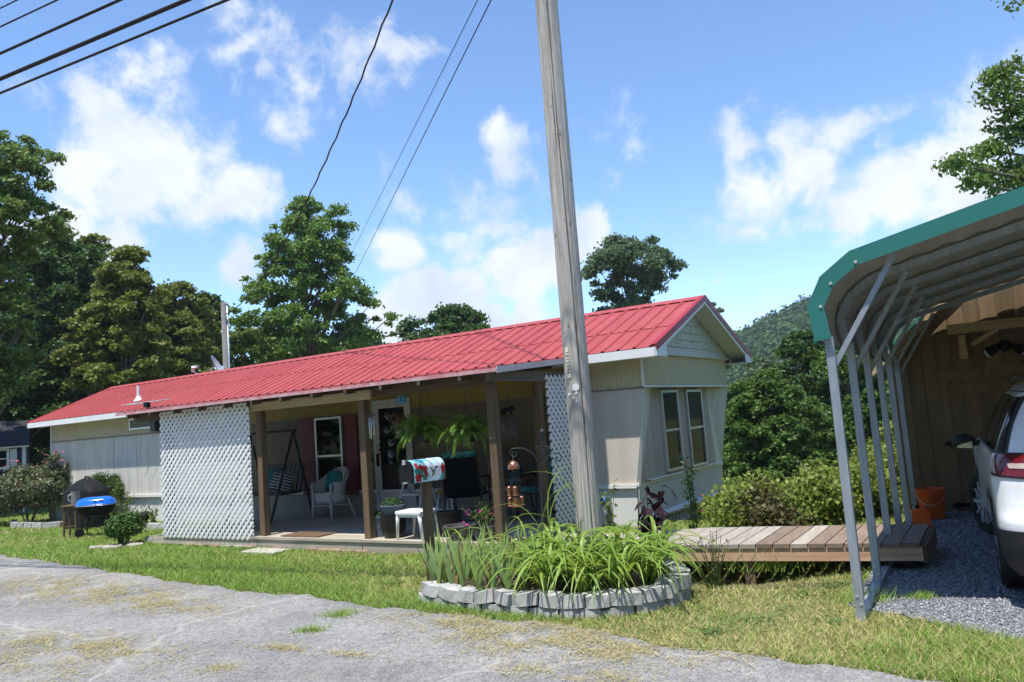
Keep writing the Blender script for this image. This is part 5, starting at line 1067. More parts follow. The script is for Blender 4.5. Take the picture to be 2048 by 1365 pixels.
# ---------------------------------------------------------------- utility poles and wires
def pole_material():
    m = bpy.data.materials.new('weathered_pole_wood'); m.use_nodes = True; N, L = m.node_tree.nodes, m.node_tree.links; b = N['Principled BSDF']; b.inputs['Roughness'].default_value = .9; b.inputs['Specular IOR Level'].default_value = .2
    tc = N.new('ShaderNodeTexCoord')
    def nz(stretch, sc, d=8, r=.65):
        mp = N.new('ShaderNodeMapping'); mp.inputs['Scale'].default_value = stretch; L.new(tc.outputs['Object'], mp.inputs[0]); n = N.new('ShaderNodeTexNoise'); n.inputs['Scale'].default_value = sc; n.inputs['Detail'].default_value = d; n.inputs['Roughness'].default_value = r; L.new(mp.outputs[0], n.inputs[0]); return n.outputs['Fac']
    def ramp(f, a, ca, c, cc):
        r = N.new('ShaderNodeValToRGB'); L.new(f, r.inputs[0]); e = r.color_ramp.elements; e[0].position = a; e[0].color = (*ca, 1); e[1].position = c; e[1].color = (*cc, 1); return r.outputs[0]
    def mul(a, c):
        mx = N.new('ShaderNodeMix'); mx.data_type = 'RGBA'; mx.blend_type = 'MULTIPLY'; mx.inputs['Factor'].default_value = 1; L.new(a, mx.inputs[6]); L.new(c, mx.inputs[7]); return mx.outputs[2]
    fine = nz((1, 1, .035), 60); c = ramp(fine, .36, (.335, .32, .295), .62, (.61, .59, .555))
    c = mul(c, ramp(nz((1, 1, .10), 5), .3, (.72, .70, .67), .7, (1.1, 1.08, 1.05)))
    kn = nz((1, 1, .45), 16, 3); c = mul(c, ramp(kn, .25, (.25, .22, .2), .36, (1, 1, 1)))
    ck = nz((1, 1, .02), 26, 4); c = mul(c, ramp(ck, .30, (.3, .27, .24), .38, (1, 1, 1)))
    L.new(c, b.inputs['Base Color'])
    bp = N.new('ShaderNodeBump'); bp.inputs['Strength'].default_value = .7; bp.inputs['Distance'].default_value = .012; ad = N.new('ShaderNodeMath'); ad.operation = 'ADD'; L.new(fine, ad.inputs[0]); L.new(ck, ad.inputs[1]); L.new(ad.outputs[0], bp.inputs['Height']); L.new(bp.outputs[0], b.inputs['Normal']); return m
polew = pole_material()
tagm = mat('tag_plate', (.70, .66, .50), .5, var=.06); inkm = mat('tag_ink', (.05, .05, .045), .6)
PX, PY = .555, 7.0
def text_mesh(txt, size, font_x=1.0):
    cu = bpy.data.curves.new('txt', 'FONT'); cu.body = txt; cu.size = size; cu.align_x = 'CENTER'; cu.align_y = 'CENTER'; cu.extrude = .0006; cu.space_character = 1.25
    o = bpy.data.objects.new('txt', cu); COL.objects.link(o); dg = bpy.context.evaluated_depsgraph_get(); me = bpy.data.meshes.new_from_object(o.evaluated_get(dg))
    bpy.data.objects.remove(o); bpy.data.curves.remove(cu); return me
def utility_pole(name, label, loc, h, r0, r1, seed, groove=True):
    T = Thing(name, label, 'utility pole', loc, 0, None); rng = np.random.default_rng(seed); m = M(); n, k = 90, 70; vs = []
    wob_ = rng.normal(size=(1, n))*.0016+rng.normal(size=(k+1, n))*.0006
    for i in range(k+1):
        z = -.3+(h+.3)*i/k; r = r0+(r1-r0)*i/k; ang0 = math.radians(-82) + .10*math.sin(z*.9)
        for j in range(n):
            t = 2*math.pi*j/n; d = abs((t-ang0+math.pi) % (2*math.pi)-math.pi); rr = r+wob_[i, j]+.003*math.sin(3*t+z*.4)
            if groove and d < .09: rr -= .03*(1-d/.09)
            vs.append((rr*math.cos(t), rr*math.sin(t), z))
    m.add(vs, [(i*n+j, i*n+(j+1) % n, (i+1)*n+(j+1) % n, (i+1)*n+j) for i in range(k) for j in range(n)]+[tuple(range(k*n, (k+1)*n))])
    T.part('shaft', m, polew, smooth=True, auto=50); return T
UP = utility_pole('utility_pole', 'weathered wooden utility pole standing in the flower bed', (PX, PY, 0), 9.2, .114, .095, 5)
def on_pole(u, v, r=.108):
    p = pix(u, v, PY); a = math.atan2(-math.sqrt(max(0, r*r-min(r*r, (p.x-PX)**2))), p.x-PX); return a, p.z
a, zt = on_pole(1132, 697); a2, zb = on_pole(1142, 757); zc = (zt+zb)/2; ro = .117
pl = UP.inst('number_tag', M().box(-.021, .021, -.002, .002, -(zt-zb)/2, (zt-zb)/2).mesh('number_tag'), (ro*math.cos(a)+.006, ro*math.sin(a)-.006, zc), (0, math.radians(-1.2), a+math.pi/2)); pl.data.materials.append(tagm)
tx = obj('tag_digits', text_mesh('1012446', .048), inkm, pl, (0, -.0028, 0), rot=(math.pi/2, math.pi/2, 0))
wm = mat('torn_paper_white', (.72, .72, .70), .7, var=.1, scale=30)
for (u, v, sx, sz) in ((1150, 776, .030, .033), (1139, 790, .012, .010), (1151, 787, .012, .016), (1152, 803, .010, .018), (1146, 797, .009, .012)):
    a, z = on_pole(u, v); pp_ = [(sx*(1+.25*math.sin(5*t+u))*math.cos(t), sz*(1+.25*math.cos(4*t+v))*math.sin(t)) for t in np.linspace(0, 2*math.pi, 11)[:-1]]
    o = UP.inst('paper_scrap', M().prism(pp_, -.003, .004, 'xz').mesh('paper_scrap'), (.116*math.cos(a), .116*math.sin(a), z), (0, 0, a+math.pi/2)); o.data.materials.append(wm)
nail = M()
for i in range(60):
    t = random.uniform(-2.6, -.6); z = random.uniform(.6, 5.6); r = .1125-.002*z; nail.cyl((r*math.cos(t), r*math.sin(t), z), ((r+.004)*math.cos(t), (r+.004)*math.sin(t), z), .004, .003, 5)
o = UP.part('old_nails', nail, iron); o['kind'] = 'stuff'
UP.part('crossarm', M().bar((-.9*.6, .44*.6, 8.55), (.9*.6, -.44*.6, 8.55), .1, .1), polew)
FP = utility_pole('utility_pole', 'distant grey utility pole rising behind the red roof at left', (-8.82, 24, 0), 5.85, .095, .085, 6, False)
FP.part('conduit', M().cyl((.10, -.05, 0), (.115, -.05, 5.75), .03, .03, 8).ball((.115, -.05, 5.78), .045), galv, smooth=True)
FP.part('insulator', M().cyl((.06, -.08, 5.35), (.12, -.16, 5.35), .03), galv)
cable = mat('black_cable', (.012, .012, .013), .6, var=.1)
def wire(label, a, b, sag, r, n=40, twist=0.0, grp='overhead wires'):
    a, b = Vector(a), Vector(b); mid = Vector((a.x, a.y, 0)); pts = []
    for i in range(n+1):
        t = i/n; p = a.lerp(b, t)-Vector((0, 0, sag*4*t*(1-t))); 
        if twist: p += Vector((twist*math.sin(i*1.9), 0, twist*math.cos(i*1.9)))
        pts.append(p-a)
    o = obj('overhead_wire', M().tube(pts, r, 6).mesh('overhead_wire', smooth=True), cable, None, a); tag(o, label, 'wire', grp); return o
dw_ = Vector((-.9, .44, 0))
for v, z, r, lab in ((187, 6.69, .017, 'lowest black cable crossing the upper left sky'), (158, 6.90, .028, 'thickest black cable crossing the upper left sky'), (107, 7.28, .02, 'third black cable from below in the upper left sky'), (55, 7.68, .012, 'fourth cable from below in the upper left sky'), (18, 7.96, .010, 'topmost thin cable in the upper left corner')):
    b = Vector((-7.01*.78, 10.7*.78, EYE+(z-EYE)*.78)); p = b-dw_*6.5; r *= .78
    wire(lab, p-dw_*22, p+dw_*46, .0, r, 20)
wire('twisted service cable from the near pole to the distant pole', (PX-.1, PY, 8.75), (-8.76, 23.9, 5.45), 1.25, .014, 90, .010)
wire('left of two thin wires sloping down from the near pole', (PX-.1, PY, 6.42), (-14.66, 60, 10.65), .0, .006, 12)
wire('right of two thin wires sloping down from the near pole', (PX-.05, PY, 6.27), (-14.76, 60, 8.55), .0, .008, 12)

# ---------------------------------------------------------------- flower bed with edging blocks
block = mat('edging_block_concrete', (.37, .365, .35), .9, var=.22, scale=7, bump=.6, bscale=40, jit=.08, bdist=.006)
soil = mat('bed_soil', (.09, .065, .045), .95, scale=14, col2=(.16, .125, .085), bump=.8)
FB = Thing('flower_bed', 'flower bed round the utility pole edged with grey stacked blocks', 'flower bed', (.2, 6.8, 0), 0, None, (.2, 6.8, 0))
sm_ = M(); ring_ = [Vector((x, y, .10)) for x, y in PLANTER]; cc = Vector((.2, 6.85, .17)); sm_.add([cc]+[cc.lerp(p, .96)-Vector((0, 0, .0)) for p in ring_]+[Vector((*p.xy, -.05)) for p in ring_], [(0, i+1, (i+1) % len(ring_)+1) for i in range(len(ring_))]+[(i+1, len(ring_)+1+i, len(ring_)+1+(i+1) % len(ring_), (i+1) % len(ring_)+1) for i in range(len(ring_))])
FB.part('soil', sm_, soil)
def edging(T, pts, blen, hgt, dep, courses, z0=0.0, tilt=None, mt=None, chip=.012):
    """lay blocks end to end along a polyline"""
    pts = [Vector((*p, 0)) for p in pts]; acc = [0]
    for p, q in zip(pts[:-1], pts[1:]): acc.append(acc[-1]+(q-p).length)
    def at(d):
        for i in range(len(pts)-1):
            if d <= acc[i+1] or i == len(pts)-2: return pts[i].lerp(pts[i+1], (d-acc[i])/(acc[i+1]-acc[i]))
    for c in range(courses):
        d = -(blen*.5 if c % 2 else 0)
        while d < acc[-1]-.05:
            L = blen*random.uniform(.7, 1.35); a, b = at(max(0, d)), at(min(acc[-1], d+L))
            if (b-a).length > .06:
                u = (b-a).normalized(); n = Vector((-u.y, u.x, 0)); k = L-.008; zz = z0+c*hgt; m = M()
                j = lambda s=chip: random.uniform(-s, s)
                h = hgt-.004; w = (b-a).length/2-.004; top = [(-w+j(), j(), h+j(.012)), (-w*.35, -.012+j(.006), h+j(.004)), (w*.35, -.012+j(.006), h+j(.004)), (w+j(.004), j(), h+j(.006)), (w*.9, dep, h+j(.006)), (-w*.9, dep, h+j(.006))]
                bot = [(-w, -.008, 0), (-w*.35, -.024, 0), (w*.35, -.024, 0), (w, -.008, 0), (w*.9, dep, 0), (-w*.9, dep, 0)]
                tl = random.uniform(-.06, .06)+(tilt(d/acc[-1], c) if tilt else 0); mid = (a+b)/2; R = Matrix.Rotation(math.atan2(u.y, u.x)+random.uniform(-.05, .05), 3, 'Z') @ Matrix.Rotation(tl, 3, 'Y') @ Matrix.Rotation(random.uniform(-.04, .04), 3, 'X')
                vs = [R @ Vector(p)+mid+Vector((0, 0, zz)) for p in bot+top]
                m.add(vs, [(5, 4, 3, 2, 1, 0), (6, 7, 8, 9, 10, 11)]+[(i, (i+1) % 6, 6+(i+1) % 6, 6+i) for i in range(6)])
                T.part('edging_block', m, mt or block)
            d += L
front = [(-.98, 7.05), (-.63, 6.63), (-.26, 6.41), (.13, 6.17), (.37, 6.05), (.63, 6.04), (.89, 6.10), (1.1, 6.22)]
edging(FB, front, .22, .095, .13, 2, -.018, lambda f, c: .22*math.sin(f*40) if .2 < f < .5 else .07*math.sin(f*57+c), chip=.018)
edging(FB, [(1.08, 6.22), (1.27, 6.45), (1.33, 6.8), (1.2, 7.15)], .22, .105, .14, 2, -.01)
edging(FB, [(-.8, 7.45), (-.98, 7.1)], .2, .1, .12, 1)

# ---------------------------------------------------------------- strap-leaved plants
def strap(length, width, arch, n=7, fold=.25, tipk=1.0):
    m = M(); vs = []
    for i in range(n+1):
        f = i/n; x = length*(f*.35+arch*f*f*.65)*.9; z = length*(math.sin(min(1.0, f)*math.pi*(.5+.28*arch))*(.95-.35*arch)) if arch > .15 else length*f
        x = x if arch > .15 else length*f*f*.18*(1+arch); w = width*(min(1, .55+f*1.2))*(1-f**3*tipk)+.0006
        vs += [(x, -w/2, z+w*fold), (x, 0, z), (x, w/2, z+w*fold)]
    m.add(vs, [(3*i+k, 3*i+3+k, 3*i+4+k, 3*i+1+k) for i in range(n) for k in (0, 1)])
    return m
L_lily = leafmat('daylily_leaf', [(.16, .28, .04), (.23, .36, .052), (.30, .41, .078), (.19, .31, .043)], .4, .4, .5)
L_iris = leafmat('iris_leaf', [(.20, .33, .09), (.27, .39, .10), (.24, .36, .15), (.31, .39, .10)], .4, .5, .35)
L_tip = leafmat('withered_leaf', [(.20, .11, .05), (.30, .2, .09), (.15, .08, .045)], .2, .7)
lily_me = []
for i in range(10):
    me = strap(random.uniform(.46, .70), random.uniform(.024, .036), random.uniform(.85, 1.35), 9).mesh('leaf', smooth=True); me.materials.append(L_lily); lily_me.append(me)
iris_me = []
for i in range(8):
    me = strap(random.uniform(.38, .56), random.uniform(.026, .038), random.uniform(.0, .14), 6, .05).mesh('leaf', smooth=True); me.materials.append(L_iris); iris_me.append(me)
tip_me = []
for i in range(4):
    me = strap(random.uniform(.30, .46), random.uniform(.008, .014), random.uniform(.05, .5), 6, .2).mesh('withered_leaf', smooth=True); me.materials.append(L_tip); tip_me.append(me)
def plant_lab(kind, i): return kind[i]
lily = [(.15, 6.42, 'daylily clump at the front of the bed left of the pole'), (.42, 6.32, 'daylily clump spilling over the blocks in front of the pole'), (.70, 6.32, 'daylily clump spilling over the blocks right of the pole'), (.95, 6.45, 'rightmost daylily clump at the front of the bed'), (.28, 6.72, 'daylily clump in mid bed left of the pole foot'), (.80, 6.70, 'daylily clump in mid bed right of the pole foot'), (.02, 6.85, 'daylily clump between the irises and the pole'), (.45, 6.62, 'tall daylily clump hiding the pole foot'), (1.08, 6.85, 'daylily clump by the right edging blocks'), (.25, 7.15, 'daylily clump behind the pole at the back of the bed')]
for i, (x, y, lb) in enumerate(lily):
    T = Thing('daylily', lb, 'plant', (x, y, .13), 0, 'daylilies in the flower bed'); k = 46
    for j in range(k):
        T.inst('leaf', random.choice(lily_me), (random.uniform(-.05, .05), random.uniform(-.05, .05), 0), (random.uniform(-.15, .15), random.uniform(-.25, .42), random.random()*6.283), random.uniform(.7, 1.12))
irisp = [(-.86, 7.12), (-.78, 6.96), (-.66, 6.84), (-.55, 6.72), (-.42, 6.62), (-.30, 6.56), (-.18, 6.50), (-.74, 7.2), (-.6, 7.02), (-.45, 6.9), (-.32, 6.78), (-.2, 6.68), (-.06, 6.6), (-.52, 7.2), (-.35, 7.05), (-.2, 6.92), (-.1, 7.15)]
words = ['first', 'second', 'third', 'fourth', 'fifth', 'sixth', 'seventh', 'eighth']
for i, (x, y) in enumerate(irisp):
    rw = 'front row' if i < 7 else ('middle row' if i < 13 else 'back row'); k = i if i < 7 else (i-7 if i < 13 else i-13)
    T = Thing('iris', 'iris fan of sword leaves, %s from the mailbox post in the %s' % (words[k], rw), 'plant', (x, y, .11), 0, 'irises in the flower bed'); th = random.uniform(-.6, .6)
    for j in range(10):
        f = (j-4.5)/4.5; T.inst('leaf', random.choice(iris_me), (.035*f, random.uniform(-.02, .02), 0), (-.34*f+random.uniform(-.12, .12), random.uniform(-.2, .12), math.pi/2+th*.5+random.uniform(-.5, .5)), random.uniform(.75, 1.1))
    for j in range(2): T.inst('withered_leaf', random.choice(tip_me), (random.uniform(-.06, .06), random.uniform(-.04, .04), 0), (random.uniform(-.3, .3), random.uniform(-.3, .3), random.random()*6.283), random.uniform(.8, 1.25))
LT = Thing('tall_grass', 'long arching grass blades rising above the irises and daylilies', 'plant', (.1, 6.8, .12))
for x, y, L, az, t in ((-.55, .1, .75, 2.2, .1), (-.6, .15, .62, .9, .0), (-.35, .05, .8, -.2, -.2), (-.3, .2, .7, 3.3, -.1), (.05, .1, 1.0, .15, -.35), (.1, .2, 1.05, .35, -.3), (.12, .1, .95, 2.9, -.1), (.2, .15, 1.15, .6, -.55), (.28, .2, 1.1, 2.6, -.5), (.3, .1, .9, .2, -.2), (-.1, .1, .7, 2.0, -.3), (.55, .1, .7, .3, .05), (.75, .0, .6, -.4, .1)):
    me = strap(L, .020, .8, 10, .2).mesh('blade', smooth=True); me.materials.append(L_lily); LT.inst('blade', me, (x, y, 0), (0, t, az))
# dark purple-leaved plant
L_pur = leafmat('purple_leaf', [(.020, .011, .016), (.034, .017, .024), (.05, .025, .03)], .15, .75, .15)
def leafshape(L, w, droop, n=5):
    m = M(); vs = []
    for i in range(n+1):
        f = i/n; x = L*f; z = -droop*L*f*f; ww = w*math.sin(math.pi*min(1, f*.92+.06))**.8; vs += [(x, -ww/2, z+ww*.12), (x, 0, z), (x, ww/2, z+ww*.12)]
    m.add(vs, [(3*i+k, 3*i+3+k, 3*i+4+k, 3*i+1+k) for i in range(n) for k in (0, 1)]); return m
PU = Thing('purple_plant', 'dark purple-leaved plant beside the pole in front of boardwalk', 'plant', (1.10, 7.28, .10)); pm = []
for i in range(6): me = leafshape(random.uniform(.11, .17), random.uniform(.05, .075), random.uniform(.3, .9)).mesh('leaf', smooth=True); me.materials.append(L_pur); pm.append(me)
for k in range(8):
    hh = random.uniform(.42, .80) if k else .82; ax, ay = random.uniform(-.12, .17), random.uniform(-.1, .1); st_ = [(0, 0, 0), (ax*.5, ay*.5, hh*.5), (ax, ay, hh)]
    PU.part('stem', M().tube(st_, .006, 5, .003), mat('purple_stem', (.05, .02, .03), .6))
    for j in range(12):
        f = .3+.7*j/11; PU.inst('leaf', random.choice(pm), (ax*f, ay*f, hh*f), (random.uniform(-.5, .5), random.uniform(-.4, .5), random.random()*6.283), random.uniform(.7, 1.35))
# ---------------------------------------------------------------- bushes
def bush(name, label, loc, r, n, ls, lm, seed, cat='shrub', clumps=22, group=None, stems=6, flowers=None, fm=None, box=False, asp=.6, up=.5):
    rng = np.random.default_rng(seed); T = Thing(name, label, cat, loc, 0, group); P_, D_ = [], []
    for i in range(clumps):
        d = unit(rng.normal(size=3)); d[2] = abs(d[2])*.9 if rng.random() < .8 else d[2]*.4; q = (.35+.5*rng.random()); cr = min(r)*.36*(.7+.6*rng.random())
        c = np.array([d[0]*r[0]*q, d[1]*r[1]*q, r[2]*.5+d[2]*r[2]*q*.55]); c[2] = max(c[2], cr*.7); p, dd = blob(c, (cr*1.15, cr*1.15, cr), n//clumps, rng, .45); P_.append(p); D_.append(dd)
    P_, D_ = np.concatenate(P_), np.concatenate(D_); k = P_[:, 2] > .03; V, F = cards(P_[k], ls, asp, up, D_[k]*.9, .14, rng)
    T.part('foliage', npmesh('foliage', V, F, lm), lm); sm = M()
    for i in range(stems): a = rng.random()*6.283; sm.tube([(.05*math.cos(a), .05*math.sin(a), -.04), (r[0]*.3*math.cos(a), r[1]*.3*math.sin(a), r[2]*.4), (r[0]*.6*math.cos(a), r[1]*.6*math.sin(a), r[2]*.75)], .016, 5, .006)
    T.part('stem', sm, bark)
    if flowers:
        fme = M()
        for i in range(9): a = i*2.4; q = .2+.09*i; fme.add([(0, 0, 0), (.5*q*math.cos(a-.7), .5*q*math.sin(a-.7), .12), (q*math.cos(a), q*math.sin(a), .3-.25*q), (.5*q*math.cos(a+.7), .5*q*math.sin(a+.7), .12)], [(0, 1, 2, 3)])
        me = fme.mesh('flower'); me.materials.append(fm)
        for (x, y, z, s) in flowers: T.inst('flower', me, (x, y, z), (random.uniform(-.6, .3), random.uniform(-.4, .4), random.random()*6), s*.62)
    return T
pinkf = leafmat('pink_petal', [(.62, .12, .16), (.75, .22, .24), (.55, .08, .12)], .3); redf = leafmat('red_petal', [(.5, .01, .02), (.6, .03, .04)], .3); magf = leafmat('magenta_petal', [(.55, .03, .30), (.66, .06, .38)], .3)
L_rose = leafmat('rose_leaves', [(.08, .13, .05), (.12, .17, .065), (.17, .16, .08), (.21, .21, .12), (.10, .14, .055)], .25, .45, .5)
L_box = leafmat('boxwood_leaves', [(.05, .11, .018), (.08, .16, .025), (.04, .09, .015)], .25, .5, .4)
fl = [(random.uniform(-.95, .7), -random.uniform(.2, .75), random.uniform(.9, 1.5), random.uniform(.07, .11)) for _ in range(9)]+[(.75, -.2, 1.62, .10), (.9, -.15, 1.58, .10), (.55, -.2, 1.55, .09), (.98, -.3, 1.4, .09), (.6, -.3, 1.38, .09), (1.05, -.3, 1.35, .08)]
bush('rose_bush', 'large rose bush with pink blooms at the left end of the home', (-11.35, 18.2, 0), (1.0, .8, 1.28), 17000, .065, L_rose, 71, flowers=fl, fm=pinkf, clumps=40, group='rose bushes at the left')
bush('rose_bush', 'tall rose stem with pink blooms against the home wall', (-10.75, 18.15, .0), (.36, .35, 1.62), 4000, .06, L_rose, 75, flowers=[(-.1, -.2, 1.6, .1), (.2, -.2, 1.55, .1), (.25, -.2, 1.38, .08), (-.2, -.25, 1.3, .09)], fm=pinkf, clumps=16, group='rose bushes at the left')
bush('rose_bush', 'smaller rose bush at the left image edge before the shed', (-12.9, 18.6, 0), (.85, .6, .95), 8000, .065, L_rose, 72, flowers=[(.5, -.4, .95, .09), (-.3, -.4, .75, .08), (.3, -.5, .35, .09)], fm=pinkf, clumps=26, group='rose bushes at the left')
bush('evergreen_shrub', 'dense dark green upright shrub behind the covered grill', (-9.0, 17.0, 0), (.52, .45, 1.16), 14000, .045, L_box, 73, clumps=26, asp=.3)
bush('round_shrub', 'small bushy green shrub on the lawn by the lattice', (-6.42, 12.75, 0), (.37, .33, .50), 8000, .04, L_box, 74, clumps=26)
# stones and small edgings on the left lawn
stone = mat('field_stone', (.42, .39, .34), .9, var=.2, scale=6, bump=.5, jit=.15)
for i, (dx, dy, sx, sy, lb) in enumerate(((-.33, -.2, .13, .08, 'flat stone left of the small round shrub'), (-.06, -.28, .17, .09, 'flat grey stone in front of the small round shrub'), (.26, -.2, .14, .09, 'flat stone right of the small round shrub'))):
    m = M(); k = 9; vs = [(sx*(1+.2*math.sin(3*t+i))*math.cos(t), sy*(1+.2*math.cos(2*t+i))*math.sin(t)) for t in np.linspace(0, 2*math.pi, k+1)[:-1]]
    m.add([(x, y, -.02) for x, y in vs]+[(x*.97, y*.97, .035) for x, y in vs]+[(x*.75, y*.75, .055+.01*math.sin(x*40)) for x, y in vs], [(j, (j+1) % k, k+(j+1) % k, k+j) for j in range(k)]+[(k+j, k+(j+1) % k, 2*k+(j+1) % k, 2*k+j) for j in range(k)]+[tuple(range(2*k, 3*k))])
    tag(obj('stone', m, stone, None, (-6.42+dx, 12.75+dy, 0)), lb, 'stone', 'stones round the small shrub')
E1 = Thing('bed_edging', 'low edging of pale blocks under the rose bush', 'edging', (-10.9, 17.6, 0), 0, None, (-10.9, 17.6, 0)); edging(E1, [(-11.8, 18.3), (-11.3, 17.5), (-10.3, 16.9), (-9.8, 16.8)], .3, .12, .12, 1)
E2 = Thing('bed_edging', 'low edging of pale blocks along the home beside the lattice', 'edging', (-7.2, 15.2, 0), 0, None, (-7.2, 15.2, 0)); edging(E2, [(-7.9, 15.5), (-7.2, 15.1), (-6.3, 14.6)], .3, .11, .12, 1)
E3 = Thing('bed_edging', 'curved edging of pale blocks at the foot of the lattice', 'edging', (-6.1, 13.0, 0), 0, None, (-6.1, 13.0, 0)); edging(E3, [(-5.55, 13.2), (-6.0, 13.25), (-6.25, 13.05), (-6.1, 12.85), (-5.6, 12.55)], .2, .09, .1, 1)
# weeds and red rose along the wall
L_weed = leafmat('weed_leaves', [(.14, .20, .035), (.19, .23, .05), (.10, .16, .03)], .35)
def stalk_plant(name, label, loc, stalks, h, spread, lm, ls, nl, seed, flowers=(), fm=None, cat='plant', group=None):
    rng = np.random.default_rng(seed); T = Thing(name, label, cat, loc, 0, group); P_ = []; sm = M(); tops = []
    for i in range(stalks):
        a = rng.random()*6.283; q = spread*rng.random(); hh = h*(.55+.45*rng.random()); pts = [(.03*math.cos(a), .03*math.sin(a), -.03), (q*.5*math.cos(a), q*.5*math.sin(a), hh*.55), (q*math.cos(a), q*math.sin(a), hh)]; sm.tube(pts, .006, 4, .0025); tops.append(pts[-1])
        for f in np.linspace(.12, 1, nl): 
            c = Vector(pts[0]).lerp(Vector(pts[1]), f*2) if f < .5 else Vector(pts[1]).lerp(Vector(pts[2]), f*2-1); P_.append(np.array(c)+rng.normal(size=3)*ls*.45)
    V, F = cards(np.array(P_), ls, .45, .6, None, .12, rng, .1); T.part('foliage', npmesh('foliage', V, F, lm), lm); T.part('stem', sm, mat('green_stem', (.10, .13, .04), .7))
    if flowers:
        fme = M()
        for i in range(9): a = i*2.4; q = .2+.09*i; fme.add([(0, 0, 0), (.5*q*math.cos(a-.7), .5*q*math.sin(a-.7), .12), (q*math.cos(a), q*math.sin(a), .3-.25*q), (.5*q*math.cos(a+.7), .5*q*math.sin(a+.7), .12)], [(0, 1, 2, 3)])
        me = fme.mesh('flower'); me.materials.append(fm)
        for (x, y, z, s) in flowers: T.inst('flower', me, (x, y, z), (random.uniform(.2, 1.0), random.uniform(-.4, .4), random.random()*6), s*.62)
    return T
stalk_plant('rose_plant', 'tall thin rose with red bloom against the wall by the lattice', (-6.95, 15.6, 0), 6, 1.0, .28, L_rose, .07, 13, 81, [(-.09, -.05, 1.02, .09), (.12, -.05, .95, .07), (.2, -.1, .45, .05)], redf)
for i, (x, y, hh, sp, lb) in enumerate([(-8.35, 16.15, .55, .2, 'leafy weed just right of the covered grill'), (-8.0, 16.0, .75, .16, 'tall thin weed against the white skirting'), (-7.55, 15.75, .45, .2, 'yellowish weed clump left of the red rose'), (-7.25, 15.55, .42, .16, 'short yellowish weed clump beside the red rose'), (-8.5, 16.55, 1.0, .15, 'very tall thin weed in front of the wall')]):
    stalk_plant('weed_plant', lb, (x, y, 0), 9, hh, sp, L_weed, .075, 9, 90+i, group='weeds along the home wall')
stalk_plant('climbing_rose', 'tall thin rose with coral blooms in front of bay windows', (1.92, 9.1, .0), 9, 1.0, .20, leafmat('climber_leaves', [(.07, .14, .03), (.11, .19, .04), (.09, .15, .035)], .3, .45, .4), .07, 16, 97, [(-.02, -.03, .90, .075), (.1, -.05, .52, .06), (.05, -.05, .42, .055), (.08, -.06, .34, .06)], leafmat('coral_petal', [(.75, .20, .16), (.80, .32, .25)], .3))
stalk_plant('leafy_weed', 'low leafy weed with thin stalks in front of the boardwalk', (1.58, 6.92, gz1(1.58, 6.92)), 14, .52, .30, L_weed, .035, 7, 98)
stalk_plant('leafy_weed', 'thin green weed stalks between the pole and the home corner', (.98, 9.3, .0), 7, .75, .2, L_weed, .08, 9, 99)
stalk_plant('leafy_weed', 'low dark plant growing on the ground under the boardwalk', (2.5, 7.75, gz1(2.5, 7.75)), 8, .16, .2, L_box, .07, 5, 100)
# blue yard hydrant
HY = HT('yard_hydrant', 'blue yard hydrant on a white pipe against the home wall', 'hydrant', (6.37, 2.12, 0)); blue = mat('blue_paint', (.03, .20, .50), .4, var=.08)
HY.part('pipe', M().cyl((6.37, 2.12, -.05), (6.37, 2.12, .33), .024, .024, 10), trimw, smooth=True)
HY.part('valve', M().cyl((6.37, 2.12, .32), (6.37, 2.12, .44), .035, .035, 10).tube([(6.37, 2.12, .42), (6.41, 2.05, .45), (6.45, 2.0, .40), (6.45, 1.99, .36)], .018, 7), blue, smooth=True, auto=40)
HY.part('lever', M().bar((6.37, 2.12, .45), (6.46, 2.10, .50), .018, .018).bar((6.46, 2.10, .50), (6.47, 2.09, .36), .018, .018), blue)

# ---------------------------------------------------------------- mailbox
mp_ang = math.atan2(.78, .63)
MBX = Thing('mailbox_post', 'square weathered wooden post carrying the mailbox', 'post', (-.955, 7.9, 0)); MBX.part('post', M().cbox(-.047, .047, -.047, .047, -.1, .985, .005), wood_post)
MB = Thing('mailbox', 'arched mailbox with teal cover, red flowers and hummingbird', 'mailbox', (-.955, 7.9, .986), mp_ang)
mw, mh, ml = .085, .13, .46; x0, x1 = -.27, .19   # long axis local x; door at -x
def arch(m, xa, xb, w, zw, n=14, close=True):
    pr = [(-w, 0), (-w, zw)]+[(-w*math.cos(t), zw+w*math.sin(t)) for t in np.linspace(0, math.pi, n)[1:-1]]+[(w, zw), (w, 0)]
    return m.prism([(a, b) for a, b in pr], xa, xb, 'yz')
bk_ = mat('mailbox_black', (.010, .011, .012), .55, var=.1, spec=.2)
body = MB.part('body', arch(M(), x0+.012, x1, mw, mh), bk_)
dr_ = MB.part('door', arch(M(), x0, x0+.014, mw+.006, mh), bk_)
MB.part('door_latch', M().box(x0-.02, x0, -.018, .018, mh+mw-.035, mh+mw+.012), alu, dr_)
MB.part('door_pull', M().box(x0-.018, x0, -.03, .03, .0, .012), alu, dr_)
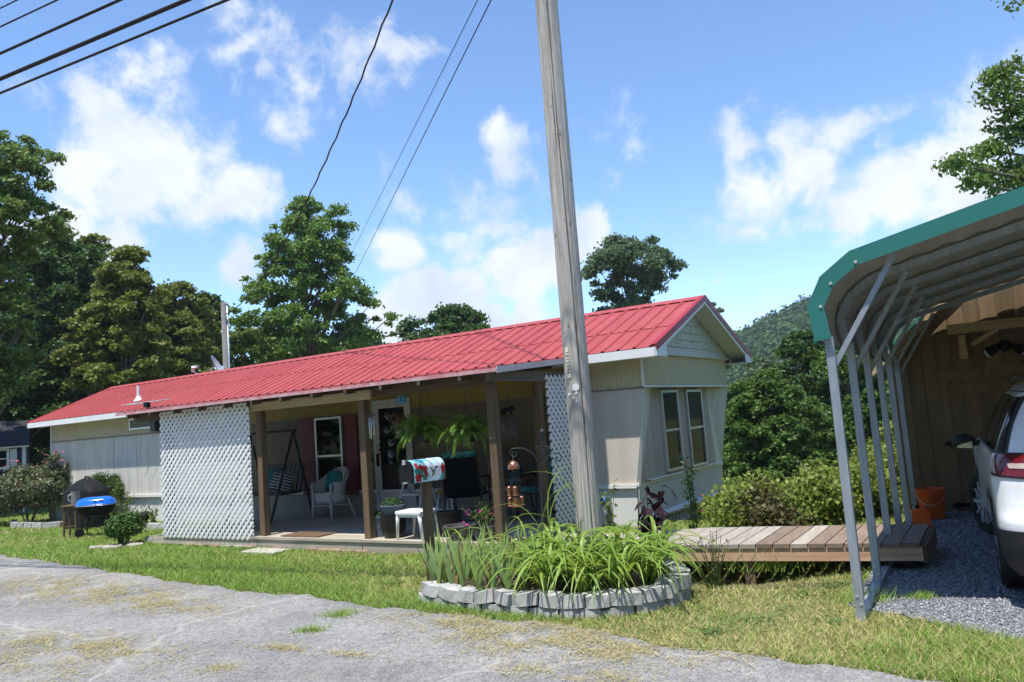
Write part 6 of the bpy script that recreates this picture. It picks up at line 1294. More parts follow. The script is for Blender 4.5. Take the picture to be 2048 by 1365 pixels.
# printed wrap: the cover is one curved sheet, its printed shapes flat patches just proud of it
def wrap_pt(x, a, e=.0):
    """a: arc position 0 at the right foot (camera side) upward"""
    w = mw+.004+e; L1 = mh
    if a < L1: return (x, -w, a)
    t = (a-L1)/mw
    return (x, -w*math.cos(t), mh+w*math.sin(t))
teal = mat('teal_print', (.05, .48, .50), .45, scale=6, col2=(.72, .86, .86), lo=.40, hi=.60); 
m = M(); vs = []; nx, na = 12, 26; amax = 2*mh+math.pi*mw
for i in range(nx+1):
    for j in range(na+1):
        a = amax*j/na; xx = x0+.025+(x1-x0-.03)*i/nx
        p = wrap_pt(xx, a) if a < mh+math.pi*mw else (xx, mw+.004, mh-(a-mh-math.pi*mw)); vs.append(p)
m.add(vs, [(i*(na+1)+j, (i+1)*(na+1)+j, (i+1)*(na+1)+j+1, i*(na+1)+j+1) for i in range(nx) for j in range(na)])
cov = MB.part('cover', m, teal, smooth=True)
def printed(name, poly, e, mt):
    m = M(); c = (sum(p[0] for p in poly)/len(poly), sum(p[1] for p in poly)/len(poly)); vs = [wrap_pt(*c, e)]
    for f in (.5, 1): vs += [wrap_pt(c[0]+(x-c[0])*f, c[1]+(a-c[1])*f, e) for x, a in poly]
    n = len(poly); m.add(vs, [(0, 1+i, 1+(i+1) % n) for i in range(n)]+[(1+i, 1+n+i, 1+n+(i+1) % n, 1+(i+1) % n) for i in range(n)]); return MB.part(name, m, mt, cov)
wht = mat('white_print', (.80, .82, .84), .45, scale=5, col2=(.60, .76, .82), lo=.45, hi=.75); rdp = mat('red_print', (.50, .02, .03), .45, scale=25, col2=(.30, .008, .015)); grp_ = mat('leaf_print', (.02, .16, .10), .45, scale=25, col2=(.03, .28, .18))
def blobp(cx, ca, rx, ra, n=14, k=5, amp=.2): return [(cx+rx*(1+amp*math.sin(k*t))*math.cos(t), ca+ra*(1+amp*math.sin(k*t))*math.sin(t)) for t in np.linspace(0, 2*math.pi, n+1)[:-1]]
printed('white_patch', blobp(.05, .14, .115, .135, 16, 3, .08), .0012, wht)
printed('leaf_patch', blobp(-.17, .10, .06, .055), .0016, grp_); printed('leaf_patch', blobp(-.10, .05, .035, .04), .0016, grp_); printed('leaf_patch', blobp(.165, .05, .02, .05), .0016, grp_)
for cx, ca, rx, ra in ((-.185, .045, .045, .042), (-.12, .135, .05, .020), (-.205, .17, .022, .025), (-.075, .07, .02, .03), (.155, .11, .028, .052), (-.095, .115, .022, .03), (.165, .012, .018, .014), (-.15, .155, .02, .018)): printed('flower_patch', blobp(cx, ca, rx, ra, 15, 5, .18), .0022, rdp)
hb = mat('hummingbird_print', (.07, .09, .045), .5, scale=30, col2=(.16, .15, .06))
printed('bird_wing', [(-.035, .155), (.01, .115), (.03, .085), (.015, .075), (-.005, .10)], .0024, hb); printed('bird_body', [(.06, .125), (.045, .10), (.03, .06), (-.02, .03), (-.005, .055), (.015, .085), (.04, .12)], .0027, hb); printed('bird_head', blobp(.065, .13, .016, .014, 10, 2, .1), .003, mat('bird_head_print', (.10, .015, .04), .5)); printed('bird_bill', [(.08, .134), (.108, .137), (.08, .130)], .003, inkm)
fg = MB.part('flag', M().box(-.20, -.07, -mw-.012, -mw-.008, .135, .152).box(-.11, -.07, -mw-.012, -mw-.008, .095, .135).cyl((-.20, -mw-.004, .14), (-.20, -mw-.016, .14), .012), mat('flag_red', (.42, .02, .03), .45))

# ---------------------------------------------------------------- shepherd's hook and feeder
hk = mat('dark_wrought_iron', (.035, .035, .038), .5, var=.2, metal=.3)
SH = Thing('shepherd_hook', 'dark iron shepherd hook with scrolled arms behind the flower bed', 'hook', (.13, 8.5, 0)); 
SH.part('rod', M().cyl((0, 0, -.1), (.115, 0, 1.30), .011, .010, 8).ball((.122, 0, 1.37), .032, 10, 8, 1, 1, 1.15).cyl((.117, 0, 1.30), (.12, 0, 1.34), .016, .012, 8), hk, smooth=True, auto=50)
def scroll(p, q, ctr, r, a0, turns, n=26, lead=None):
    pts = [Vector(x) for x in lead]; 
    for i in range(n): t = i/(n-1); a = a0+turns*2*math.pi*t; rr = r*(1-.75*t); pts.append(Vector((ctr[0]+rr*math.cos(a), 0, ctr[1]+rr*math.sin(a))))
    return pts
SH.part('arm', M().tube(scroll(0, 0, (-.195, 1.165), .055, math.pi*.5, .95, lead=[(.085, 0, .95), (.06, 0, 1.05), (-.0, 0, 1.155), (-.09, 0, 1.215)]), .007, 6), hk, smooth=True)
SH.part('arm', M().tube(scroll(0, 0, (.265, 1.085), .05, math.pi*.5, -.95, lead=[(.087, 0, .95), (.115, 0, 1.03), (.155, 0, 1.11), (.21, 0, 1.14)]), .007, 6), hk, smooth=True)
SH.part('scroll', M().tube(scroll(0, 0, (.05, 1.195), .032, 0, .9, lead=[(.107, 0, 1.17), (.09, 0, 1.17)]), .005, 5), hk, smooth=True)
SH.part('scroll', M().tube(scroll(0, 0, (.165, 1.195), .032, math.pi, -.9, lead=[(.108, 0, 1.17), (.13, 0, 1.17)]), .005, 5), hk, smooth=True)
copper = mat('copper_metal', (.42, .19, .12), .3, metal=.8, var=.15, scale=12); ftube = glassmat('feeder_tube', (.86, .88, .80), .04)
fx, fy = .13-.215, 8.5
BF = Thing('bird_feeder', 'tubular bird feeder with copper domes hanging from the hook', 'bird feeder', (fx, fy, .60))
BF.part('dome', M().lathe([(.063, .40), (.066, .415), (.058, .45), (.04, .478), (.012, .494), (.002, .495)], 18), copper, smooth=True, auto=50)
BF.part('tube', M().lathe([(.056, .02), (.056, .405)], 18), ftube, smooth=True)
BF.part('seed', M().lathe([(.001, .03), (.052, .03), (.052, .08), (.001, .10)], 14), mat('bird_seed', (.40, .30, .14), .9, scale=60, col2=(.62, .52, .30)))
BF.part('base', M().lathe([(.001, 0), (.05, 0), (.062, .012), (.062, .022), (.056, .03)], 18), copper, smooth=True, auto=40)
for a, z in ((-1.57, .16), (1.57, .16), (3.0, .16), (.1, .05), (3.3, .05), (-1.6, .05)):
    ca, sa = math.cos(a), math.sin(a); pm_ = M().ball((.062*ca, .062*sa, z+.045), .028, 10, 6, 1, 1, .8).cyl((.062*ca, .062*sa, z-.03), (.062*ca, .062*sa, z+.04), .02, .024, 10).lathe([(.03, -.004), (.034, .0), (.03, .004)], 12, (.066*ca, .066*sa, z-.03))
    BF.part('port', pm_, copper, smooth=True, auto=50)
BF.part('hanger_wire', M().tube([(0, 0, .494), (.0, 0, .62)], .0015, 4), alu)

# ---------------------------------------------------------------- grills and small things at the left
BG = Thing('kettle_grill', 'oblong charcoal grill with bright blue lid on black legs', 'grill', (-7.85, 14.6, 0), math.radians(8)); gblue = mat('blue_enamel', (.012, .14, .62), .18, var=.04, coat=.4)
def capsule(z0, prof, L=.13, n=24):
    m = M(); vs = []
    for r, z in prof:
        for j in range(n):
            t = 2*math.pi*j/n; vs.append((r*math.cos(t)+(L if math.cos(t) > 0 else -L)*(1 if r > .02 else 1), r*.9*math.sin(t), z0+z))
    k = len(prof); m.add(vs, [(i*n+j, i*n+(j+1) % n, (i+1)*n+(j+1) % n, (i+1)*n+j) for i in range(k-1) for j in range(n)]+[tuple(range(n-1, -1, -1)), tuple(range((k-1)*n, k*n))]); return m
lid = BG.part('lid', capsule(.56, [(.215, .0), (.222, .012), (.215, .016), (.205, .05), (.18, .095), (.13, .13), (.06, .145), (.01, .148)]), gblue, smooth=True, auto=50)
BG.part('lid_handle', M().tube([(.05, -.2, .62), (.06, -.235, .645), (.18, -.235, .645), (.19, -.2, .62)], .011, 6), iron, lid, smooth=True)
BG.part('lid_rim', capsule(.552, [(.218, 0), (.226, .004), (.218, .008)]), alu, lid, smooth=True)
BG.part('bowl', capsule(.36, [(.02, .0), (.10, .02), (.17, .07), (.205, .14), (.213, .19)]), iron, smooth=True)
for x, y in ((-.2, -.12), (.2, -.12), (-.2, .12), (.2, .12)): BG.part('leg', M().tube([(x*.8, y, .42), (x*1.15, y*1.2, .0)], .012, 6), iron)
BG.part('cross_brace', M().bar((-.17, -.13, .4), (.2, -.14, .08), .02, .012).bar((.17, -.13, .4), (-.2, -.14, .08), .02, .012), iron)
for x in (-.24, .26): BG.part('wheel', M().lathe([(.02, -.02), (.075, -.02), (.08, 0), (.075, .02), (.02, .02)], 16, (x, -.14, .08), 'y'), iron, smooth=True, auto=40)
BG.part('lid_support', M().tube([(.33+.13*math.cos(a)*0+.02, .0, .57)] if False else [(.34, -.05, .56), (.37, -.05, .48), (.33, -.05, .36), (.22, -.05, .12)], .007, 5), iron, smooth=True)
SS = Thing('wooden_side_stool', 'brown wooden stand left of the blue grill', 'stool', (-8.35, 14.72, 0)); swd = mat('dark_stool_wood', (.12, .075, .04), .75, var=.2, stretch=(4, 4, .6))
SS.part('top', M().cbox(-.15, .15, -.13, .13, .555, .585, .006), swd); SS.part('apron', M().box(-.11, .11, -.1, -.085, .48, .554).box(-.11, .11, .085, .1, .48, .554), swd)
for x in (-.10, .10):
    for y in (-.09, .09): SS.part('leg', M().bar((x, y, .55), (x*1.15, y*1.15, .0), .03, .03), swd)
SS.part('rung', M().bar((-.11, -.095, .2), (.11, -.095, .2), .022, .02), swd)
CS = Thing('chimney_starter', 'grey cylindrical charcoal starter standing on the wooden stand', 'charcoal starter', (-8.32, 14.76, .585)); CS.part('can', M().lathe([(.001, 0), (.075, 0), (.075, .24), (.07, .24), (.07, .02), (.001, .02)], 18), mat('sooty_steel', (.22, .21, .19), .6, var=.35, scale=5, metal=.3), smooth=True, auto=40); CS.part('handle', M().tube([(-.07, 0, .19), (-.13, 0, .17), (-.13, 0, .08), (-.07, 0, .05)], .01, 6), alu, smooth=True)
CG = Thing('covered_grill', 'large grill under a black cover behind the blue grill', 'grill', (-8.95, 16.3, 0), HRZ); cvr = mat('black_grill_cover', (.010, .010, .011), .65, scale=4, col2=(.024, .024, .025), bump=.5, bscale=5, bdist=.03, spec=.1)
m = M(); vs = []; lv = [(0, .56, .30), (.35, .545, .29), (.72, .53, .28), (.78, .50, .27), (.86, .33, .22), (.95, .20, .15), (1.0, .09, .06)]
for z, a, b in lv:
    for j in range(28):
        t = 2*math.pi*j/28; c_, s_ = math.cos(t), math.sin(t); e = .5; vs.append((a*math.copysign(abs(c_)**e, c_)*(1+.012*math.sin(9*t+z*8)), b*math.copysign(abs(s_)**e, s_)*(1+.03*math.sin(7*t)), z))
m.add(vs, [(i*28+j, i*28+(j+1) % 28, (i+1)*28+(j+1) % 28, (i+1)*28+j) for i in range(len(lv)-1) for j in range(28)]+[tuple(range((len(lv)-1)*28, len(lv)*28))])
CG.part('cover', m, cvr, smooth=True); CG.part('knob', M().tube([(-.07, 0, 1.0), (-.03, 0, 1.035), (.05, 0, 1.03), (.09, 0, 1.0)], .02, 6), iron, smooth=True)
SG = HT('small_grill', 'small round black tabletop grill by the wall edging', 'grill', (-3.55, 1.75, .0)); SG.part('lid', M().ball((-3.55, 1.75, .2), .12, 14, 8, 1, 1, .8), iron, smooth=True); SG.part('pan', M().cyl((-3.55, 1.75, .12), (-3.55, 1.75, .19), .11, .14, 16), iron)
for a in (0, 2.1, 4.2): SG.part('leg', M().cyl((-3.55+.08*math.cos(a), 1.75+.08*math.sin(a), .14), (-3.55+.12*math.cos(a), 1.75+.12*math.sin(a), 0), .008), iron)

# ---------------------------------------------------------------- garden shed
SD = Thing('garden_shed', 'navy blue shed with white window trim at left edge', 'shed', (-14.16, 22.6, 0), math.radians(30), None, (-14.16, 22.6, 0)); navy = mat('navy_siding', (.022, .032, .06), .6, var=.12, scale=2, stretch=(6, 1, .5), jit=.08); shing = mat('dark_shingle', (.03, .029, .032), .9, var=.3, scale=6, jit=.12)
SX0, SX1, SY0, SY1, SHZ = -18.4, -14.16, 22.6, 25.2, 1.84
SD.part('wall', M().box(SX0, SX1-.005, SY0+.012, SY1, -.1, SHZ), navy); x = SX0
while x < SX1-.06: SD.part('siding_board', M().box(x+.002, min(x+.2, SX1)-.002, SY0-.006, SY0+.011, .0, SHZ), navy); x += .2
SD.part('corner_trim', M().box(SX1-.075, SX1+.012, SY0-.02, SY0-.0065, 0, SHZ).box(SX1-.004, SX1+.012, SY0-.006, SY0+.08, 0, SHZ), trimw)
SD.part('eave_trim', M().box(SX0-.1, SX1+.1, SY0-.16, SY0-.135, SHZ-.01, SHZ+.06), trimw)
SD.part('roof', M().hexa([(SX0-.1, SY0-.17, SHZ+.03), (SX1+.1, SY0-.17, SHZ+.03), (SX1+.1, SY0+1.3, SHZ+.75), (SX0-.1, SY0+1.3, SHZ+.75), (SX0-.1, SY0-.17, SHZ+.08), (SX1+.1, SY0-.17, SHZ+.08), (SX1+.1, SY0+1.3, SHZ+.80), (SX0-.1, SY0+1.3, SHZ+.80)]).hexa([(SX0-.1, SY1+.17, SHZ+.03), (SX0-.1, SY0+1.3, SHZ+.75), (SX1+.1, SY0+1.3, SHZ+.75), (SX1+.1, SY1+.17, SHZ+.03), (SX0-.1, SY1+.17, SHZ+.08), (SX0-.1, SY0+1.3, SHZ+.80), (SX1+.1, SY0+1.3, SHZ+.80), (SX1+.1, SY1+.17, SHZ+.08)]), shing)
SD.part('gable', M().prism([(SY0, SHZ-.01), (SY1, SHZ-.01), (SY0+1.3, SHZ+.74)], SX1-.03, SX1-.006, 'yz'), navy)
wn = SD.part('window', M().box(-15.22, -14.54, SY0-.03, SY0-.007, 1.76, 1.83).box(-15.22, -14.54, SY0-.03, SY0-.007, 1.24, 1.31).box(-15.22, -15.15, SY0-.03, SY0-.007, 1.31, 1.76).box(-14.61, -14.54, SY0-.03, SY0-.007, 1.31, 1.76), trimw)
for a, b in ((-15.15, -14.89), (-14.87, -14.61)):
    for z0, z1 in ((1.31, 1.52), (1.55, 1.76)):
        SD.part('pane', M().box(a, b, SY0-.014, SY0-.010, z0, z1), cglass, wn)
SD.part('muntin', M().box(-14.89, -14.87, SY0-.022, SY0-.008, 1.31, 1.76).box(-15.15, -14.61, SY0-.024, SY0-.008, 1.52, 1.55), trimw, wn)
for a in (-14.52, -15.40): SD.part('shutter', M().box(a, a+.05, SY0-.024, SY0-.007, 1.30, 1.80).box(a+.056, a+.106, SY0-.024, SY0-.007, 1.30, 1.80).box(a+.112, a+.16, SY0-.024, SY0-.007, 1.30, 1.80).box(a, a+.16, SY0-.030, SY0-.0245, 1.38, 1.42).box(a, a+.16, SY0-.030, SY0-.0245, 1.68, 1.72), trimw)

# ---------------------------------------------------------------- dish and antenna on the roof
dz_ = RD_Z-(4.35-RD_T)*SL
SDH = HT('satellite_dish', 'grey satellite dish edge showing above the ridge', 'satellite dish', (-4.9, 4.35, dz_)); gdish = mat('dish_grey', (.45, .47, .48), .5, var=.05)
m = M(); vs = []; nr, nt_ = 6, 22; q_ = Matrix.Rotation(math.radians(128), 3, 'Z') @ Matrix.Rotation(math.radians(62), 3, 'X')
for i in range(nr+1):
    for j in range(nt_): r = .30*i/nr; t = 2*math.pi*j/nt_; vs.append(q_ @ Vector((r*math.cos(t)*.9, r*math.sin(t), .22*r*r/.09*.3))+Vector((-4.80, 4.4, dz_+.30)))
m.add(vs, [(i*nt_+j, i*nt_+(j+1) % nt_, (i+1)*nt_+(j+1) % nt_, (i+1)*nt_+j) for i in range(nr) for j in range(nt_)]); SDH.part('dish', m, gdish, smooth=True)
SDH.part('mast', M().tube([(-4.9, 4.35, dz_-.02), (-4.9, 4.35, dz_+.28)], .02, 7), alu); SDH.part('arm', M().tube([(-4.9, 4.35, dz_+.08), (-5.35, 4.25, dz_+.20), (-5.42, 4.22, dz_+.27)], .016, 6), trimw, smooth=True); SDH.part('receiver', M().cyl((-5.45, 4.24, dz_+.25), (-5.38, 4.2, dz_+.36), .035, .045, 10).box(-5.44, -5.25, 4.2, 4.26, dz_+.33, dz_+.38), trimw)
AT = HT('old_antenna', 'thin metal aerial lying along the roof edge by the lattice', 'antenna', (-3.7, 1.98, 2.36)); AT.part('boom', M().tube([(-4.35, 1.9, 2.44), (-3.7, 1.93, 2.44), (-2.95, 1.95, 2.46)], .010, 5), alu)
for i, (a, b) in enumerate(((-4.2, .25), (-3.9, .3), (-3.6, .22), (-3.4, .28))): AT.part('rod', M().tube([(a-.25, 1.9-b*.3, 2.45), (a+.25, 1.95+b*.3, 2.455)], .005, 4), alu)
AT.part('bracket', M().box(-3.72, -3.6, 1.88, 1.96, 2.345, 2.45), iron)
# ---------------------------------------------------------------- porch furniture and ornaments  (house frame, deck at DZ)
Z = DZ+.004
wick = mat('white_wicker', (.80, .81, .80), .6, scale=60, col2=(.58, .59, .59), bump=.6, bscale=90, bdist=.006); tealc = mat('teal_cushion', (.012, .16, .17), .8, scale=14, col2=(.02, .24, .25)); tealp = mat('teal_patterned_cushion', (.012, .12, .14), .8, scale=22, col2=(.10, .38, .40), lo=.48, hi=.53)
WC = HT('wicker_armchair', 'white wicker armchair by the porch window', 'chair', (1.6, 1.75, Z)); cx, cy = 1.6, 1.78
seat = M(); 
def ringpts(r, z, a0, a1, n, sx=1.0, sy=1.0): return [(cx+sx*r*math.cos(a), cy+sy*r*math.sin(a), z) for a in np.linspace(a0, a1, n)]
WC.part('seat', M().lathe([(.001, .0), (.25, .0), (.26, .02), (.26, .05), (.24, .06), (.001, .06)], 22, (cx, cy, Z+.36), 'z', 1, .9), wick, smooth=True, auto=40)
WC.part('apron', M().lathe([(.245, 0), (.25, .10), (.24, .10), (.235, 0)], 22, (cx, cy, Z+.26), 'z', 1, .9), wick, smooth=True)
bkm = M(); vs = []; n = 30
for i in range(n+1):
    a = -.55+(math.pi+1.1)*i/n; top = .56+.22*max(0, math.sin(a))**1.5; k = 5
    for j in range(k+1): z = .42+(top-.42)*j/k; r = .255+.07*(z-.42)/.36; vs.append((cx+r*math.cos(a), cy+.92*r*math.sin(a), Z+z))
bkm.add(vs, [(i*(k+1)+j, (i+1)*(k+1)+j, (i+1)*(k+1)+j+1, i*(k+1)+j+1) for i in range(n) for j in range(k)]); WC.part('backrest', bkm, wick, smooth=True)
WC.part('rim', M().tube([(cx+(.262+.07*(.56+.22*max(0, math.sin(a))**1.5-.42)/.36)*math.cos(a), cy+.92*(.262+.07*(.14+.22*max(0, math.sin(a))**1.5)/.36)*math.sin(a), Z+.565+.22*max(0, math.sin(a))**1.5) for a in np.linspace(-.6, math.pi+.6, 26)], .022, 7), wick, smooth=True)
for a in (-.75, math.pi+.75): WC.part('arm_support', M().tube([(cx+.27*math.cos(a), cy+.25*math.sin(a), Z+.3), (cx+.30*math.cos(a), cy+.27*math.sin(a), Z+.56)], .018, 6), wick)
for x, y, o in ((-.2, -.19, -.02), (.2, -.19, .02), (-.17, .2, -.05), (.17, .2, .12)): WC.part('leg', M().tube([(cx+x, cy+y, Z+.34), (cx+x+o, cy+y+(.06 if y > 0 else 0), Z)], .019, 7, .015), wick, smooth=True)
WC.part('rung', M().bar((cx-.2, cy-.19, Z+.22), (cx+.2, cy-.19, Z+.22), .016, .016).bar((cx+.2, cy-.19, Z+.24), (cx+.24, cy+.2, Z+.2), .016, .016), wick)
def pillow(name, label, loc, w, h, d, mt, tilt=(0, 0, 0)):
    m = M(); n = 10; vs = []
    for sgn in (1, -1):
        for i in range(n+1):
            for j in range(n+1):
                u, v = -1+2*i/n, -1+2*j/n; t = d/2*((1-u**4)*(1-v**4))**.6; s = 1-.06*(u*u*v*v); vs.append((u*w/2*s*(1-.05*(1-v*v)), sgn*t, v*h/2*s))
    m = M(); N1 = (n+1)**2; m.add(vs, [(i*(n+1)+j, (i+1)*(n+1)+j, (i+1)*(n+1)+j+1, i*(n+1)+j+1) for i in range(n) for j in range(n)]+[(N1+i*(n+1)+j, N1+i*(n+1)+j+1, N1+(i+1)*(n+1)+j+1, N1+(i+1)*(n+1)+j) for i in range(n) for j in range(n)])
    e = Vector(W(*loc)); o = obj(name, m.mesh(name, smooth=True), mt, None, e, rot=(tilt[0], tilt[1], HRZ+tilt[2])); tag(o, label, 'pillow'); return o
pillow('pillow', 'teal pillow leaning in the white wicker armchair', (1.63, 1.85, Z+.585), .36, .34, .13, tealc, (-.25, .08, 0))
# porch swing with A-frame
SW = HT('porch_swing', 'dark porch swing bench on an A-frame in the shaded left corner', 'swing', (.3, 1.55, Z)); dk = mat('dark_swing_metal', (.03, .03, .034), .5, var=.2)
for s in (-.1, 1.0): 
    SW.part('frame_leg', M().tube([(s, 1.95, Z), (s, 1.6, Z+1.45)], .022, 6), dk); SW.part('frame_leg', M().tube([(s, 1.05, Z), (s, 1.6, Z+1.45)], .022, 6), dk)
SW.part('top_bar', M().tube([(-.15, 1.6, Z+1.46), (1.05, 1.6, Z+1.46)], .024, 6), dk); SW.part('seat', M().box(-.02, .92, 1.35, 1.8, Z+.42, Z+.47), dk)
bk_sw = SW.part('backrest', M().bar((-.02, 1.9, Z+.88), (.92, 1.9, Z+.88), .03, .05), dk)
for i in range(9): SW.part('slat', M().bar((.02+i*.108, 1.8, Z+.45), (.02+i*.108, 1.9, Z+.88), .03, .015), dk, bk_sw)
for s in (0.0, .9): SW.part('chain', M().tube([(s, 1.6, Z+1.46), (s, 1.4, Z+.46)], .008, 5), alu); 
strp = bpy.data.materials.new('striped_fabric'); strp.use_nodes = True; _n = strp.node_tree.nodes; _l = strp.node_tree.links
_w = _n.new('ShaderNodeTexWave'); _w.bands_direction = 'Z'; _w.inputs['Scale'].default_value = 6.5; _tc = _n.new('ShaderNodeTexCoord'); _l.new(_tc.outputs['Object'], _w.inputs[0]); _r = _n.new('ShaderNodeValToRGB'); _r.color_ramp.interpolation = 'CONSTANT'; _r.color_ramp.elements[0].color = (.03, .05, .09, 1); _r.color_ramp.elements[1].position = .6; _r.color_ramp.elements[1].color = (.55, .55, .54, 1); _l.new(_w.outputs[0], _r.inputs[0]); _l.new(_r.outputs[0], _n['Principled BSDF'].inputs['Base Color']); _n['Principled BSDF'].inputs['Roughness'].default_value = .85
pillow('pillow', 'navy and white striped pillow on the porch swing', (.72, 1.55, Z+.62), .46, .36, .14, strp, (-.35, .2, .15))
pillow('pillow', 'solid teal pillow behind the striped pillow on the swing', (.4, 1.66, Z+.66), .4, .38, .13, tealc, (-.3, -.1, 0))
dmt = HT('doormat', 'brown doormat lying near the porch edge', 'doormat', (2.75, .22, Z)); dmt.part('mat', M().cbox(2.42, 3.15, .05, .42, Z+.001, Z+.014, .006), mat('coir_mat', (.10, .06, .035), .95, scale=40, col2=(.19, .12, .07), bump=.8))
# pots
bluepot = mat('blue_grey_planter', (.13, .165, .215), .55, scale=6, col2=(.17, .205, .255), bump=.0); blkpot = mat('black_glazed_pot', (.012, .012, .013), .35, var=.2); gryb = mat('grey_bowl_planter', (.10, .10, .10), .75, var=.2, scale=10)
L_ball = leafmat('box_ball_leaves', [(.03, .085, .03), (.05, .12, .045), (.08, .15, .06)], .2, .5)
def pot(name, label, s, t, z, r0, r1, h, mt, group=None, tex=False, lip=.0):
    T = HT(name, label, 'pot', (s, t, z), group); prof = [(.001, 0), (r0, 0), (r0+(r1-r0)*.4+lip, h*.45), (r1, h-.012), (r1+.008, h-.01), (r1+.008, h), (r1-.012, h), (r1-.02, h-.05), (.001, h-.05)]
    T.part('shell', M().lathe(prof, 24, (s, t, z)), mt, smooth=True, auto=40)
    T.part('soil', M().lathe([(.001, .012), (r1-.022, .0)], 20, (s, t, z+h-.045)), soil)
    if tex:
        for sg in (1, -1):
            for k in range(14):
                m = M(); a0 = 2*math.pi*k/14; m.tube([(s+(r0+(r1-r0)*f+.0015)*math.cos(a0+sg*.75*f), t+(r0+(r1-r0)*f+.0015)*math.sin(a0+sg*.75*f), z+h*.95*f) for f in np.linspace(.03, 1, 6)], .0035, 4)
                T.part('relief_line', m, mt)
    return T
def ball_plant(label, s, t, z, r, seed):
    rng = np.random.default_rng(seed); T = HT('boxwood_ball', label, 'plant', (s, t, z), 'boxwood balls in planters'); d = unit(rng.normal(size=(1500, 3))); d[:, 2] = np.abs(d[:, 2]); p = d*np.array([r, r, r*.78])*(.86+.16*rng.random((1500, 1))); V, F = cards(p, .022, .6, .2, d*1.2, .12, rng); T.part('foliage', npmesh('foliage', V, F, L_ball), L_ball)
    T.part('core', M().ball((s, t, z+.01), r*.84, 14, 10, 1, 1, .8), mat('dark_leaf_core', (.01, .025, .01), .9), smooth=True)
pot('planter_pot', 'small blue-grey patterned planter pot at the middle post', 4.08, .27, Z, .085, .118, .25, bluepot, None, True); ball_plant('smaller boxwood ball in the low blue-grey pot by the post', 4.08, .27, Z+.235, .105, 201)
pot('glazed_pot', 'tall black glazed pot under the blue planter', 4.36, .22, Z, .125, .155, .30, blkpot, None, lip=.02)
pot('planter_bowl', 'blue-grey patterned planter bowl sitting on the black pot', 4.36, .22, Z+.275, .12, .152, .125, bluepot, None, True); ball_plant('larger boxwood ball on top of the black pot', 4.36, .22, Z+.385, .142, 202)
pot('glazed_pot', 'black glazed pot right of the mailbox post', 5.13, .38, Z, .125, .16, .30, blkpot)
pot('planter_bowl', 'wide grey bowl planter with few leaves at porch edge', 5.46, .17, Z, .11, .20, .165, gryb); pot('planter_bowl', 'wide grey bowl planter holding magenta petunias', 5.80, .2, Z, .11, .195, .165, gryb)
stalk_plant('petunia', 'magenta petunias blooming in the grey bowl planter', W(5.78, .2, Z+.13), 22, .30, .24, leafmat('petunia_leaves', [(.10, .17, .035), (.15, .21, .05)], .3), .05, 7, 205, [(random.uniform(-.25, .25), random.uniform(-.26, -.02), random.uniform(.03, .24), random.uniform(.04, .055)) for _ in range(20)], magf)
# white plastic side table
wp = mat('white_plastic', (.80, .80, .78), .4, var=.02)
TB = HT('plastic_side_table', 'small white plastic side table at the porch edge', 'table', (4.78, .19, Z)); TB.part('top', M().cbox(4.58, 4.98, .0, .38, Z+.305, Z+.345, .012), wp)
TB.part('apron', M().box(4.60, 4.96, .015, .03, Z+.27, Z+.304).box(4.60, 4.96, .35, .365, Z+.27, Z+.304).box(4.595, 4.61, .03, .35, Z+.27, Z+.304).box(4.95, 4.965, .03, .35, Z+.27, Z+.304), wp)
for s, t in ((4.61, .03), (4.95, .03), (4.61, .35), (4.95, .35)):
    o = -.03 if s < 4.7 else .03; TB.part('leg', M().tube([(s, t, Z+.30), (s+o*.4, t, Z+.2), (s+o, t, Z)], [.028, .022, .018], 6), wp, smooth=True)
# white step ladder shelf, stool
wpaint = mat('white_painted_wood', (.74, .75, .74), .55, var=.06, scale=4)
LD = HT('step_ladder', 'white wooden step ladder shelf below the mailbox', 'ladder', (3.5, 1.62, Z))
for s, sg in ((3.28, -1), (3.72, 1)): LD.part('rail', M().bar((s-sg*.06, 1.72, Z+.80), (s, 1.45, Z), .035, .02), wpaint); LD.part('rear_rail', M().bar((s-sg*.06, 1.75, Z+.78), (s, 1.98, Z), .03, .02), wpaint)
for k, z in enumerate((.16, .37, .58)): LD.part('step', M().box(3.29+.012*k, 3.71-.012*k, 1.47+.06*k, 1.66+.05*k, Z+z, Z+z+.022), wpaint)
LD.part('top', M().box(3.32, 3.68, 1.64, 1.84, Z+.79, Z+.815), wpaint)
WB = HT('wire_basket', 'dark wire ornament on the ladder shelf step', 'basket', (3.6, 1.6, Z+.62)); wbm = M()
for i in range(12): a = 2*math.pi*i/12; wbm.tube([(3.58+.06*math.cos(a), 1.66+.06*math.sin(a), Z+.605), (3.58+.09*math.cos(a+.8), 1.66+.09*math.sin(a+.8), Z+.70), (3.58+.05*math.cos(a+1.6), 1.66+.05*math.sin(a+1.6), Z+.79)], .005, 4)
WB.part('wires', wbm, alu, kind='stuff')
ST = HT('wooden_stool', 'white-legged stool with round brown wooden seat', 'stool', (4.16, 1.65, Z)); ST.part('seat', M().lathe([(.001, 0), (.17, 0), (.19, .012), (.19, .03), (.17, .04), (.001, .042)], 24, (4.16, 1.65, Z+.40)), mat('honey_wood', (.42, .20, .06), .5, scale=3, stretch=(1, 8, 1), col2=(.52, .28, .10)), smooth=True, auto=40)
for x, y in ((-.1, -.1), (.1, -.1), (-.1, .1), (.1, .1)): ST.part('leg', M().tube([(4.16+x, 1.65+y, Z+.4), (4.16+x*1.8, 1.65+y*1.5, Z)], .016, 7, .02), wpaint, smooth=True)
ST.part('rung', M().cyl((4.03, 1.52, Z+.17), (4.29, 1.52, Z+.17), .01).cyl((4.04, 1.54, Z+.26), (4.04, 1.76, Z+.26), .01).cyl((4.28, 1.54, Z+.26), (4.28, 1.76, Z+.26), .01), wpaint)
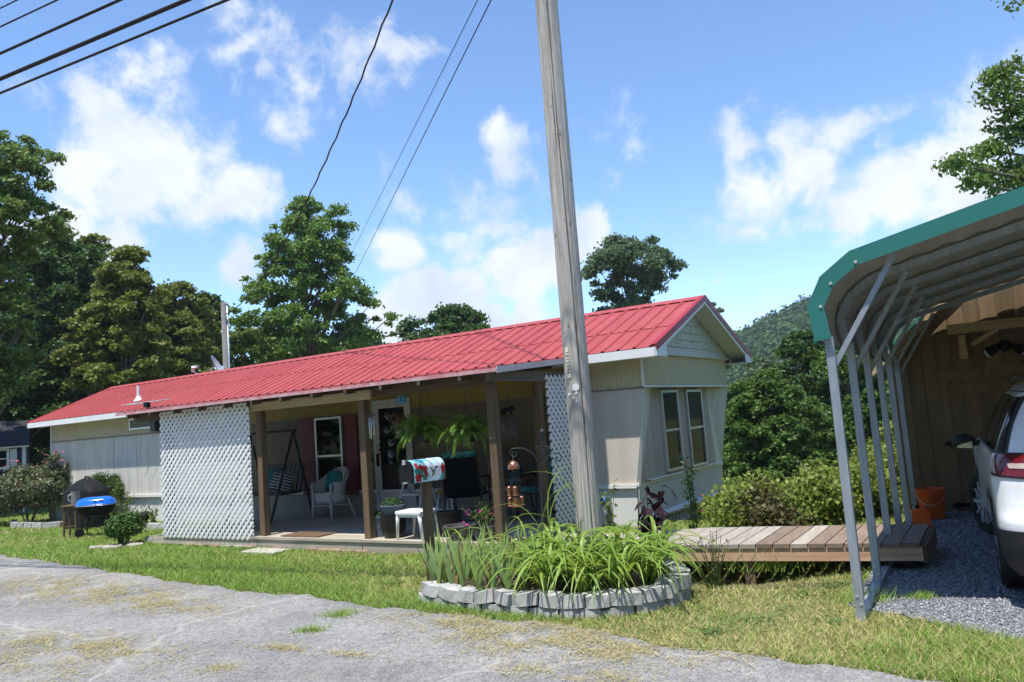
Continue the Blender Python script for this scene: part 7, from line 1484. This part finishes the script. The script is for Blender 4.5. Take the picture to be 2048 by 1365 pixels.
# patio chairs and table
mesh_b = mat('black_sling_mesh', (.009, .010, .011), .75, var=.2, spec=.1)
def patio_chair(label, s, t, rz, back_cush):
    T = Thing('patio_chair', label, 'chair', W(s, t, Z), HRZ+rz, 'black patio chairs with teal cushions')
    for x in (-.26, .26):
        T.part('frame', M().tube([(x, -.26, 0), (x, -.22, .38), (x, .2, .38), (x, .32, .92)], .016, 6), dk); T.part('leg', M().tube([(x, .2, .38), (x, .30, 0)], .016, 6), dk); T.part('armrest', M().tube([(x, -.22, .38), (x*1.06, -.2, .6), (x*1.06, .22, .62)], .016, 6), dk)
    T.part('sling', M().hexa([(-.25, -.22, .37), (.25, -.22, .37), (.25, .22, .35), (-.25, .22, .35), (-.25, -.22, .385), (.25, -.22, .385), (.25, .22, .365), (-.25, .22, .365)]).hexa([(-.25, .2, .38), (.25, .2, .38), (.25, .31, .9), (-.25, .31, .9), (-.25, .22, .38), (.25, .22, .38), (.25, .33, .9), (-.25, .33, .9)]), mesh_b)
    T.part('seat_cushion', M().cbox(-.24, .24, -.22, .19, .387, .45, .02), tealp); T.part('back_cushion', M().hexa([(-.24, .12, .45), (.24, .12, .45), (.24, .235, .97), (-.24, .235, .97), (-.24, .19, .45), (.24, .19, .45), (.24, .305, .98), (-.24, .305, .98)]), tealp)
    T.part('cross_bar', M().bar((-.26, .29, .05), (.26, .29, .05), .02, .02), dk)
patio_chair('black patio chair with teal cushion, seen from its back', 4.55, 1.55, math.pi+.35, 1); patio_chair('black patio chair with teal cushion beside the right lattice', 5.62, 1.78, -.5, 1)
PTB = HT('patio_table', 'dark patio table with wooden top behind the bird feeder', 'table', (5.12, 1.9, Z)); PTB.part('top', M().cyl((5.12, 1.85, Z+.54), (5.12, 1.85, Z+.57), .36, .36, 24), mat('table_wood', (.16, .10, .05), .6, var=.2))
for a in (.4, 1.97, 3.54, 5.1): PTB.part('leg', M().tube([(5.12+.2*math.cos(a), 1.85+.2*math.sin(a), Z+.54), (5.12+.3*math.cos(a), 1.85+.3*math.sin(a), Z)], .015, 6), dk)
pot('planter_bowl', 'teal planter pot standing on the patio table', 5.2, 1.8, Z+.572, .09, .13, .16, mat('teal_pot', (.01, .10, .11), .4))
TG_ = HT('spiky_grass_plant', 'spiky dark grass plant in the teal table pot', 'plant', (5.2, 1.8, Z+.70)); gm = []
for i in range(5): me = strap(random.uniform(.35, .5), .009, random.uniform(.4, 1.0), 7).mesh('leaf', smooth=True); me.materials.append(leafmat('dark_grass_leaf', [(.03, .05, .02), (.06, .09, .03), (.08, .08, .04)], .2)); gm.append(me)
for j in range(46): TG_.inst('leaf', random.choice(gm), (0, 0, 0), (0, random.uniform(-.3, .5), random.random()*6.283), random.uniform(.7, 1.1))
# hanging ferns
L_fern = leafmat('fern_leaf', [(.12, .24, .03), (.18, .32, .045), (.26, .42, .07), (.14, .27, .035)], .45, .5, .35)
def frond(L, arch, seed):
    rng = np.random.default_rng(seed); m = M(); n = 20; pts = []
    for i in range(n+1):
        f = i/n; pts.append(Vector((L*(.25*f+.75*math.sin(f*1.35)/1.0)*.8, 0, L*(.55*f-1.05*arch*f*f))))
    for i in range(1, n+1):
        f = i/n; ll = .052*math.sin(math.pi*min(1, .12+.88*f))**.7*(L/.45); d = (pts[i]-pts[i-1]).normalized()
        for sg in (1, -1):
            a = pts[i]; tip = a+Vector((0, sg*ll, -.15*ll))+d*ll*.35; w = d*L/n*.42
            m.add([a-w, tip, a+w], [(0, 1, 2)] if sg > 0 else [(2, 1, 0)])
    m.tube([pts[0], pts[n//2], pts[n]], .002, 3); me = m.mesh('frond'); me.materials.append(L_fern); return me
FM = [frond(random.uniform(.42, .56), random.uniform(.45, .95), 300+i) for i in range(9)]
def fern(label, s, t, zc, ztop, seed):
    T = Thing('hanging_fern', label, 'hanging plant', W(s, t, zc), HRZ, 'hanging fern baskets'); rng = random.Random(seed)
    T.part('basket', M().lathe([(.001, -.17), (.09, -.165), (.13, -.05), (.135, -.04), (.12, -.04), (.001, -.06)], 18), mat('black_basket', (.015, .016, .015), .6), smooth=True)
    T.part('hanger', M().tube([(0, 0, ztop-zc), (0, 0, .30)], .004, 5).tube([(0, 0, .30), (.12, .03, -.04)], .003, 4).tube([(0, 0, .30), (-.09, .08, -.04)], .003, 4).tube([(0, 0, .30), (-.04, -.12, -.04)], .003, 4), dk)
    for j in range(96): T.inst('frond', rng.choice(FM), (rng.uniform(-.06, .06), rng.uniform(-.06, .06), -.04), (rng.uniform(-.25, .25), rng.uniform(-.75, .42), rng.random()*6.283), rng.uniform(.72, 1.08))
fern('left hanging fern directly above the mailbox', 4.83, .33, 1.49, 1.95, 1); fern('right hanging fern beside the right front post', 5.54, .33, 1.47, 1.95, 2)
# wind chimes, spinner, bear chime, bird house, cross, blue clip
WCH = HT('wind_chime', 'wind chime of silvery tubes by the middle post', 'wind chime', (4.15, .15, 1.38)); WCH.part('disc', M().cyl((4.15, .15, 1.72), (4.15, .15, 1.735), .05, .05, 14), wood_dk); WCH.part('cord', M().tube([(4.15, .15, 1.735), (4.15, .15, 1.96)], .002, 4), dk)
tubm = mat('chime_aluminium', (.72, .74, .76), .25, metal=.5)
for k, (dx, dy, l) in enumerate(((-.035, -.02, .27), (-.012, -.04, .25), (.018, -.03, .28), (.036, .0, .24), (.0, .035, .26))): WCH.part('chime_tube', M().cyl((4.15+dx, .15+dy, 1.70), (4.15+dx*(.2 if k == 2 else .8), .15+dy, 1.70-l), .009, .009, 8), tubm, smooth=True)
SPN = HT('crystal_spinner', 'string of clear faceted flower ornaments hanging before the storm door', 'ornament', (4.36, .25, 1.1)); cry = mat('clear_crystal', (.50, .52, .54), .08, scale=40, col2=(.05, .055, .06), lo=.42, hi=.55, metal=.3)
SPN.part('string', M().tube([(4.36, .25, 1.95), (4.36, .25, 1.08)], .002, 4), dk)
for dx, z, r in ((-.02, 1.70, .055), (.07, 1.58, .055), (-.05, 1.52, .045), (.01, 1.36, .055), (.0, 1.22, .055), (.0, 1.10, .018)):
    m = M()
    for i in range(8):
        a = i*math.pi/4; b = a+.55; m.add([(4.36+dx, .25, z), (4.36+dx+r*math.cos(a), .25-.02, z+r*math.sin(a)), (4.36+dx+r*.8*math.cos(b), .25+.02, z+r*.8*math.sin(b))], [(0, 1, 2)])
        m.add([(4.36+dx, .25, z), (4.36+dx+r*math.cos(a), .25-.02, z+r*math.sin(a)), (4.36+dx+r*.3*math.cos(a), .25-.045, z+r*.3*math.sin(a)+.01)], [(0, 1, 2)])
    SPN.part('crystal_flower', m, cry)
BC = HT('bear_chime', 'dark bear silhouette wind chime hanging on the right', 'wind chime', (5.56, 1.2, 1.25)); bear = [(-.10, .0), (-.105, .05), (-.085, .085), (-.04, .095), (.0, .09), (.035, .10), (.06, .12), (.075, .115), (.09, .12), (.10, .10), (.12, .075), (.10, .06), (.075, .055), (.07, .0), (.045, .0), (.04, .04), (-.03, .04), (-.05, .0), (-.06, .0), (-.065, .035), (-.08, .0)]
BC.part('bear', M().prism([(5.56+a, 1.60+b) for a, b in bear], 1.195, 1.205, 'xz'), iron); BC.part('cord', M().tube([(5.56, 1.2, 1.69), (5.57, 1.2, 2.02)], .0025, 4), dk)
for k in range(5): s = 5.47+k*.045; BC.part('chime_tube', M().cyl((s, 1.2, 1.56), (s, 1.2, 1.30-.03*(k % 3)), .013, .013, 8), mat('grey_chime', (.16, .165, .18), .4, metal=.4), smooth=True)
BHS = HT('bird_house', 'small brown hanging bird house in front of the storm door', 'bird house', (3.4, 1.5, 1.5)); BHS.part('box', M().box(3.34, 3.46, 1.44, 1.56, 1.52, 1.66), wood_post); BHS.part('roof', M().prism([(3.29, 1.65), (3.40, 1.78), (3.51, 1.65), (3.49, 1.64), (3.40, 1.745), (3.31, 1.64)], 1.40, 1.60, 'xz'), wood_dk); BHS.part('jar', M().lathe([(.001, 0), (.045, 0), (.05, .02), (.045, .10), (.03, .12)], 14, (3.41, 1.5, 1.40)), mat('frosted_jar', (.45, .45, .43), .3), smooth=True); BHS.part('cord', M().tube([(3.4, 1.5, 1.76), (3.4, 1.5, 2.1)], .002, 4), dk)
CR = HT('wall_cross', 'small rustic cross plaque on the wall left of the door', 'cross', (2.05, 2.27, 1.05)); CR.part('upright', M().box(2.02, 2.07, T0-.03, T0-.012, 1.08, 1.32), mat('pale_plaque', (.40, .33, .25), .8)); CR.part('crossbar', M().box(1.95, 2.14, T0-.035, T0-.03, 1.20, 1.25), mat('pale_plaque', (.40, .33, .25))); CR.part('plaque', M().box(1.93, 2.16, T0-.034, T0-.012, 1.02, 1.08), wood_dk)
BLC = HT('blue_clip', 'blue plastic ornament clipped under the porch beam', 'ornament', (4.72, .1, 1.85)); BLC.part('clip', M().cbox(4.66, 4.72, .08, .11, 1.83, 1.93, .006).cbox(4.725, 4.78, .08, .11, 1.84, 1.935, .006), mat('sky_blue_plastic', (.05, .22, .33), .5))
WR = HT('door_wreath', 'dark round wreath on the storm door glass', 'wreath', (2.58, 2.26, 1.3)); rng = np.random.default_rng(400); a = rng.random(900)*6.283; r = .17+.05*rng.normal(size=900); p = np.stack([r*np.cos(a), -.02-.03*rng.random(900), r*np.sin(a)], -1); V, F = cards(p, .05, .5, 0, None, .15, rng); wl = leafmat('wreath_leaves', [(.01, .014, .01), (.025, .03, .018)], .1); WR.part('foliage', npmesh('foliage', V, F, wl), wl); WR.part('ring', M().tube([(2.58+.17*math.cos(t), 2.25, 1.3+.17*math.sin(t)) for t in np.linspace(0, 2*math.pi, 20)], .012, 5), wood_dk)
